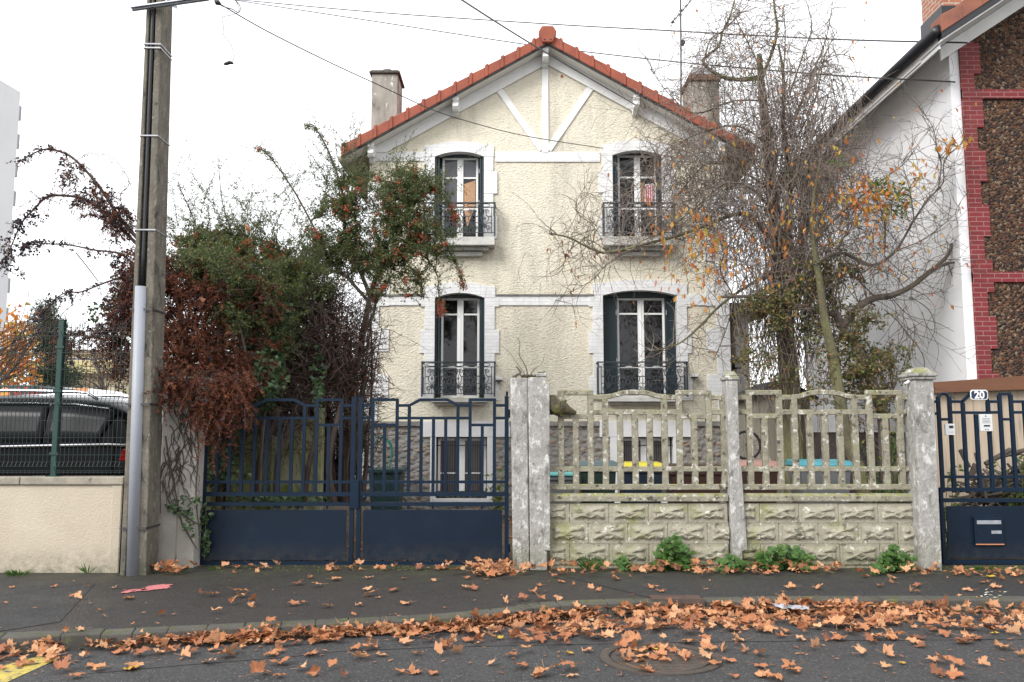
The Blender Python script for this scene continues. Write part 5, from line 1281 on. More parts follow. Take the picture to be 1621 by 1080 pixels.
for (dx, zb, zbt, zr, w, rw) in secs:
    half = body_section(0, zb, zbt, zr, w, rw)
    ring_ = [(yc-y, z) for y, z in half]+[(yc+y, z) for y, z in reversed(half)]
    vs += [(xe+dx, y, z+Z0) for y, z in ring_]
fs = []
for i in range(len(secs)-1):
    for j in range(15): fs.append((i*16+j, i*16+j+1, (i+1)*16+j+1, (i+1)*16+j))
    fs.append((i*16+15, i*16, (i+1)*16, (i+1)*16+15))
fs.append(tuple(range(15, -1, -1))); fs.append(tuple((len(secs)-1)*16+j for j in range(16)))
mb.add(vs, fs); o = mb.build('body', mt_carpaint, car, smooth=True); s_ = o.modifiers.new('s', 'SUBSURF'); s_.levels = 2; s_.render_levels = 2
def lerp_sec(dx):
    for a, b in zip(secs, secs[1:]):
        if a[0] >= dx >= b[0]:
            k = (a[0]-dx)/(a[0]-b[0]); return [a[i]+(b[i]-a[i])*k for i in range(6)]
    return list(secs[-1])
def side_pt(dx, u, off=.0):
    """point on the near side: u 0 = belt, 1 = roof rail"""
    _, zb, zbt, zr, w, rw = lerp_sec(dx); y = w*.975+(rw+.06-w*.975)*u; z = zbt+(zr-.10-zbt)*u
    return Vector((xe+dx, yc-y-off, z+Z0))
for (a, b, ta, tb) in ((-.62, -1.30, -.42, -1.30), (-1.325, -2.32, -1.325, -2.32), (-2.345, -3.32, -2.345, -2.95)):
    mb = MB(); n = 10; vs = []
    for i in range(n+1):
        k = i/n; low = a+(b-a)*k; up = ta+(tb-ta)*k
        if (a, b) == (-.62, -1.28): low, up = -.22+(b+.22)*k, -.52+(b+.52)*k
        if a == -2.36: up = -2.36+(-2.98+2.36)*k
        for u in (0.03, .35, .65, .96): vs.append(side_pt(low+(up-low)*u, u, .012))
    fs = [(i*4+j, i*4+j+1, (i+1)*4+j+1, (i+1)*4+j) for i in range(n) for j in range(3)]
    mb.add(vs, fs); w = mb.build('side_window', mt_carglass, car, smooth=True); s_ = w.modifiers.new('t', 'SOLIDIFY'); s_.thickness = .004
mb = MB(); mb.tube([side_pt(-.12-3.2*i/30, .0, .026) for i in range(31)], .019, 6); mb.tube([side_pt(-.55-2.7*i/30, .965, .018) for i in range(31)], .008, 5); mb.build('window_trim', mt_chrome, car)
mb = MB(); pts = []
for i in range(16):
    dx = -.75-2.1*i/15; _, zb, zbt, zr, w, rw = lerp_sec(dx); lift = .065 if 0 < i < 15 else .0; pts.append(Vector((xe+dx, yc-rw+.03, zr+Z0+lift-.02)))
mb.tube(pts, .022, 7); mb.build('roof_rail', mt_chrome, car, smooth=True)
mb = MB(); mb.tube([p+Vector((0, 2*(yc-p.y), 0)) for p in pts], .022, 7); mb.build('roof_rail', mt_chrome, car, smooth=True)
for s in (-1, 1):
    mb = MB(); y = yc+s*.82; mb.hexa([(xe-.32,y-.07,Z0+.88),(xe-.01,y-.05,Z0+.86),(xe-.01,y+.05,Z0+.86),(xe-.32,y+.07,Z0+.88)], [(xe-.25,y-.10,Z0+1.03),(xe-.03,y-.06,Z0+1.02),(xe-.03,y+.06,Z0+1.02),(xe-.25,y+.1,Z0+1.03)]); mb.build('tail_lamp', mt_red, car, bevel=.01)
for dx in (-.95, -3.65):
    for s in (-1, 1):
        y = yc+s*.86; mb = MB(); mb.tube([(xe+dx, y-s*.22, Z0+.34), (xe+dx, y-s*.02, Z0+.34), (xe+dx, y+s*.03, Z0+.34), (xe+dx, y+s*.035, Z0+.34)], [.33,.34,.32,.25], 24); w = mb.build('wheel', mt_tyre, car)
        mb = MB(); mb.cyl((xe+dx, y, Z0+.34), (xe+dx, y+s*.045, Z0+.34), .21, 18)
        mb.build('rim', mt_steel, w)
for dx in (-1.9, -2.85):
    mb = MB(); p0 = side_pt(dx, -.12, .02); mb.tube([p0, p0+Vector((-.09,-.02,0)), p0+Vector((-.18,0,0))], .013, 6); mb.build('door_handle', mt_carpaint, car)

# ================================================================== far things on the left
t = thing('shop_trailer', P(0, 640, 24), 'dark green market trailer with an orange fruit and red lettering', 'trailer')
TY = 23.0; a = P(-260, 605, TY); b = P(57, 605, TY); zt_ = P(57, 612, TY).z; zt0 = P(-20, 602, TY).z
mb = MB(); mb.box(a.x, b.x, TY, TY+2.2, Z0+.45, zt_+.04); mb.build('box_body', M('dark green panel', (.022,.055,.050), rough=.5), t, bevel=.04)
mb = MB()
for x in (b.x-1.2, b.x-3.6): mb.cyl((x, TY+.02, Z0+.34), (x, TY+.22, Z0+.34), .33, 18)
mb.build('wheel', mt_tyre, t)
mb = MB(); c_ = P(7, 624, TY); n = 16
mb.prism([(c_.x-.14, c_.z-.22)]+[(c_.x+math.cos(math.pi*(1-i/n))*.14, c_.z-.02+math.sin(math.pi*i/n)*.2) for i in range(n+1)]+[(c_.x+.14, c_.z-.22)], TY-.006, TY-.002); mb.build('fruit_emblem', M('orange print', (.60,.30,.07), rough=.6), t)
text_mesh('lettering', 'Nosh Food', .38, (P(35, 622, TY).x, TY-.004, P(35, 621, TY).z), 0, M('red print', (.55,.04,.03), rough=.6), t, sx=.62)
t = thing('striped_van', P(110, 650, 27), 'white van with orange and red side stripes parked far behind the black car', 'van')
VY = 26.5; a = P(55, 620, VY); b = P(190, 620, VY); zt_ = P(100, 613, VY).z
mb = MB(); sec = [(a.x, Z0+.4), (b.x, Z0+.4), (b.x, zt_-1.0), (b.x-.55, zt_-.18), (b.x-.9, zt_-.05), (a.x+.6, zt_), (a.x+.12, zt_-.06), (a.x, zt_-.2)]
mb.prism(sec, VY, VY+1.95); mb.build('body', M('white van paint', (.75,.75,.76), rough=.3), t, bevel=.06, seg=2)
z_ = P(100, 621, VY).z
mb = MB(); mb.box(a.x+.1, b.x-1.0, VY-.008, VY-.003, z_-.10, z_+.12); mb.build('side_stripe', M('orange stripe paint', (.75,.30,.12), rough=.4), t)
mb = MB(); mb.box(a.x+.5, P(112,620,VY).x, VY-.013, VY-.009, z_-.20, z_-.02); mb.build('side_stripe', M('red stripe paint', (.6,.03,.05), rough=.4), t)
mb = MB(); mb.box(a.x+.3, b.x-1.1, VY-.014, VY-.004, z_-.75, z_-.28); mb.build('side_window', mt_carglass, t)
mb = MB()
for x in (a.x+.7, b.x-.8): mb.cyl((x, VY-.02, Z0+.32), (x, VY+.2, Z0+.32), .32, 16)
mb.build('wheel', mt_tyre, t)
# yellow low building
t = thing('yellow_building', P(140, 640, 62), 'low pale yellow two storey building far behind the parking lot', 'building')
YY = 60; a = P(60, 600, YY).x; b = P(182, 600, YY).x; zt_ = P(150, 562, YY).z; zm = P(150, 590, YY).z
mb = MB(); mb.box(a, b, YY, YY+12, 0, zt_); mb.build('wall', M('pale yellow render', (.55,.49,.32), (.48,.43,.28), 1), t)
mb = MB(); mb.box(a-.3, b+.3, YY-.4, YY+12.3, zt_, zt_+.35); mb.build('roof', M('brown flat roof', (.22,.16,.11)), t)
mb = MB(); mb.box(a-.1, b+.1, YY-.9, YY+.01, zm-.1, zm+.8); mb.build('balcony_band', M('ochre parapet', (.50,.43,.22)), t)
for i in range(6):
    x = a+(b-a)*(i+.5)/6
    for z0_, h_ in ((.9, 1.7), (zm+.85, 1.2)):
        mb = MB(); mb.box(x-.45, x+.45, YY-.03, YY+.01, z0_, min(z0_+h_, zt_-.2)); w = mb.build('window', mt_glassgrey, t)
        mb = MB(); frame_bars(mb, x-.5, x+.5, z0_-.05, min(z0_+h_, zt_-.2)+.05, YY-.06, .07, .04); mb.build('frame', mt_whiteplain, w)
# tall tower block
t = thing('tower_block', P(-60, 640, 86), 'tall white apartment tower with small end balconies at the far left', 'building')
TX = P(22.5, 300, 84).x; TT = P(22, 146, 84).z
mb = MB(); mb.box(TX-22, TX, 72, 84, 0, TT) if False else mb.add([(TX-1.2-20,70,0),(TX-1.2,70,0),(TX,84,0),(TX-20,84,0),(TX-1.2-20,70,TT+0),(TX-1.2,70,TT),(TX,84,TT),(TX-20,84,TT)], [(0,3,2,1),(4,5,6,7),(0,1,5,4),(1,2,6,5),(2,3,7,6),(3,0,4,7)])
mb.build('wall', M('white tower render', (.70,.70,.71), (.64,.64,.655), .15), t)
for i in range(13):
    z = TT-2.9-i*3.0
    if z < 2: break
    mb = MB(); mb.box(TX-4, TX-.02, 84.01, 84.42, z, z+.15); mb.box(TX-4, TX-.02, 84.36, 84.42, z+.16, z+1.5); mb.box(TX-.08, TX-.03, 84.02, 84.35, z+.16, z+1.5); mb.build('balcony', M('grey balcony', (.33,.33,.34)) if i == 0 else bpy.data.materials['grey balcony'], t)
# ================================================================== vegetation
def walk(mb, p, d, L, r, curl, grav, lv, rg, sink, child=.25, spread=.9, n=3, minr=.0022, step=None):
    """wandering twig with side twigs; sink(points, level) receives each path"""
    k = max(3, int(L/(step or max(.07, L/9)))); st = L/k; pts = [p.copy()]; q = p.copy(); d = d.normalized()
    tw = rv(rg)*curl
    for i in range(k):
        d = (d+tw*.5+rv(rg)*curl*.7+Vector((0,0,grav*st))).normalized()
        if rg.random() < .3: tw = rv(rg)*curl
        q = q+d*st; pts.append(q.copy())
        if lv > 0 and i > 0 and rg.random() < child:
            s = rv(rg); s = (d+s*spread).normalized()
            walk(mb, q, s, L*rg.uniform(.35,.65), r*.55, curl, grav, lv-1, rg, sink, child, spread, n, minr, step)
    mb.tube(pts, [max(minr, r*(1-.75*i/k)) for i in range(k+1)], n, False)
    if sink: sink(pts, lv)
def near_start(guides, tgt, rg, low=True):
    best = None
    for g in guides:
        for i in range(0, len(g), 2):
            dd = (g[i]-tgt).length+(.6 if g[i].z > tgt.z else 0)+rg.uniform(0,.5)
            if best is None or dd < best[0]: best = (dd, g[i])
    return best[1]
def limb(mb, s, e, r0, r1, rg, arch=.12, n=5, wob=.06):
    L = (e-s).length; k = max(4, int(L/.25)); pts = []
    ph = rv(rg)*wob*L
    for i in range(k+1):
        u = i/k; p = s.lerp(e, u); p = p+Vector((0,0,arch*L*math.sin(math.pi*u)*1.0))+ph*math.sin(math.pi*u)+rv(rg)*.02*min(1,L)
        pts.append(p)
    mb.tube(pts, [r0+(r1-r0)*i/k for i in range(k+1)], n, False); return pts
def small_leaves(lm, pts, rg, per, size, ratio=.45, jit=.02, droop=0, mats=None):
    for a, b in zip(pts, pts[1:]):
        t = (b-a)
        for i in range(per):
            p = a.lerp(b, rg.random())+rv(rg)*jit; d = (t.normalized()*.5+rv(rg)+Vector((0,0,-droop))).normalized()
            s = size*rg.uniform(.65,1.25); lm.leaf(p, s, s*ratio, d, rv(rg))
def blob_pt(px, py, Y, rx, ry, rY, rg):
    while True:
        a, b, c = rg.uniform(-1,1), rg.uniform(-1,1), rg.uniform(-1,1)
        if a*a+b*b+c*c < 1: return P(px+a*rx, py+b*ry, Y+c*rY)
def guides(mb, lst, Y0, n=8, jit=0.0):
    out = []
    for pts, r0, r1, *yy in lst:
        Y = yy[0] if yy else Y0
        p, rr = smooth_path(PX(pts, Y, jit), [r0, r1], 4); mb.tube(p, rr, n); out.append(p)
    return out


def wisps(mb, lm, spec, rg, up=.8, sz_=.024, L=(.35,.95)):
    for (x, y, Y, rx, ry, n) in spec:
        for i in range(n):
            q = blob_pt(x, y, Y, rx, ry, .35, rg); d = (rv(rg)*.8+Vector((rg.uniform(-.5,.3),0,up))).normalized(); tp = []
            walk(mb, q, d, rg.uniform(*L), .005, .10, -.1, 1, rg, lambda pts, lv: tp.append(pts), .3, .7)
            for pts in tp: small_leaves(lm, pts, rg, 6, sz_*1.25, .42, .02)

# ---- firethorn tree beside the house (green, orange berries)
rg = random.Random(21)
t = thing('firethorn_tree', P(565, 790, 13.6), 'tall green firethorn with orange berries leaning in front of the house corner', 'tree')
mb = MB()
gs = guides(mb, [([(545,800),(550,700),(556,620),(572,540),(586,470),(598,430),(605,400)], .075, .03), ([(586,470),(570,430),(552,400),(545,350),(541,300),(520,240),(500,205),(486,200)], .035, .008), ([(541,300),(545,260),(545,225)], .015, .005),
   ([(510,385),(470,310),(440,265),(418,240),(406,236)], .018, .005), ([(586,480),(550,440),(520,410),(510,385)], .03, .02),
   ([(605,400),(640,350),(650,300),(655,265)], .02, .006), ([(605,400),(650,330),(690,300),(715,330),(722,350)], .02, .006),
   ([(600,420),(650,390),(690,370),(712,400),(728,430),(735,455)], .018, .005), ([(610,410),(660,400),(690,430),(694,460),(700,495)], .016, .005), ([(600,425),(640,420),(665,440),(668,470)], .015, .005),
   ([(598,430),(560,400),(520,400),(480,420),(440,430)], .03, .01), ([(570,540),(590,500),(596,470)], .03, .02)], 13.6, 7)
lm = MB(); bm = MB(); sprays = []
blobs = [(600,300,13.5,55,45,.5,26), (560,330,13.6,60,45,.5,24), (640,330,13.4,60,50,.5,34), (600,400,13.5,75,38,.5,34), (540,400,13.6,60,40,.5,24), (660,380,13.3,45,40,.4,24), (480,430,13.7,45,22,.4,12), (620,450,13.5,55,20,.4,12), (655,290,13.4,30,18,.3,8), (530,300,13.6,25,30,.3,6), (500,380,13.6,30,30,.3,8)]
for (x, y, Y, rx, ry, rY, n) in blobs:
    for i in range(n):
        e = blob_pt(x, y, Y, rx, ry, rY, rg); s = near_start(gs, e, rg)
        p = limb(mb, s, e, .010, .004, rg, .1); half = p[len(p)//3:]
        small_leaves(lm, half, rg, 9, .040, .5, .05)
        for j in range(7):
            q = half[rg.randrange(len(half))]; d = (rv(rg)+Vector((0,0,.35))).normalized(); tp = []
            walk(mb, q, d, rg.uniform(.18,.42), .004, .22, 0, 0, rg, lambda pts, lv: tp.append(pts))
            for pts in tp: small_leaves(lm, pts, rg, 8, .040, .5, .030)
        sprays.append(half)
for g in gs[1:]:
    sub_ = g[len(g)//3:]
    small_leaves(lm, sub_, rg, 26, .040, .48, .05); sprays.append(sub_)
    for q in sub_[::1]:
        for s in range(2):
            tp = []; walk(mb, q, (rv(rg)+Vector((0,0,.5))).normalized(), rg.uniform(.12,.38), .004, .12, .3, 0, rg, lambda pts, lv: tp.append(pts))
            for pts in tp: small_leaves(lm, pts, rg, 5, .026, .45, .02)
def berries(bm, sprays, n, rg, r=.0095, lo=None):
    for i in range(n):
        p = sprays[rg.randrange(len(sprays))]; q = p[rg.randrange(len(p)//2, len(p))]+rv(rg)*.05
        for j in range(rg.randint(4, 13)): bm.ball(q+rv(rg)*rg.uniform(.01,.075), r*rg.uniform(.7,1.05), 5, 3)
berries(bm, sprays, 230, rg, .0145); berries(bm, [gs[7][12:], gs[8][12:], gs[1][8:16], gs[5][8:], gs[6][8:]], 80, rg, .012)
wisps(mb, lm, [(520,300,13.6,40,50,26), (450,330,13.6,30,40,10), (640,300,13.4,60,30,20), (490,430,13.6,60,20,16), (690,380,13.3,30,60,14), (560,260,13.6,40,20,12)], rg)
mb.build('trunk', mt_bark, t); lm.build('crown', mt_pyra, t); bm.build('berries', mt_berry, t)

# ---- firethorn shrub left, lower mass
rg = random.Random(22)
t = thing('firethorn_shrub', P(400, 790, 12.6), 'broad firethorn shrub with red berries rising behind the left gate leaf', 'shrub')
mb = MB(); gs = guides(mb, [([(395,800),(400,700),(395,600),(380,500),(370,420)], .05, .02), ([(420,800),(430,700),(440,600),(450,520),(455,450)], .05, .02), ([(400,700),(370,620),(345,520),(330,440)], .035, .015), ([(375,440),(370,380),(352,320),(346,255)], .015, .004), ([(350,430),(320,380),(300,330),(284,296)], .014, .004), ([(370,420),(400,370),(420,345)], .014, .005), ([(440,600),(480,540),(500,470)], .03, .01), ([(430,430),(440,400),(450,380)], .012, .005)], 12.6, 7)
lm = MB(); bm = MB(); sprays = []
for (x, y, Y, rx, ry, rY, n) in [(300,420,11.0,34,26,.2,16), (345,430,11.1,30,34,.2,18), (360,490,11.1,26,50,.2,12), (400,450,11.5,50,60,.3,22), (430,520,11.6,40,40,.3,14), (350,400,12.5,60,40,.4,34), (410,420,12.6,60,45,.5,36), (450,450,12.7,50,45,.5,26), (340,460,12.4,55,50,.4,20), (400,490,12.6,70,45,.5,26), (300,400,12.4,35,35,.3,16), (480,440,12.8,40,40,.4,16), (520,460,13,30,35,.3,8)]:
    for i in range(n):
        e = blob_pt(x, y, Y, rx, ry, rY, rg); s = near_start(gs, e, rg); p = limb(mb, s, e, .009, .004, rg, .1); half = p[len(p)//3:]
        small_leaves(lm, half, rg, 16, .042, .5, .05); sprays.append(half)
        for j in range(9):
            q = half[rg.randrange(len(half))]; tp = []
            walk(mb, q, (rv(rg)+Vector((0,0,.4))).normalized(), rg.uniform(.15,.4), .004, .2, 0, 0, rg, lambda pts, lv: tp.append(pts))
            for pts in tp: small_leaves(lm, pts, rg, 8, .040, .5, .030)
for g in (gs[3], gs[4], gs[5], gs[7]):
    for q in g[len(g)//4:]:
        small_leaves(lm, [q, q+Vector((0,0,.05))], rg, 6, .026, .4, .02)
        for s in range(3):
            tp = []; walk(mb, q, (rv(rg)+Vector((0,0,.7))).normalized(), rg.uniform(.08,.28), .004, .1, .3, 0, rg, lambda pts, lv: tp.append(pts))
            for pts in tp: small_leaves(lm, pts, rg, 4, .022, .4, .015)
top_sprays = [s for s in sprays if s[-1].z > P(400, 420, 12.6).z]
berries(bm, top_sprays, 170, rg, .0145); berries(bm, sprays, 40, rg, .012)
wisps(mb, lm, [(350,360,12.6,60,30,34), (420,380,12.6,60,25,26), (300,370,12.5,30,30,16), (480,420,12.8,50,25,20)], rg)
mb.build('stems', mt_bark, t); lm.build('foliage', mt_pyra, t); bm.build('berries', mt_berry, t)

# ---- withered rust brown shrub with berry tassels arching over the lot
rg = random.Random(23)
t = thing('withered_shrub', P(285, 700, 11.4), 'withered rust brown shrub cascading over the gate and arching past the pole', 'shrub')
mb = MB(); Yw = 11.2
gs = guides(mb, [([(330,720),(310,620),(290,520),(275,450),(255,410)], .06, .03), ([(255,415),(215,375),(190,345),(160,300),(140,275),(115,250),(95,240),(75,236),(55,242),(38,252),(22,256)], .028, .005), ([(262,430),(215,385),(180,350),(140,318),(105,310),(75,312),(55,330),(35,352),(22,380),(12,405),(5,420)], .026, .005),
   ([(265,450),(220,425),(190,402),(150,396),(110,388),(70,386),(50,384),(30,392)], .018, .004), ([(240,460),(200,440),(160,450),(130,462),(100,465),(70,490),(50,520)], .016, .004), ([(120,400),(140,425),(155,445)], .008, .006),
   ([(255,412),(215,395),(190,405),(180,420)], .008, .004), ([(215,375),(200,340),(190,310),(205,290),(190,262),(172,246),(140,244),(128,250)], .006, .003),
   ([(270,440),(320,430),(360,470),(385,540),(395,600)], .03, .01), ([(260,430),(300,440),(340,500),(352,580),(360,650)], .03, .01), ([(255,430),(240,470),(215,500),(195,545),(180,600)], .025, .006), ([(270,450),(290,520),(300,590),(285,640)], .02, .006), ([(280,430),(310,405),(340,420),(370,440)], .02, .008)], Yw, 7, .02)
lm = MB(); bb = MB()
def tassel(p, L, rg, leafy=1.0, berry=0.0, sz=.030):
    pts = [p]; d = (rv(rg)*1.15+Vector((0,0,-.65))).normalized(); k = max(3, int(L/.05)); q = p
    for i in range(k):
        d = (d+rv(rg)*.2+Vector((0,0,-.09))).normalized(); q = q+d*L/k; pts.append(q)
    mb.tube(pts, [.0035,.0015], 3, False)
    for a, b in zip(pts, pts[1:]):
        if leafy:
            for s in range(int(5*leafy+rg.random())):
                dd = ((b-a).normalized()*.7+rv(rg)*.75).normalized(); s_ = sz*rg.uniform(.6,1.4); lm.leaf(a.lerp(b, rg.random()), s_, s_*.3, dd, rv(rg), .2)
        if berry and rg.random() < berry:
            for s in range(rg.randint(2,5)): bb.ball(a+rv(rg)*.028, .014*rg.uniform(.7,1.2), 5, 3)
for gi, (den, L, lf, br) in {1:(2,.11,1.1,.10), 2:(2,.22,1.0,.30), 3:(2,.17,.8,.38), 4:(2,.20,.6,.40), 6:(2,.10,.4,.4), 7:(1,.05,.3,0)}.items():
    g = gs[gi]
    for i in range(3, len(g)):
        for j in range(den):
            q = g[i]+rv(rg)*.03; far = i/len(g)
            L2 = L*rg.uniform(.4,1.3)
            if gi == 2 and far > .45: L2 *= 1.5
            tassel(q, L2, rg, lf*(1.3 if far < .5 else .7), br*(1.4 if far > .55 else .35))
        small_leaves(lm, [g[i-1], g[i]], rg, 4, .03, .3, .04)
for (x, y, Y, rx, ry, rY, n) in [(185,345,Yw,28,22,.25,17), (150,310,Yw,22,14,.2,12), (110,270,Yw,20,12,.15,5), (240,430,11.2,40,35,.3,80), (205,480,11.1,35,35,.3,60), (300,470,11.2,64,50,.35,105), (290,545,11.1,58,48,.35,105), (350,560,11.2,46,54,.3,70), (330,620,10.95,45,30,.15,60), (270,610,10.95,28,30,.2,40), (345,625,10.08,34,34,.05,26), (300,605,10.02,34,16,.05,18), (325,650,10.06,22,24,.05,10), (375,610,10.08,24,30,.05,12), (342,685,10.1,10,24,.03,5), (262,600,10.0,10,36,.05,9), (385,655,10.1,6,20,.03,3), (215,440,11.2,28,40,.3,40), (170,520,11.2,35,30,.3,22), (120,540,11.2,40,26,.3,9), (385,600,11.2,20,35,.2,22), (200,570,11.1,25,35,.2,22), (395,470,11.5,40,60,.3,26), (430,560,11.5,40,50,.3,16)]:
    for i in range(n):
        e = blob_pt(x, y, Y, rx, ry, rY, rg); s = near_start(gs, e, rg)
        if rg.random() < .45: limb(mb, s, e, .006, .003, rg, .15, 4)
        for j in range(4): tassel(e+rv(rg)*.09, rg.uniform(.12,.36), rg, 1.6 if x > 230 else 1.1, .03 if x > 230 else .28, .040)
mb.build('stems', mt_twigdark, t); lm.build('withered_leaves', mt_rustleaf, t); bb.build('berries', mt_blackberry, t)

# ---- ivy mass in the middle
rg = random.Random(24)
t = thing('ivy_thicket', P(390, 790, 12.0), 'dark green ivy climbing through the shrubs above the left gate leaf', 'ivy')
mb = MB(); lm = MB(); gs = guides(mb, [([(380,800),(385,700),(390,620),(400,540),(370,460)], .03, .01), ([(410,800),(415,700),(425,620),(440,560)], .03, .01)], 11.9, 6)
def ivyleaf(lm, p, s, rg, face=Vector((0,-1,.4))):
    n_ = (face.normalized()+rv(rg)*.75).normalized(); d = (Vector((0,0,-1))+rv(rg)*.7); d = (d-n_*d.dot(n_)).normalized(); x = d.cross(n_)
    o = [(0,0),(.5,.15),(.38,.45),(.15,.55),(0,1.0),(-.15,.55),(-.38,.45),(-.5,.15)]
    vs = [p+x*a*s+d*b*s+n_*(.12*s*abs(a)) for a, b in o]; c_ = p+d*.4*s
    lm.add([c_]+vs, [(0, i+1, (i+1) % 8+1) for i in range(8)])
for (x, y, Y, rx, ry, rY, n) in [(425,590,11.3,34,40,.2,110), (385,460,11.9,38,32,.3,170), (380,520,11.8,40,40,.3,150), (415,570,11.8,38,50,.3,330), (400,620,11.8,45,36,.25,300), (440,500,12,30,30,.3,90), (350,600,11.7,45,36,.2,130), (440,540,12,26,26,.3,80), (245,560,11.5,30,60,.3,120), (190,500,11.7,30,60,.3,90), (160,490,11.8,26,25,.3,35), (505,600,12,12,60,.2,50), (330,520,11.6,50,50,.25,120), (350,740,11.4,50,30,.3,90), (440,790,11.6,90,12,.4,120)]:
    for i in range(int(n*1.25)): ivyleaf(lm, blob_pt(x, y, Y, rx, ry, rY, rg), rg.uniform(.05,.095), rg)
mb.build('stems', mt_bark, t); lm.build('leaves', mt_ivy, t)

# ---- dark thicket of bare stems behind the gate
rg = random.Random(25)
t = thing('bare_thicket', P(510, 790, 13.2), 'dark tangled bare shrub with many upright stems between ivy and house', 'shrub')
mb = MB(); lm = MB()
for i in range(120):
    x0 = rg.uniform(380, 578); Y = rg.uniform(12.75, 13.9); lean = rg.uniform(-40, 50); top = rg.uniform(450, 600)
    p, rr = smooth_path(PX([(x0,800),(x0+lean*.15+rg.uniform(-8,8),720),(x0+lean*.5+rg.uniform(-10,10),640),(x0+lean+rg.uniform(-12,12),top)], Y, .08), [rg.uniform(.012,.05), .008], 4); mb.tube(p, rr, 6)
    for q in p[5:]:
        for j in range(3): walk(mb, q, rv(rg)+Vector((0,.3,.2)), rg.uniform(.2,.6), .007, .35, -.4, 1, rg, None, .3)
for (pts, r) in [([(345,800),(350,740),(356,690),(352,650)], .04), ([(405,800),(410,740),(425,690),(440,655)], .06), ([(436,800),(440,730),(452,690),(470,640)], .05), ([(480,800),(488,740),(500,690),(500,640)], .05), ([(530,800),(520,740),(530,680),(540,640)], .05)]:
    p, rr = smooth_path(PX(pts, 12.0, .05), [r, r*.6], 4); mb.tube(p, rr, 8)
for (x, y, Y, rx, ry, rY, n) in [(490,490,12.9,60,36,.4,200), (500,560,12.8,70,55,.5,330), (540,620,13,40,60,.4,240), (460,640,12.5,60,60,.5,240), (555,560,13.3,28,70,.3,170), (540,730,13.2,60,50,.4,70), (340,700,12.2,26,80,.3,90), (400,620,12.9,60,70,.3,200), (330,600,12.6,60,80,.3,160)]:
    for i in range(n): walk(mb, blob_pt(x, y, Y, rx, ry, rY, rg), rv(rg), rg.uniform(.3,.8), .009, .5, -.3, 1, rg, None, .35, minr=.004)
for i in range(6500):
    q = blob_pt(rg.choice([480,520,400]), 575, 12.9, 85, 115, .5, rg); s_ = rg.uniform(.025,.06); lm.leaf(q, s_, s_*.5)
mb.build('stems', M('dark reddish stems', (.050,.034,.028), (.085,.060,.048), 5, .95), t); lm.build('dead_leaves', mt_rustleaf, t)

# ---- creeper on the left pillar
rg = random.Random(26)
t = thing('pillar_creeper', P(290, 898, 10.2), 'thin dry creeper stems with a few ivy leaves clinging to left gate pillar', 'creeper')
mb = MB(); lm = MB()
Yc = 10.235
for i in range(46):
    x = rg.uniform(258, 312); y = rg.uniform(600, 740); pts = [(x, y)]; dx = rg.uniform(-1,1)
    for k in range(7): dx = dx*.7+rg.uniform(-.9,.9); x = min(316, max(254, x+dx*7)); y += rg.uniform(4,16); pts.append((x, y))
    mb.tube(smooth_path([P(a, b, Yc-.0) for a, b in pts], None, 3), [.006,.003], 4)
for pts in ([(262,690),(268,730),(278,780),(285,820),(300,850),(312,870)], [(300,620),(310,660),(314,720),(310,780),(316,850)], [(258,760),(270,800),(290,815),(312,830)]):
    p = smooth_path([P(a, b, Yc) for a, b in pts], None, 4); mb.tube(p, .008, 5)
for (x, y, rx, ry, n) in [(292,800,22,18,46), (300,830,10,22,26), (318,815,20,22,80), (326,850,8,30,60), (310,790,10,10,14), (270,800,9,9,9)]:
    for i in range(n): ivyleaf(lm, blob_pt(x, y, 10.2, rx, ry, .04, rg)+Vector((0,-.03,0)) if x < 315 else blob_pt(x, y, 10.42, rx, ry, .03, rg), rg.uniform(.035,.065), rg)
mb.build('stems', mt_twigdark, t); lm.build('leaves', mt_ivy, t)

# ---- the big bare tree on the right
rg = random.Random(31)
t = thing('vine_covered_tree', P(1250, 780, 14.0), 'tall pollarded bare tree smothered in dead hanging vines right of the house', 'tree')
mb = MB(); YT = 13.9
def g2(mb, lst, Y0, n=8): return guides(mb, lst, Y0, n, .03)
tr = g2(mb, [([(1262,790),(1256,700),(1250,600),(1240,500),(1232,400),(1222,300),(1212,200),(1205,130),(1202,86)], .20, .04), ([(1240,470),(1246,380),(1250,280),(1240,200),(1240,120),(1232,70)], .07, .015),
   ([(1240,520),(1262,420),(1282,340),(1296,300)], .07, .05)], YT, 10)
main = g2(mb, [([(1206,122),(1180,126),(1159,125),(1137,119),(1113,97),(1137,74),(1144,50),(1156,25),(1164,-6)], .04, .012), ([(1206,122),(1225,75),(1230,40),(1227,20),(1224,-10)], .03, .015),
   ([(1115,97),(1125,62),(1150,45),(1178,14)], .014, .006), ([(1205,110),(1190,80),(1170,40),(1160,20)], .012, .005), ([(1250,150),(1270,90),(1285,40),(1272,-10)], .014, .006), ([(1255,200),(1285,120),(1308,60),(1318,4)], .016, .006), ([(1250,240),(1290,160),(1305,90),(1325,50)], .014, .006), ([(1240,120),(1243,60),(1240,10)], .013, .006), ([(1260,180),(1300,100),(1345,90),(1360,140)], .010, .004)], YT, 6)
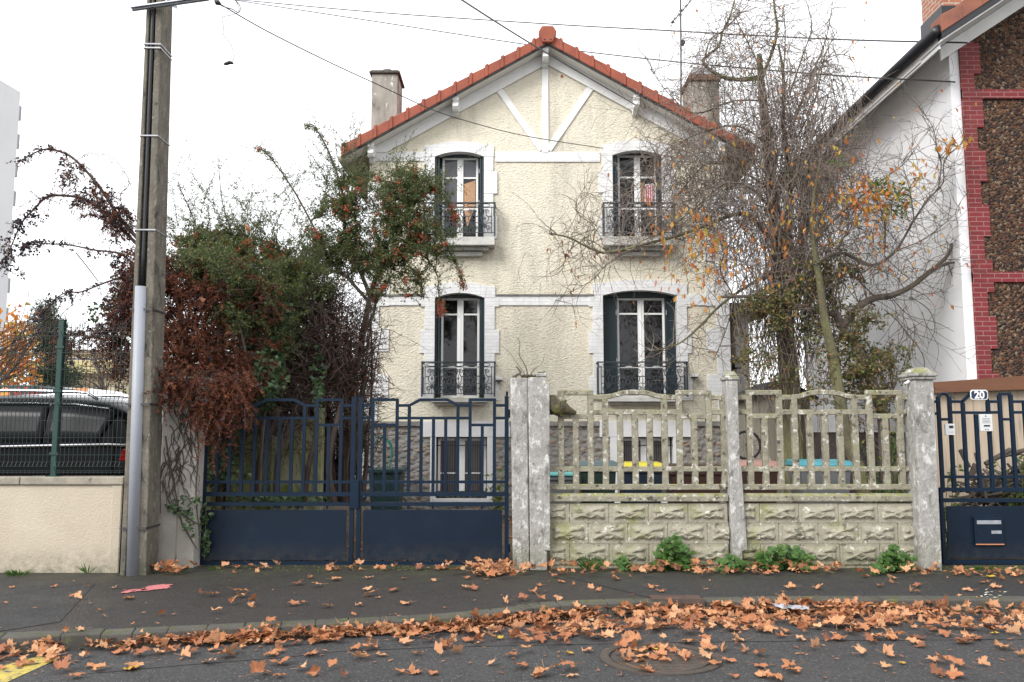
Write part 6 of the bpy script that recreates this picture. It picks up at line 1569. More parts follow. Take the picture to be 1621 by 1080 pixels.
longl = g2(mb, [([(1240,400),(1220,380),(1190,345),(1166,339),(1126,353),(1074,373),(1019,387),(964,400),(936,394),(900,376),(869,370)], .045, .010, (YT, 13.0)), ([(1225,430),(1180,455),(1141,483),(1114,510),(1080,541),(1050,552),(1031,556)], .03, .008, (YT, 13.2)),
   ([(1220,330),(1190,300),(1150,290),(1100,330),(1060,360),(1020,380)], .022, .008, (YT, 13.3)), ([(1222,300),(1170,270),(1120,260),(1080,300),(1050,340)], .02, .007), ([(1215,230),(1170,200),(1110,210),(1060,240),(1010,300)], .018, .006), ([(1210,160),(1160,160),(1100,180),(1060,150),(1030,110)], .016, .005),
   ([(1180,345),(1140,420),(1160,470),(1150,520),(1130,570)], .014, .006), ([(1019,387),(990,400),(960,420),(935,445),(880,475)], .012, .004), ([(964,400),(930,380),(900,400),(890,430)], .008, .003), ([(936,394),(940,360),(910,330),(930,290)], .008, .003)], YT, 6)
mb.build('trunk', mt_barkgreen, t)
mb = MB(); lv = MB(); lv2 = MB()
alls = tr+main+longl
def sink_leaf(pts, l):
    if rg.random() < .04:
        q = pts[-1]; s_ = rg.uniform(.05,.09); lv.leaf(q, s_, s_*.5, Vector((rg.uniform(-.4,.4), rg.uniform(-.4,.4), -1)))
for g in main+longl:
    for q in g[3:]:
        for j in range(2): walk(mb, q, rv(rg)+Vector((0,0,.25)), rg.uniform(.3,.95), .0075, .34, -.25, 2, rg, sink_leaf, .24, 1.0, minr=.0028)
# fine curved sprays round the crown
def sprays_(spec, lvv=1, r=.0065, curl=.40, grav=-.5, up=.1, child=.3):
    for (x, y, rx, ry, n, L) in spec:
        for i in range(n):
            q = blob_pt(x, y, YT-.1, rx, ry, .7, rg); walk(mb, q, rv(rg)+Vector((0,0,up)), rg.uniform(.5,1.2)*L, r, curl, grav, lvv, rg, sink_leaf, child, .9, minr=.0026)
sprays_([(1200,130,85,90,170,.8), (1130,180,85,90,95,.8), (1110,270,75,70,260,.7), (1170,290,80,90,210,.8), (1080,240,50,30,70,.6), (1050,180,60,60,40,.8), (1120,80,60,50,50,.8), (1050,330,90,60,70,.7), (960,380,70,45,40,.55), (1120,400,90,60,80,.7), (1290,180,70,90,120,.9), (1240,250,70,110,140,.8), (1310,300,60,70,120,.9), (1350,330,50,60,60,.8), (1140,350,90,70,150,.8), (1250,420,80,70,130,.8), (1060,300,70,90,60,.8), (1180,60,90,60,45,.8), (1270,70,60,60,26,.8), (1010,290,60,60,30,.7), (910,390,30,50,16,.5)])
# hanging vines down the trunk
vb = MB()
for i in range(470):
    x = rg.gauss(1246, 46); y0 = rg.uniform(90, 520); L = rg.uniform(60, 230); Y = YT-.3+rg.uniform(-.3,.25)
    pts = [(x, y0)]; xx = x; yy = y0
    while yy < min(y0+L, 690): yy += rg.uniform(12,26); xx += rg.uniform(-9,9)+(1245-xx)*.04; pts.append((xx, yy))
    if len(pts) > 2: vb.tube(smooth_path(PX(pts, Y, .06), None, 2), [rg.uniform(.005,.011), .004], 4, False)
for i in range(620): walk(vb, blob_pt(1243, 340, YT-.3, 90, 250, .4, rg), rv(rg), rg.uniform(.3,1.0), .006, .42, -.3, 1, rg, sink_leaf, .3, minr=.003)
# arcs on the upper right
for i in range(46):
    x = rg.uniform(1250,1300); y = rg.uniform(100,260); e = (rg.uniform(1320,1372), rg.uniform(150,300)); p = smooth_path(PX([(x,y), ((x+e[0])/2, min(y,e[1])-rg.uniform(0,40)), (e[0]-8, e[1]-40), e], YT, .1), None, 4); mb.tube(p, [.006,.0028], 3, False)
    for q in p[5::2]:
        if rg.random() < .5: walk(mb, q, Vector((rg.uniform(-1,1), rg.uniform(-1,1), -.8)), rg.uniform(.15,.45), .004, .3, -.6, 0, rg, None)
mb.build('twigs', mt_twig, t); vb.build('hanging_vines', mt_vine, t)
for (x, y, rx, ry, n) in [(1090,365,60,45,70), (1125,375,26,22,30), (1130,410,50,40,50), (1045,330,30,30,6), (1230,340,60,60,50), (1110,460,60,40,22), (1060,425,40,30,12), (1150,230,40,60,7), (1200,420,60,50,24)]:
    for i in range(n): q = blob_pt(x, y, YT-.7, rx, ry, .3, rg); s_ = rg.uniform(.08,.14); lv.leaf(q, s_, s_*.5, Vector((rg.uniform(-.5,.5), rg.uniform(-.4,.4), -1)))
for (x, y) in [(866,395),(893,402),(895,398),(906,400),(905,458),(885,465),(940,400),(960,408),(980,398),(1000,402),(890,380)]:
    for k in range(2):
        q = P(x+rg.uniform(-4,4), y+rg.uniform(-4,4), 13.0); s_ = rg.uniform(.07,.11); lv2.leaf(q, s_, s_*.45, Vector((rg.uniform(-.5,.5), 0, -1)))
lv.build('last_leaves', mt_autumn, t); lv2.build('dead_leaves', leafmat('hanging brown leaves', [(.22,.085,.045), (.28,.11,.06), (.15,.06,.035)], .7, .2), t)
# green patches high in the tangle
lm = MB()
for (x, y, rx, ry, n) in [(1255,275,26,16,110), (1170,215,20,16,30), (1190,125,14,6,20), (1210,330,10,10,12)]:
    for i in range(n): q = blob_pt(x, y, YT-.4, rx, ry, .2, rg); s_ = rg.uniform(.05,.08); lm.leaf(q, s_, s_*.4)
lm.build('green_leaves', mt_greenleaf, t)

# ---- cherry like tree with orange leaves over the neighbour's wall
rg = random.Random(32)
t = thing('mossy_stemmed_tree', P(1350, 800, 13.0), 'leaning tree with mossy yellow green stem and orange leaves beside the white wall', 'tree')
mb = MB(); YM = 12.9
tr = g2(mb, [([(1372,800),(1358,740),(1340,690),(1328,620),(1318,560),(1306,510),(1298,450),(1290,400),(1285,350),(1290,300),(1300,250)], .115, .012)], YM, 10)
mb.build('trunk', mt_barkgreen, t)
mb = MB(); br = g2(mb, [([(1290,420),(1330,400),(1380,420),(1417,398),(1447,348),(1470,315),(1493,289),(1496,252),(1535,218)], .03, .006), ([(1485,300),(1490,260),(1484,237),(1476,200),(1454,170)], .012, .004), ([(1290,380),(1340,330),(1390,290),(1430,260),(1450,235)], .02, .005), ([(1400,400),(1400,350),(1380,300),(1370,260)], .014, .005), ([(1447,348),(1440,300),(1425,250)], .010, .004), ([(1288,370),(1310,320),(1320,280)], .016, .006), ([(1417,398),(1460,380),(1500,350),(1520,330)], .010, .004), ([(1400,405),(1440,440),(1480,430)], .008, .004)], YM, 6)
lv = MB(); lg = MB()
def sk2(pts, l):
    if rg.random() < .10: q = pts[-1]; s_ = rg.uniform(.06,.10); lv.leaf(q, s_, s_*.5, Vector((rg.uniform(-.6,.6), rg.uniform(-.5,.5), -.8)))
for g in br:
    for q in g[3:]:
        for j in range(2): walk(mb, q, rv(rg)+Vector((.1,0,.35)), rg.uniform(.25,.75), .006, .22, -.1, 1, rg, sk2, .3, minr=.0026)
for (x, y, rx, ry, n, L) in [(1330,340,60,60,90,.7), (1390,330,60,60,60,.65), (1400,420,70,50,70,.7), (1450,320,45,60,26,.6), (1310,420,50,60,60,.7), (1480,440,40,50,10,.6), (1330,260,60,50,26,.6)]:
    for i in range(n): walk(mb, blob_pt(x, y, YM, rx, ry, .5, rg), rv(rg)+Vector((0,0,.1)), rg.uniform(.5,1.1)*L, .006, .3, -.3, 1, rg, sk2, .3, minr=.0026)
for (x, y, rx, ry, n) in [(1365,305,55,30,110), (1380,330,40,36,50), (1430,300,40,50,34), (1505,225,24,16,26), (1310,340,40,50,36), (1400,400,60,50,24), (1530,215,8,20,7), (1340,240,30,30,10), (1460,270,30,30,14)]:
    for i in range(n): q = blob_pt(x, y, YM-.3, rx, ry, .3, rg); s_ = rg.uniform(.075,.13); lv.leaf(q, s_, s_*.5, Vector((rg.uniform(-.8,.8), rg.uniform(-.5,.5), -.8)))
for (x, y, rx, ry, n) in [(1395,295,22,16,50), (1425,315,20,25,44), (1330,260,20,14,14), (1415,335,20,14,26)]:
    for i in range(n): q = blob_pt(x, y, YM-.3, rx, ry, .25, rg); s_ = rg.uniform(.07,.11); lg.leaf(q, s_, s_*.45)
mb.build('branches', mt_bark, t); lv.build('orange_leaves', mt_autumn, t); lg.build('green_leaves', mt_greenleaf, t)

# ---- dark leaning tree with heavy curved limb and olive foliage
rg = random.Random(33)
t = thing('dark_leaning_tree', P(1410, 800, 13.3), 'dark leaning tree with olive brown leaves and a heavy black limb reaching right', 'tree')
mb = MB(); YD = 13.2
tr = g2(mb, [([(1408,800),(1402,720),(1396,650),(1378,600),(1356,550),(1335,520),(1320,490)], .10, .06), ([(1408,800),(1424,720),(1440,690),(1420,640),(1412,620)], .05, .02), ([(1335,515),(1362,484),(1385,472),(1410,468),(1440,455),(1470,432),(1490,415),(1503,400),(1506,386)], .065, .02), ([(1480,424),(1500,418),(1525,412)], .025, .010), ([(1330,500),(1280,490),(1230,480),(1190,470),(1140,470)], .05, .02)], YD, 9)
lm = MB()
for g in tr[2:4]:
    for q in g[6:]:
        walk(mb, q, rv(rg)+Vector((.2,0,-.2)), rg.uniform(.3,.9), .008, .35, -.5, 1, rg, None, .3, minr=.003)
for pts in ([(1500,415),(1508,440),(1512,470),(1518,500)], [(1410,470),(1440,500),(1480,510),(1510,525)], [(1430,520),(1460,560),(1465,590),(1480,610)], [(1400,490),(1430,520),(1420,545),(1400,540)], [(1440,470),(1470,490),(1480,520),(1470,545)]):
    p = smooth_path(PX(pts, YD, .1), None, 4); mb.tube(p, [.009,.004], 4)
for i in range(16): walk(mb, blob_pt(1440, 510, YD, 45, 30, .3, rg), Vector((rg.uniform(-1,1), 0, -.6)), rg.uniform(.5,1.2), .007, .28, -.6, 1, rg, None, .25, minr=.003)
for (x, y, rx, ry, n) in [(1190,560,18,60,8), (1205,480,50,40,20), (1270,480,60,50,32), (1320,560,60,55,34), (1385,600,42,50,32), (1400,560,30,30,8), (1210,590,34,26,7), (1310,430,60,30,22), (1360,510,50,40,18), (1425,565,25,22,6), (1290,630,60,14,6), (1330,655,30,20,4)]:
    for i in range(n):
        e = blob_pt(x, y, YD, rx, ry, .5, rg); s = near_start(tr, e, rg); p = limb(mb, s, e, .009, .004, rg, .05, 4)
        small_leaves(lm, p[len(p)//2:], rg, 5, .065, .5, .06, .4)
        for j in range(3):
            tp = []; walk(mb, p[-1-rg.randrange(2)], rv(rg), rg.uniform(.15,.35), .004, .2, -.5, 0, rg, lambda pts, l: tp.append(pts))
            for pts in tp: small_leaves(lm, pts, rg, 4, .062, .5, .04, .5)
mb.build('trunk', mt_bark, t); lm.build('crown', mt_brownleaf, t)

# ---- low garden plants glimpsed behind fence and gates
def leafy_plant(name, label, px, py, Y, hgt, n, mat, size=.10, spread=.25, cat='plant', stems=8, seed=1, ratio=.5):
    rg = random.Random(seed); b0 = P(px, py, Y); t = thing(name, (b0.x, Y, 0 if Y > 10.3 else b0.z), label, cat); mb = MB(); lm = MB()
    z0 = 0 if Y > 10.3 else b0.z
    for i in range(stems):
        p = [Vector((b0.x+rg.uniform(-.03,.03), Y+rg.uniform(-.03,.03), z0))]; tgt = Vector((b0.x+rg.gauss(0,spread*.7), Y+rg.gauss(0,spread*.4), z0+hgt*rg.uniform(.55,1)))
        q = limb(mb, p[0], tgt, .007, .003, rg, .1, 4)
        for k in range(n//stems):
            a = q[rg.randrange(len(q)//3, len(q))]+rv(rg)*.04; s_ = size*rg.uniform(.6,1.2); lm.leaf(a, s_, s_*ratio, rv(rg)+Vector((0,-.3,.1)), Vector((0,-.5,1))+rv(rg)*.5)
    mb.build('stem', mt_weed, t); lm.build('leaves', mat, t)
leafy_plant('garden_plant', 'yellow green leafy plant behind the small gate beside the end pillar', 1500, 790, 11.0, 1.25, 110, mt_greenleaf, .09, .22, seed=2)
leafy_plant('garden_plant', 'yellow green fronds glowing at the far right edge behind the small gate', 1618, 790, 11.1, 1.3, 150, mt_greenleaf, .09, .25, seed=3)
leafy_plant('garden_plant', 'low bright green plant behind the right end of the lattice fence', 1415, 790, 11.3, 1.05, 120, mt_greenleaf, .09, .3, seed=4)
leafy_plant('garden_plant', 'green leafy plant beside the right corner of the left basement window', 790, 790, 15.8, 1.0, 90, mt_greenleaf, .12, .22, seed=5)
leafy_plant('garden_plant', 'dark green shrub in front of the rubble base of the white wall', 1400, 760, 12.7, 1.7, 200, mt_pyra, .09, .4, seed=6)

# ---- weeds at the foot of the fence
def weed(label, px, py, w, h, n, seed, lob=True):
    rg = random.Random(seed); b0 = G(px, py, 0.0); b0.y = min(b0.y, 10.12); t = thing('wall_weed', b0, label, 'weed', 'weeds growing at the wall foot'); mb = MB(); lm = MB()
    for i in range(n):
        a = rg.uniform(-1,1); tip = b0+Vector((a*w*.5+rg.gauss(0,.02), -abs(rg.gauss(0,.07))-.02, h*rg.uniform(.15,1)*(1-.45*abs(a))))
        limb(mb, b0+Vector((a*w*.15,0,0)), tip, .004, .002, rg, .1, 3)
        nrm = (Vector((0,-.7,.8))+rv(rg)*.45).normalized(); s_ = rg.uniform(.045,.085)
        x = nrm.orthogonal().normalized(); y = nrm.cross(x); k = rg.randint(5,7); st = rg.uniform(0, 6)
        for j in range(k):
            an = st+2*math.pi*j/k*.85; d = (x*math.cos(an)+y*math.sin(an))
            pl = tip; m_ = pl+d*s_*.35; sd = nrm.cross(d)
            lm.add([pl, pl+d*s_*.3+sd*s_*.13, pl+d*s_*.55+sd*s_*.25, pl+d*s_*.62, pl+d*s_*.95, pl+d*s_*.62, pl+d*s_*.55-sd*s_*.25, pl+d*s_*.3-sd*s_*.13], [(0,1,2,3,4,5,6,7)])
    mb.build('stem', mt_weed, t); lm.build('leaves', mt_weed, t)
weed('bushy lobed green weed at the fence foot under the wide window', 1064, 902, .42, .42, 110, 1)
weed('spreading green weed at the fence foot right of the middle post', 1238, 903, .62, .33, 120, 2)
weed('green weed growing right at the foot of the middle fence post', 1155, 905, .34, .22, 46, 3)
weed('lobed green weed at the fence foot close to the end pillar', 1415, 905, .40, .30, 80, 4)
weed('tiny green weed between the two leafiest weeds and the end pillar', 1385, 908, .16, .14, 14, 12)
def grasst(label, px, py, w, h, n, seed):
    rg = random.Random(seed); b0 = G(px, py, 0.0); b0.y = min(b0.y, 10.1); lm = MB()
    for i in range(n):
        a = rg.uniform(-1,1); d = Vector((a*.8, rg.uniform(-.6,.1), rg.uniform(.5,1))).normalized(); s_ = h*rg.uniform(.5,1); lm.leaf(b0+Vector((a*w*.25, 0, 0)), s_, .012, d, Vector((0,-1,.1)), .1)
    tag(lm.build('grass_tuft', mt_weed), label, 'grass tuft')
grasst('tuft of grass at the fence foot near the doubled pillar', 935, 903, .25, .22, 60, 5)
weed('small green weed with few leaves at the fence foot beside the grass tuft', 984, 902, .16, .16, 18, 6)
grasst('flat green tuft at the foot of the cream wall near the left edge', 28, 912, .4, .10, 70, 7)
grasst('thin sprig growing up the cream wall base left of the pole', 139, 908, .07, .16, 12, 8)
grasst('little green tuft under the left leaf of the gate', 345, 900, .25, .05, 26, 9)
grasst('small tuft at the base of the creeper covered pillar', 298, 900, .08, .08, 14, 10)
grasst('green tuft on the mossy edge below the small gate', 1560, 902, .5, .07, 60, 11)
# moss strips along the wall foot
mb = MB(); rg = random.Random(40)
for i in range(420):
    px = rg.choice([rg.uniform(330,800), rg.uniform(1490,1640), rg.uniform(870,1480)]); q = G(px, 900+rg.gauss(0,3.5), 0); q.y = min(q.y, 10.35)
    mb.ball((q.x, q.y, .0), rg.uniform(.012,.03), 6, 3, .45)
tag(mb.build('moss', M('moss', (.05,.065,.015), (.075,.085,.02), 30, 1, 1, 120, .01)), kind='stuff', label='dark green moss along the foot of gate and fence')

# ---- far trees on the left
def far_tree(name, label, trunk, r, blobs, mat, lsize, seed, Y, ratio=.5, per=10, wood=mt_bark, droop=0):
    rg = random.Random(seed); t = thing(name, (P(trunk[0][0], 640, Y).x, Y, 0), label, 'tree'); mb = MB(); gs = guides(mb, [(trunk, r, r*.3)], Y, 7); lm = MB()
    for (x, y, rx, ry, rY, n) in blobs:
        for i in range(n):
            e = blob_pt(x, y, Y, rx, ry, rY, rg); s = near_start(gs, e, rg); p = limb(mb, s, e, r*.18, r*.06, rg, .05, 4); small_leaves(lm, p[len(p)//2:], rg, per, lsize, ratio, lsize*2.2, droop)
    mb.build('trunk', wood, t); lm.build('crown', mat, t)
far_tree('dark_conifer', 'dark green conifer behind the parking lot left of the green post', [(85,660),(84,600),(80,520),(78,480)], .22, [(80,590,48,22,2,60), (82,550,42,28,2,60), (78,515,34,22,2,40), (75,490,16,16,1.5,16), (120,600,20,16,2,16)], mt_conif, .16, 51, 36, .25, 26)
far_tree('orange_leaved_tree', 'small tree with glowing orange leaves at the left edge behind the trailer', [(14,660),(18,600),(22,540),(26,500)], .10, [(25,560,32,42,1.2,46), (15,590,24,24,1,24), (35,520,24,22,1,10)], mt_autumn, .22, 52, 29, .7, 5)
far_tree('bare_street_tree', 'bare brown tree standing before the yellow building', [(165,640),(160,600),(150,570),(148,555)], .16, [(150,590,30,24,2,30), (170,580,24,30,2,22), (125,600,20,18,2,12)], mt_rustleaf, .12, 53, 45, .5, 3)
# bare sweeping branches crossing the far left
rg = random.Random(54); t = thing('leaning_bare_tree', P(-40, 640, 20), 'bare tree with long twigs sweeping in from the left edge', 'tree'); mb = MB()
gs = guides(mb, [([(-60,680),(-50,620),(-30,560)], .12, .08)], 20, 7)
for i in range(26):
    y = rg.uniform(520,610); e = (rg.uniform(40,110), rg.uniform(470,590)); p = smooth_path(PX([(-45,600+rg.uniform(-30,20)), (0, y), ((e[0])*.6, (y+e[1])/2), e], 20, .2), None, 4); mb.tube(p, [.02,.006], 4, False)
    for q in p[6::3]: walk(mb, q, (p[-1]-p[0]).normalized()+rv(rg)*.6, rg.uniform(.4,1.0), .009, .15, 0, 0, rg, None)
mb.build('branches', mt_twigdark, t)
# ================================================================== fallen plane leaves
rl_ = random.Random(77)
def leaf_mesh(seed, curl):
    r = random.Random(seed); lobes = [(90, 1.0), (35, .86), (145, .86), (-18, .62), (198, .62)]
    out = []
    seq = sorted(lobes, key=lambda a: a[0])
    keys = []
    for i, (a, ln) in enumerate(seq):
        keys += [(a-20, ln*.66), (a-13, ln*.84), (a-8, ln*.76), (a, ln), (a+8, ln*.76), (a+13, ln*.84), (a+20, ln*.66)]
        if i < len(seq)-1: keys.append(((a+seq[i+1][0])/2, .60))
    keys.append((236, .30)); keys.append((268, .12)); keys.append((272, .12)); keys.append((304, .30))
    sqz = [r.uniform(.6,1.05) for _ in range(5)]; keys = [(a+r.uniform(-3,3), l*r.uniform(.84,1.1)*(sqz[min(4, max(0, int((a+40)/56)))] if -40 < a < 236 else 1)) for a, l in keys]
    cx1, cx2 = r.uniform(-1,1), r.uniform(-1,1); ph = r.uniform(0, 6)
    fold = curl*r.uniform(.2,1.1); foldang = r.uniform(0, math.pi); tipc = curl*r.uniform(.3,1.5)*r.choice([1,1,-.6])
    def zf(x, y):
        rr = math.hypot(x, y); u = x*math.cos(foldang)+y*math.sin(foldang)
        return fold*abs(u)**1.4*.75+tipc*rr*rr*.20+.085*math.sin(7*x+ph)*math.cos(6*y+ph*2)+.04*math.sin(13*x+9*y+ph)+curl*.12*math.sin(4*u+ph)
    vs = [(0, 0, zf(0,0))]; rings = (.35, .7, 1.0)
    for k in rings:
        for a, l in keys:
            x, y = math.cos(R(a))*l*k, math.sin(R(a))*l*k; pull = 1-.22*abs(tipc)*k; x *= pull; y *= pull
            vs.append((x, y, zf(x, y)+r.uniform(-.02,.02)*k))
    n = len(keys); fs = [(0, 1+i, 1+(i+1) % n) for i in range(n)]
    for q in range(2):
        for i in range(n): fs.append((1+q*n+i, 1+(q+1)*n+i, 1+(q+1)*n+(i+1) % n, 1+q*n+(i+1) % n))
    # stalk
    b = len(vs); sx = r.uniform(-.25,.25)
    for (x, y, z) in ((0,-.05,0), (sx*.5,-.45,.03), (sx,-.8,.10)):
        for k in range(3): a = 2*math.pi*k/3; vs.append((x+.012*math.cos(a), y, z+zf(0,0)+.012*math.sin(a)))
    for i in range(2):
        for k in range(3): fs.append((b+i*3+k, b+i*3+(k+1)%3, b+(i+1)*3+(k+1)%3, b+(i+1)*3+k))
    mz = min(v[2] for v in vs); return [(x, y, z-mz) for x, y, z in vs], fs
protos = [leaf_mesh(i, .10+.15*(i % 7)) for i in range(28)]
def broken(vf, seed):
    # torn or folded-over leaves: fold one side of the blade over a random line
    vs, fs = vf; r = random.Random(seed); a = r.uniform(0, math.pi); ca, sa = math.cos(a), math.sin(a); off = r.uniform(-.15,.3); k = r.uniform(.9, 2.4); out = []
    for x, y, z in vs:
        u = x*ca+y*sa-off
        if u > 0: nx = off+u*math.cos(k); dz = abs(u*math.sin(k))*.8; x2 = x+(nx-off-u)*ca; y2 = y+(nx-off-u)*sa; out.append((x2, y2*r.uniform(.985,1.015), z*.6+dz))
        else: out.append((x, y, z))
    m = min(v[2] for v in out); return [(x, y, z-m) for x, y, z in out], fs
protos += [broken(protos[i], 200+i) for i in range(24)]
meshes = []
for i, (vs, fs) in enumerate(protos):
    me = bpy.data.meshes.new('plane_leaf'); me.from_pydata(vs, [], fs); me.materials.append(mt_dryleaf); me.polygons.foreach_set('use_smooth', [True]*len(fs)); meshes.append(me)
sheet_mb = MB(); cnt = 0
def surf_z(x, y):
    k = kerb_y(x)
    if y > k+.01: return .012 if y < k+.15 else .005
    return -.118
def put(px, py, size, lift=0, tilt=.18, individual=True, lab=0, name='fallen_leaf', mesh=None):
    global cnt
    q = G(px, py, 0.0)
    if q.y < kerb_y(q.x)+.01: q = G(px, py, -.12); q.y = min(q.y, kerb_y(q.x)-.01)
    if q.y > 10.08 and not (px < 250 or px > 1495 or 320 < px < 805): q.y = 10.05-rl_.uniform(0,.12)
    z = surf_z(q.x, q.y)+lift+.002
    e = (rl_.gauss(0, tilt), rl_.gauss(0, tilt), rl_.uniform(0, 6.28)); i = rl_.randrange(len(meshes))
    if individual:
        o = bpy.data.objects.new(name, mesh or meshes[i]); o.location = (q.x, q.y, z+abs(math.sin(e[0]))*size*.5+abs(math.sin(e[1]))*size*.4); o.rotation_euler = e; o.scale = (size,)*3; COL.objects.link(o)
        tag(o, LAB[lab][0], 'leaf', LAB[lab][1]); cnt += 1; return o
    vs, fs = protos[i]; from mathutils import Euler
    m = Matrix.LocRotScale(Vector((q.x, q.y, z+abs(math.sin(e[0]))*size*.5+abs(math.sin(e[1]))*size*.4)), Euler(e), Vector((size,)*3)); sheet_mb.add([m @ Vector(v) for v in vs], fs)
LAB = [('curled dry brown plane leaf lying loose on the open road asphalt', 'dry leaves scattered on the road'),
       ('dry brown plane leaf lying alone on the dark pavement', 'dry leaves scattered on the pavement'),
       ('big curled tan plane leaf at the road side edge of the kerb drift', 'front leaves of the kerb drift')]
def sz(): return rl_.choice([rl_.uniform(.045,.08), rl_.uniform(.08,.115), rl_.uniform(.085,.135), rl_.uniform(.085,.135)])
# exact prominent leaves from the picture
road_px = [(30,1055),(105,1052),(218,1040),(115,1075),(250,1038),(262,1033),(345,1022),(352,1043),(365,1036),(330,1052),(405,1072),(430,1038),(440,1054),(437,1073),(475,1062),(500,1070),(526,1060),(540,1075),(565,1044),(600,1040),(635,1068),(660,1037),(690,1040),(685,1068),(592,1028),(562,1030),(703,1028),(720,1036),(808,1041),(905,1062),(980,1028),(1000,1030),(900,1021),(1010,1020),(930,1010),(960,1012),(985,1050),(1013,1049),(1035,1030),(1050,1032),(1080,1040),(1025,1067),(1095,1020),(1115,1024),(1140,1030),(1172,1016),(1180,1034),(1200,1040),(1120,1044),(1150,1048),(1200,1057),(1255,1060),(1210,1072),(1225,1074),(1290,1030),(1330,1014),(1380,1012),(1400,1040),(1455,1012),(1450,1020),(1460,1026),(1480,1000),(1530,1012),(1550,1014),(1520,1058),(1590,1028),(1615,1040),(1510,1070),(1482,1070),(1555,1056),(1400,1058),(1372,1040),(1240,1010),(1270,1014),(1310,1016),(1165,1022),(1570,1000),(1600,1006)]
road_px += [(985,1040),(1010,1036),(1040,1046),(1058,1050),(1000,1046),(1068,1034),(1025,1030),(1085,1048),(1050,1040),(1020,1044)]
for (x, y) in road_px: put(x, y, rl_.uniform(.085,.15), 0, .12, True, 0)
for i in range(38): put(rl_.uniform(10,1615), rl_.uniform(1012,1078), sz()*1.15, 0, .12, True, 0)
pave_px = [(115,945),(120,950),(85,931),(22,932),(5,958),(137,931),(180,933),(160,968),(212,991),(250,990),(256,974),(130,1000),(105,1003),(315,943),(335,944),(205,948),(375,940),(385,946),(365,958),(400,958),(395,963),(342,972),(372,909),(405,910),(465,960),(480,957),(520,963),(490,916),(470,927),(530,920),(505,930),(582,917),(583,935),(622,937),(640,918),(600,948),(645,958),(570,960),(560,975),(588,945),(688,921),(740,933),(748,934),(768,920),(800,956),(828,952),(855,929),(843,940),(855,950),(885,951),(887,923),(908,927),(935,935),(945,937),(975,920),(1030,932),(1045,938),(1118,935),(1255,934),(1293,935),(1370,915),(1395,930),(1412,925),(1440,938),(1450,940),(1412,918),(1455,930),(1535,938),(1520,945),(1575,933),(1500,917),(1530,915),(1560,925),(1590,920),(1605,915),(1575,912),(1615,925)]
for (x, y) in pave_px: put(x, y, sz(), 0, .13, True, 1)
# drift along the kerb
def drift_y(x):
    pts = [(0,1040),(100,1022),(300,1010),(500,1002),(620,988),(750,985),(900,978),(1050,972),(1200,968),(1400,972),(1621,975)]
    for a, b in zip(pts, pts[1:]):
        if a[0] <= x <= b[0]: return a[1]+(b[1]-a[1])*(x-a[0])/(b[0]-a[0])
    return 975
for i in range(70):
    x = rl_.uniform(20,1615); put(x, drift_y(x)+rl_.uniform(9,26), sz()*1.05, .01, .22, True, 2)
for i in range(1300):
    x = -140+1960*rl_.random()**.8
    if x < 330 and rl_.random() < .45: continue
    dy = drift_y(min(1621, max(0, x)))
    if noise.noise(Vector((x*.011, 3.3, 0))) < -.18 and rl_.random() < .6: continue
    off = rl_.gauss(4.5, 7)
    k = math.exp(-(off/8)**2)
    put(x, dy+off, sz()*.98, rl_.uniform(0,.07)*k, .24, False)
for i in range(260):
    x = rl_.gauss(1150, 270); put(x, drift_y(min(1621, max(0, x)))+16+abs(rl_.gauss(0, 11)), sz(), rl_.uniform(0,.02), .2, False)
for i in range(90): # thicker heap around the drain plate and to the right
    x = rl_.gauss(1180, 110); put(x, drift_y(x)+rl_.gauss(-3, 7), sz(), rl_.uniform(0,.08), .32, False)
# row at the foot of the fence and gate
for i in range(230):
    x = rl_.choice([rl_.uniform(745,1010), rl_.uniform(990,1290), rl_.uniform(1100,1480), rl_.gauss(780,30)]); put(x, 905+rl_.gauss(2,5), sz()*1.0, rl_.uniform(0,.05), .32, False)
for i in range(26): put(rl_.gauss(262,13), 908+rl_.uniform(-5,4), sz(), rl_.uniform(0,.06), .4, False)
for i in range(40): put(rl_.uniform(330,800), 903+rl_.uniform(-4,2), sz()*.8, 0, .3, False)
for i in range(30): put(rl_.uniform(1500,1680), 906+rl_.uniform(-3,8), sz(), 0, .3, False)
for i in range(420): # small oval leaves and crumbs of other trees
    px = rl_.uniform(-40, 1660); py = rl_.choice([drift_y(min(1621, max(0, px)))+rl_.gauss(6, 9), rl_.uniform(915, 1075)]); q = G(px, py, 0.0)
    if q.y < kerb_y(q.x)+.01: q = G(px, py, -.12); q.y = min(q.y, kerb_y(q.x)-.01)
    q.y = min(q.y, 10.05); d_ = Vector((rl_.uniform(-1,1), rl_.uniform(-1,1), .08)); s_ = rl_.uniform(.02,.06)
    sheet_mb.leaf(Vector((q.x, q.y, surf_z(q.x, q.y)+.006)), s_, s_*.5, d_, Vector((0,0,1)), .12)
# leaf litter inside the garden
for i in range(700):
    x = rl_.uniform(-3.9, 11); y = rl_.uniform(10.65, 16.2); vs, fs = protos[rl_.randrange(len(protos))]; a = rl_.uniform(0, 6.28); s = rl_.uniform(.07,.11)
    sheet_mb.add([(x+(v[0]*math.cos(a)-v[1]*math.sin(a))*s, y+(v[0]*math.sin(a)+v[1]*math.cos(a))*s, .008+v[2]*s) for v in vs], fs)
lit = sheet_mb.build('leaf_litter', mt_drysheet, smooth=True); tag(lit, 'dense drift of fallen tan plane leaves along the kerb and fence foot', 'leaf litter', kind='stuff')
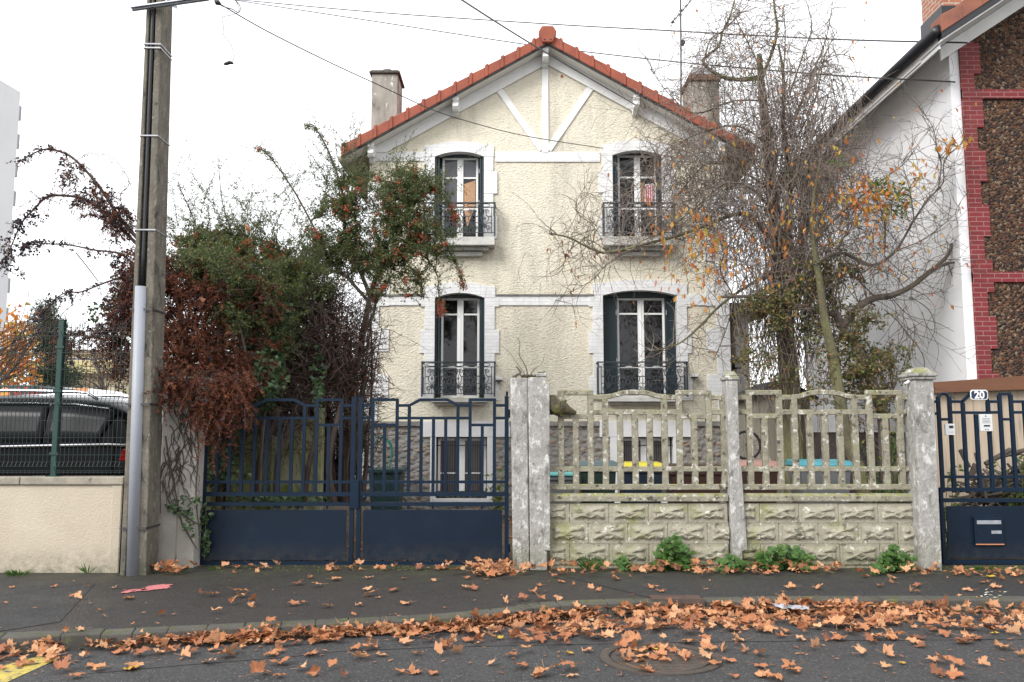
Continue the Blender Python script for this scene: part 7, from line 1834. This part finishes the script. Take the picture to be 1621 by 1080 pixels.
# yellow leaves
ym = bpy.data.meshes.new('yellow_leaf'); ym.from_pydata(protos[0][0], [], protos[0][1]); ym.materials.append(mt_yelleaf)
for (x, y, s, lb) in [(203,1063,.10,'bright yellow leaf lying on the road near the left corner'), (900,1036,.065,'yellow leaf with dark edge on the road below the doubled pillar'), (1566,916,.10,'pale yellow leaf on the mossy strip below the small gate'), (1040,1033,.04,'small pale yellow leaf lying on the manhole cover'), (1427,1052,.05,'small yellow leaf with long stalk on the road under the end pillar'), (1573,1005,.06,'yellow leaf among brown ones beside the kerb at the right edge'), (793,1013,.06,'yellow green leaf in the drift below the gate right leaf')]:
    o = put(x, y, s, .02 if y == 1033 else .004, .1, True, 0, 'yellow_leaf', ym); o['label'] = lb; del o['group']
# leaf caught in front of the gable, leaf on top of the shrub
def single(label, px, py, Y, s, rot, me):
    o = bpy.data.objects.new('plane_leaf', me); o.location = P(px, py, Y); o.scale = (s,)*3; o.rotation_euler = rot; COL.objects.link(o); tag(o, label, 'leaf')
single('orange brown leaf floating in the air before the cream gable', 889, 122, 14.0, .075, (1.9,.3,.5), meshes[3])
single('big tan leaf resting on top of the firethorn shrub', 393, 366, 12.3, .14, (.9,.2,2.2), meshes[1])
single('tan leaf caught in the rust brown foliage right of the pole', 318, 476, 10.8, .10, (1.2,.3,1.0), meshes[4])
# crumpled paper and bits in the gutter
q = G(1252, 975, -.12); mb = MB(); rr = random.Random(5); n = 10
vs = []
for i in range(n+1):
    for j in range(4): vs.append((q.x-.16+.32*i/n, q.y-.05+.03*j+rr.uniform(-.01,.01), -.03+rr.uniform(-.012,.012)+.018*(j % 2)-.03*i/n))
mb.add(vs, [(i*4+j, (i+1)*4+j, (i+1)*4+j+1, i*4+j+1) for i in range(n) for j in range(3)])
o = mb.build('crumpled_paper', M('dirty white paper', (.34,.35,.38), rough=.7)); s_ = o.modifiers.new('t', 'SOLIDIFY'); s_.thickness = .003; tag(o, 'crumpled strip of white paper lying on the leaf drift', 'paper')
# scattered white petals / paper scraps on the pavement at the right
mb = MB()
for i in range(14):
    c_ = G(1567+rr.uniform(-14,26), 937+rr.uniform(-4,9), .01); mb.leaf(c_, rr.uniform(.03,.06), .02, Vector((rr.uniform(-1,1), rr.uniform(-.3,.3), .05)), Vector((0,0,1)), .1)
tag(mb.build('pale_scraps', M('pale scrap', (.72,.72,.60), rough=.8)), 'small pale scraps scattered on the pavement below the small gate', 'scraps', kind='stuff')

# ================================================================== camera, sky, sun
cam_d = bpy.data.cameras.new('camera'); cam = bpy.data.objects.new('camera', cam_d); COL.objects.link(cam)
cam_d.sensor_width = 36; cam_d.lens = 36*F/1621; cam_d.clip_end = 2000; cam_d.clip_start = .1
cam.location = (0, 0, EYE); cam.rotation_euler = (math.pi/2+PITCH, 0, 0); S.camera = cam
w = bpy.data.worlds.new('World'); S.world = w; w.use_nodes = True; nt = w.node_tree
bg = nt.nodes['Background']; sky = N(nt, 'ShaderNodeTexSky'); sky.sky_type = 'NISHITA'; sky.sun_disc = False
SE, SR = R(38), R(222)
sky.sun_elevation = SE; sky.sun_rotation = SR
co = nt.nodes.new('ShaderNodeTexCoord').outputs['Generated']
cloud = ramp(nt, noi(nt, co, 1.6, 5), [(.3, (.92,.93,.96)), (.7, (1,1,1.01))])
sc = nt.nodes.new('ShaderNodeVectorMath'); sc.operation = 'SCALE'; nt.links.new(cloud, sc.inputs[0]); sc.inputs['Scale'].default_value = SKYV if 'SKYV' in globals() else 7.6
nt.links.new(mix(nt, .92, sky.outputs[0], sc.outputs[0]), bg.inputs[0]); bg.inputs[1].default_value = .10
ld = bpy.data.lights.new('sun', 'SUN'); ld.energy = 1.45; ld.angle = R(25); ld.color = (1, .975, .94)
sun = bpy.data.objects.new('sun', ld); COL.objects.link(sun)
sd = Vector((-.78, -.85, .90)); sun.rotation_euler = sd.to_track_quat('Z', 'Y').to_euler(); sun.location = (0,0,30)
vs_ = S.view_settings; vs_.view_transform = 'Standard'; vs_.look = 'None'; vs_.exposure = 1.25; vs_.gamma = 1
S.cycles.max_bounces = 6; S.cycles.diffuse_bounces = 3; S.cycles.use_denoising = True
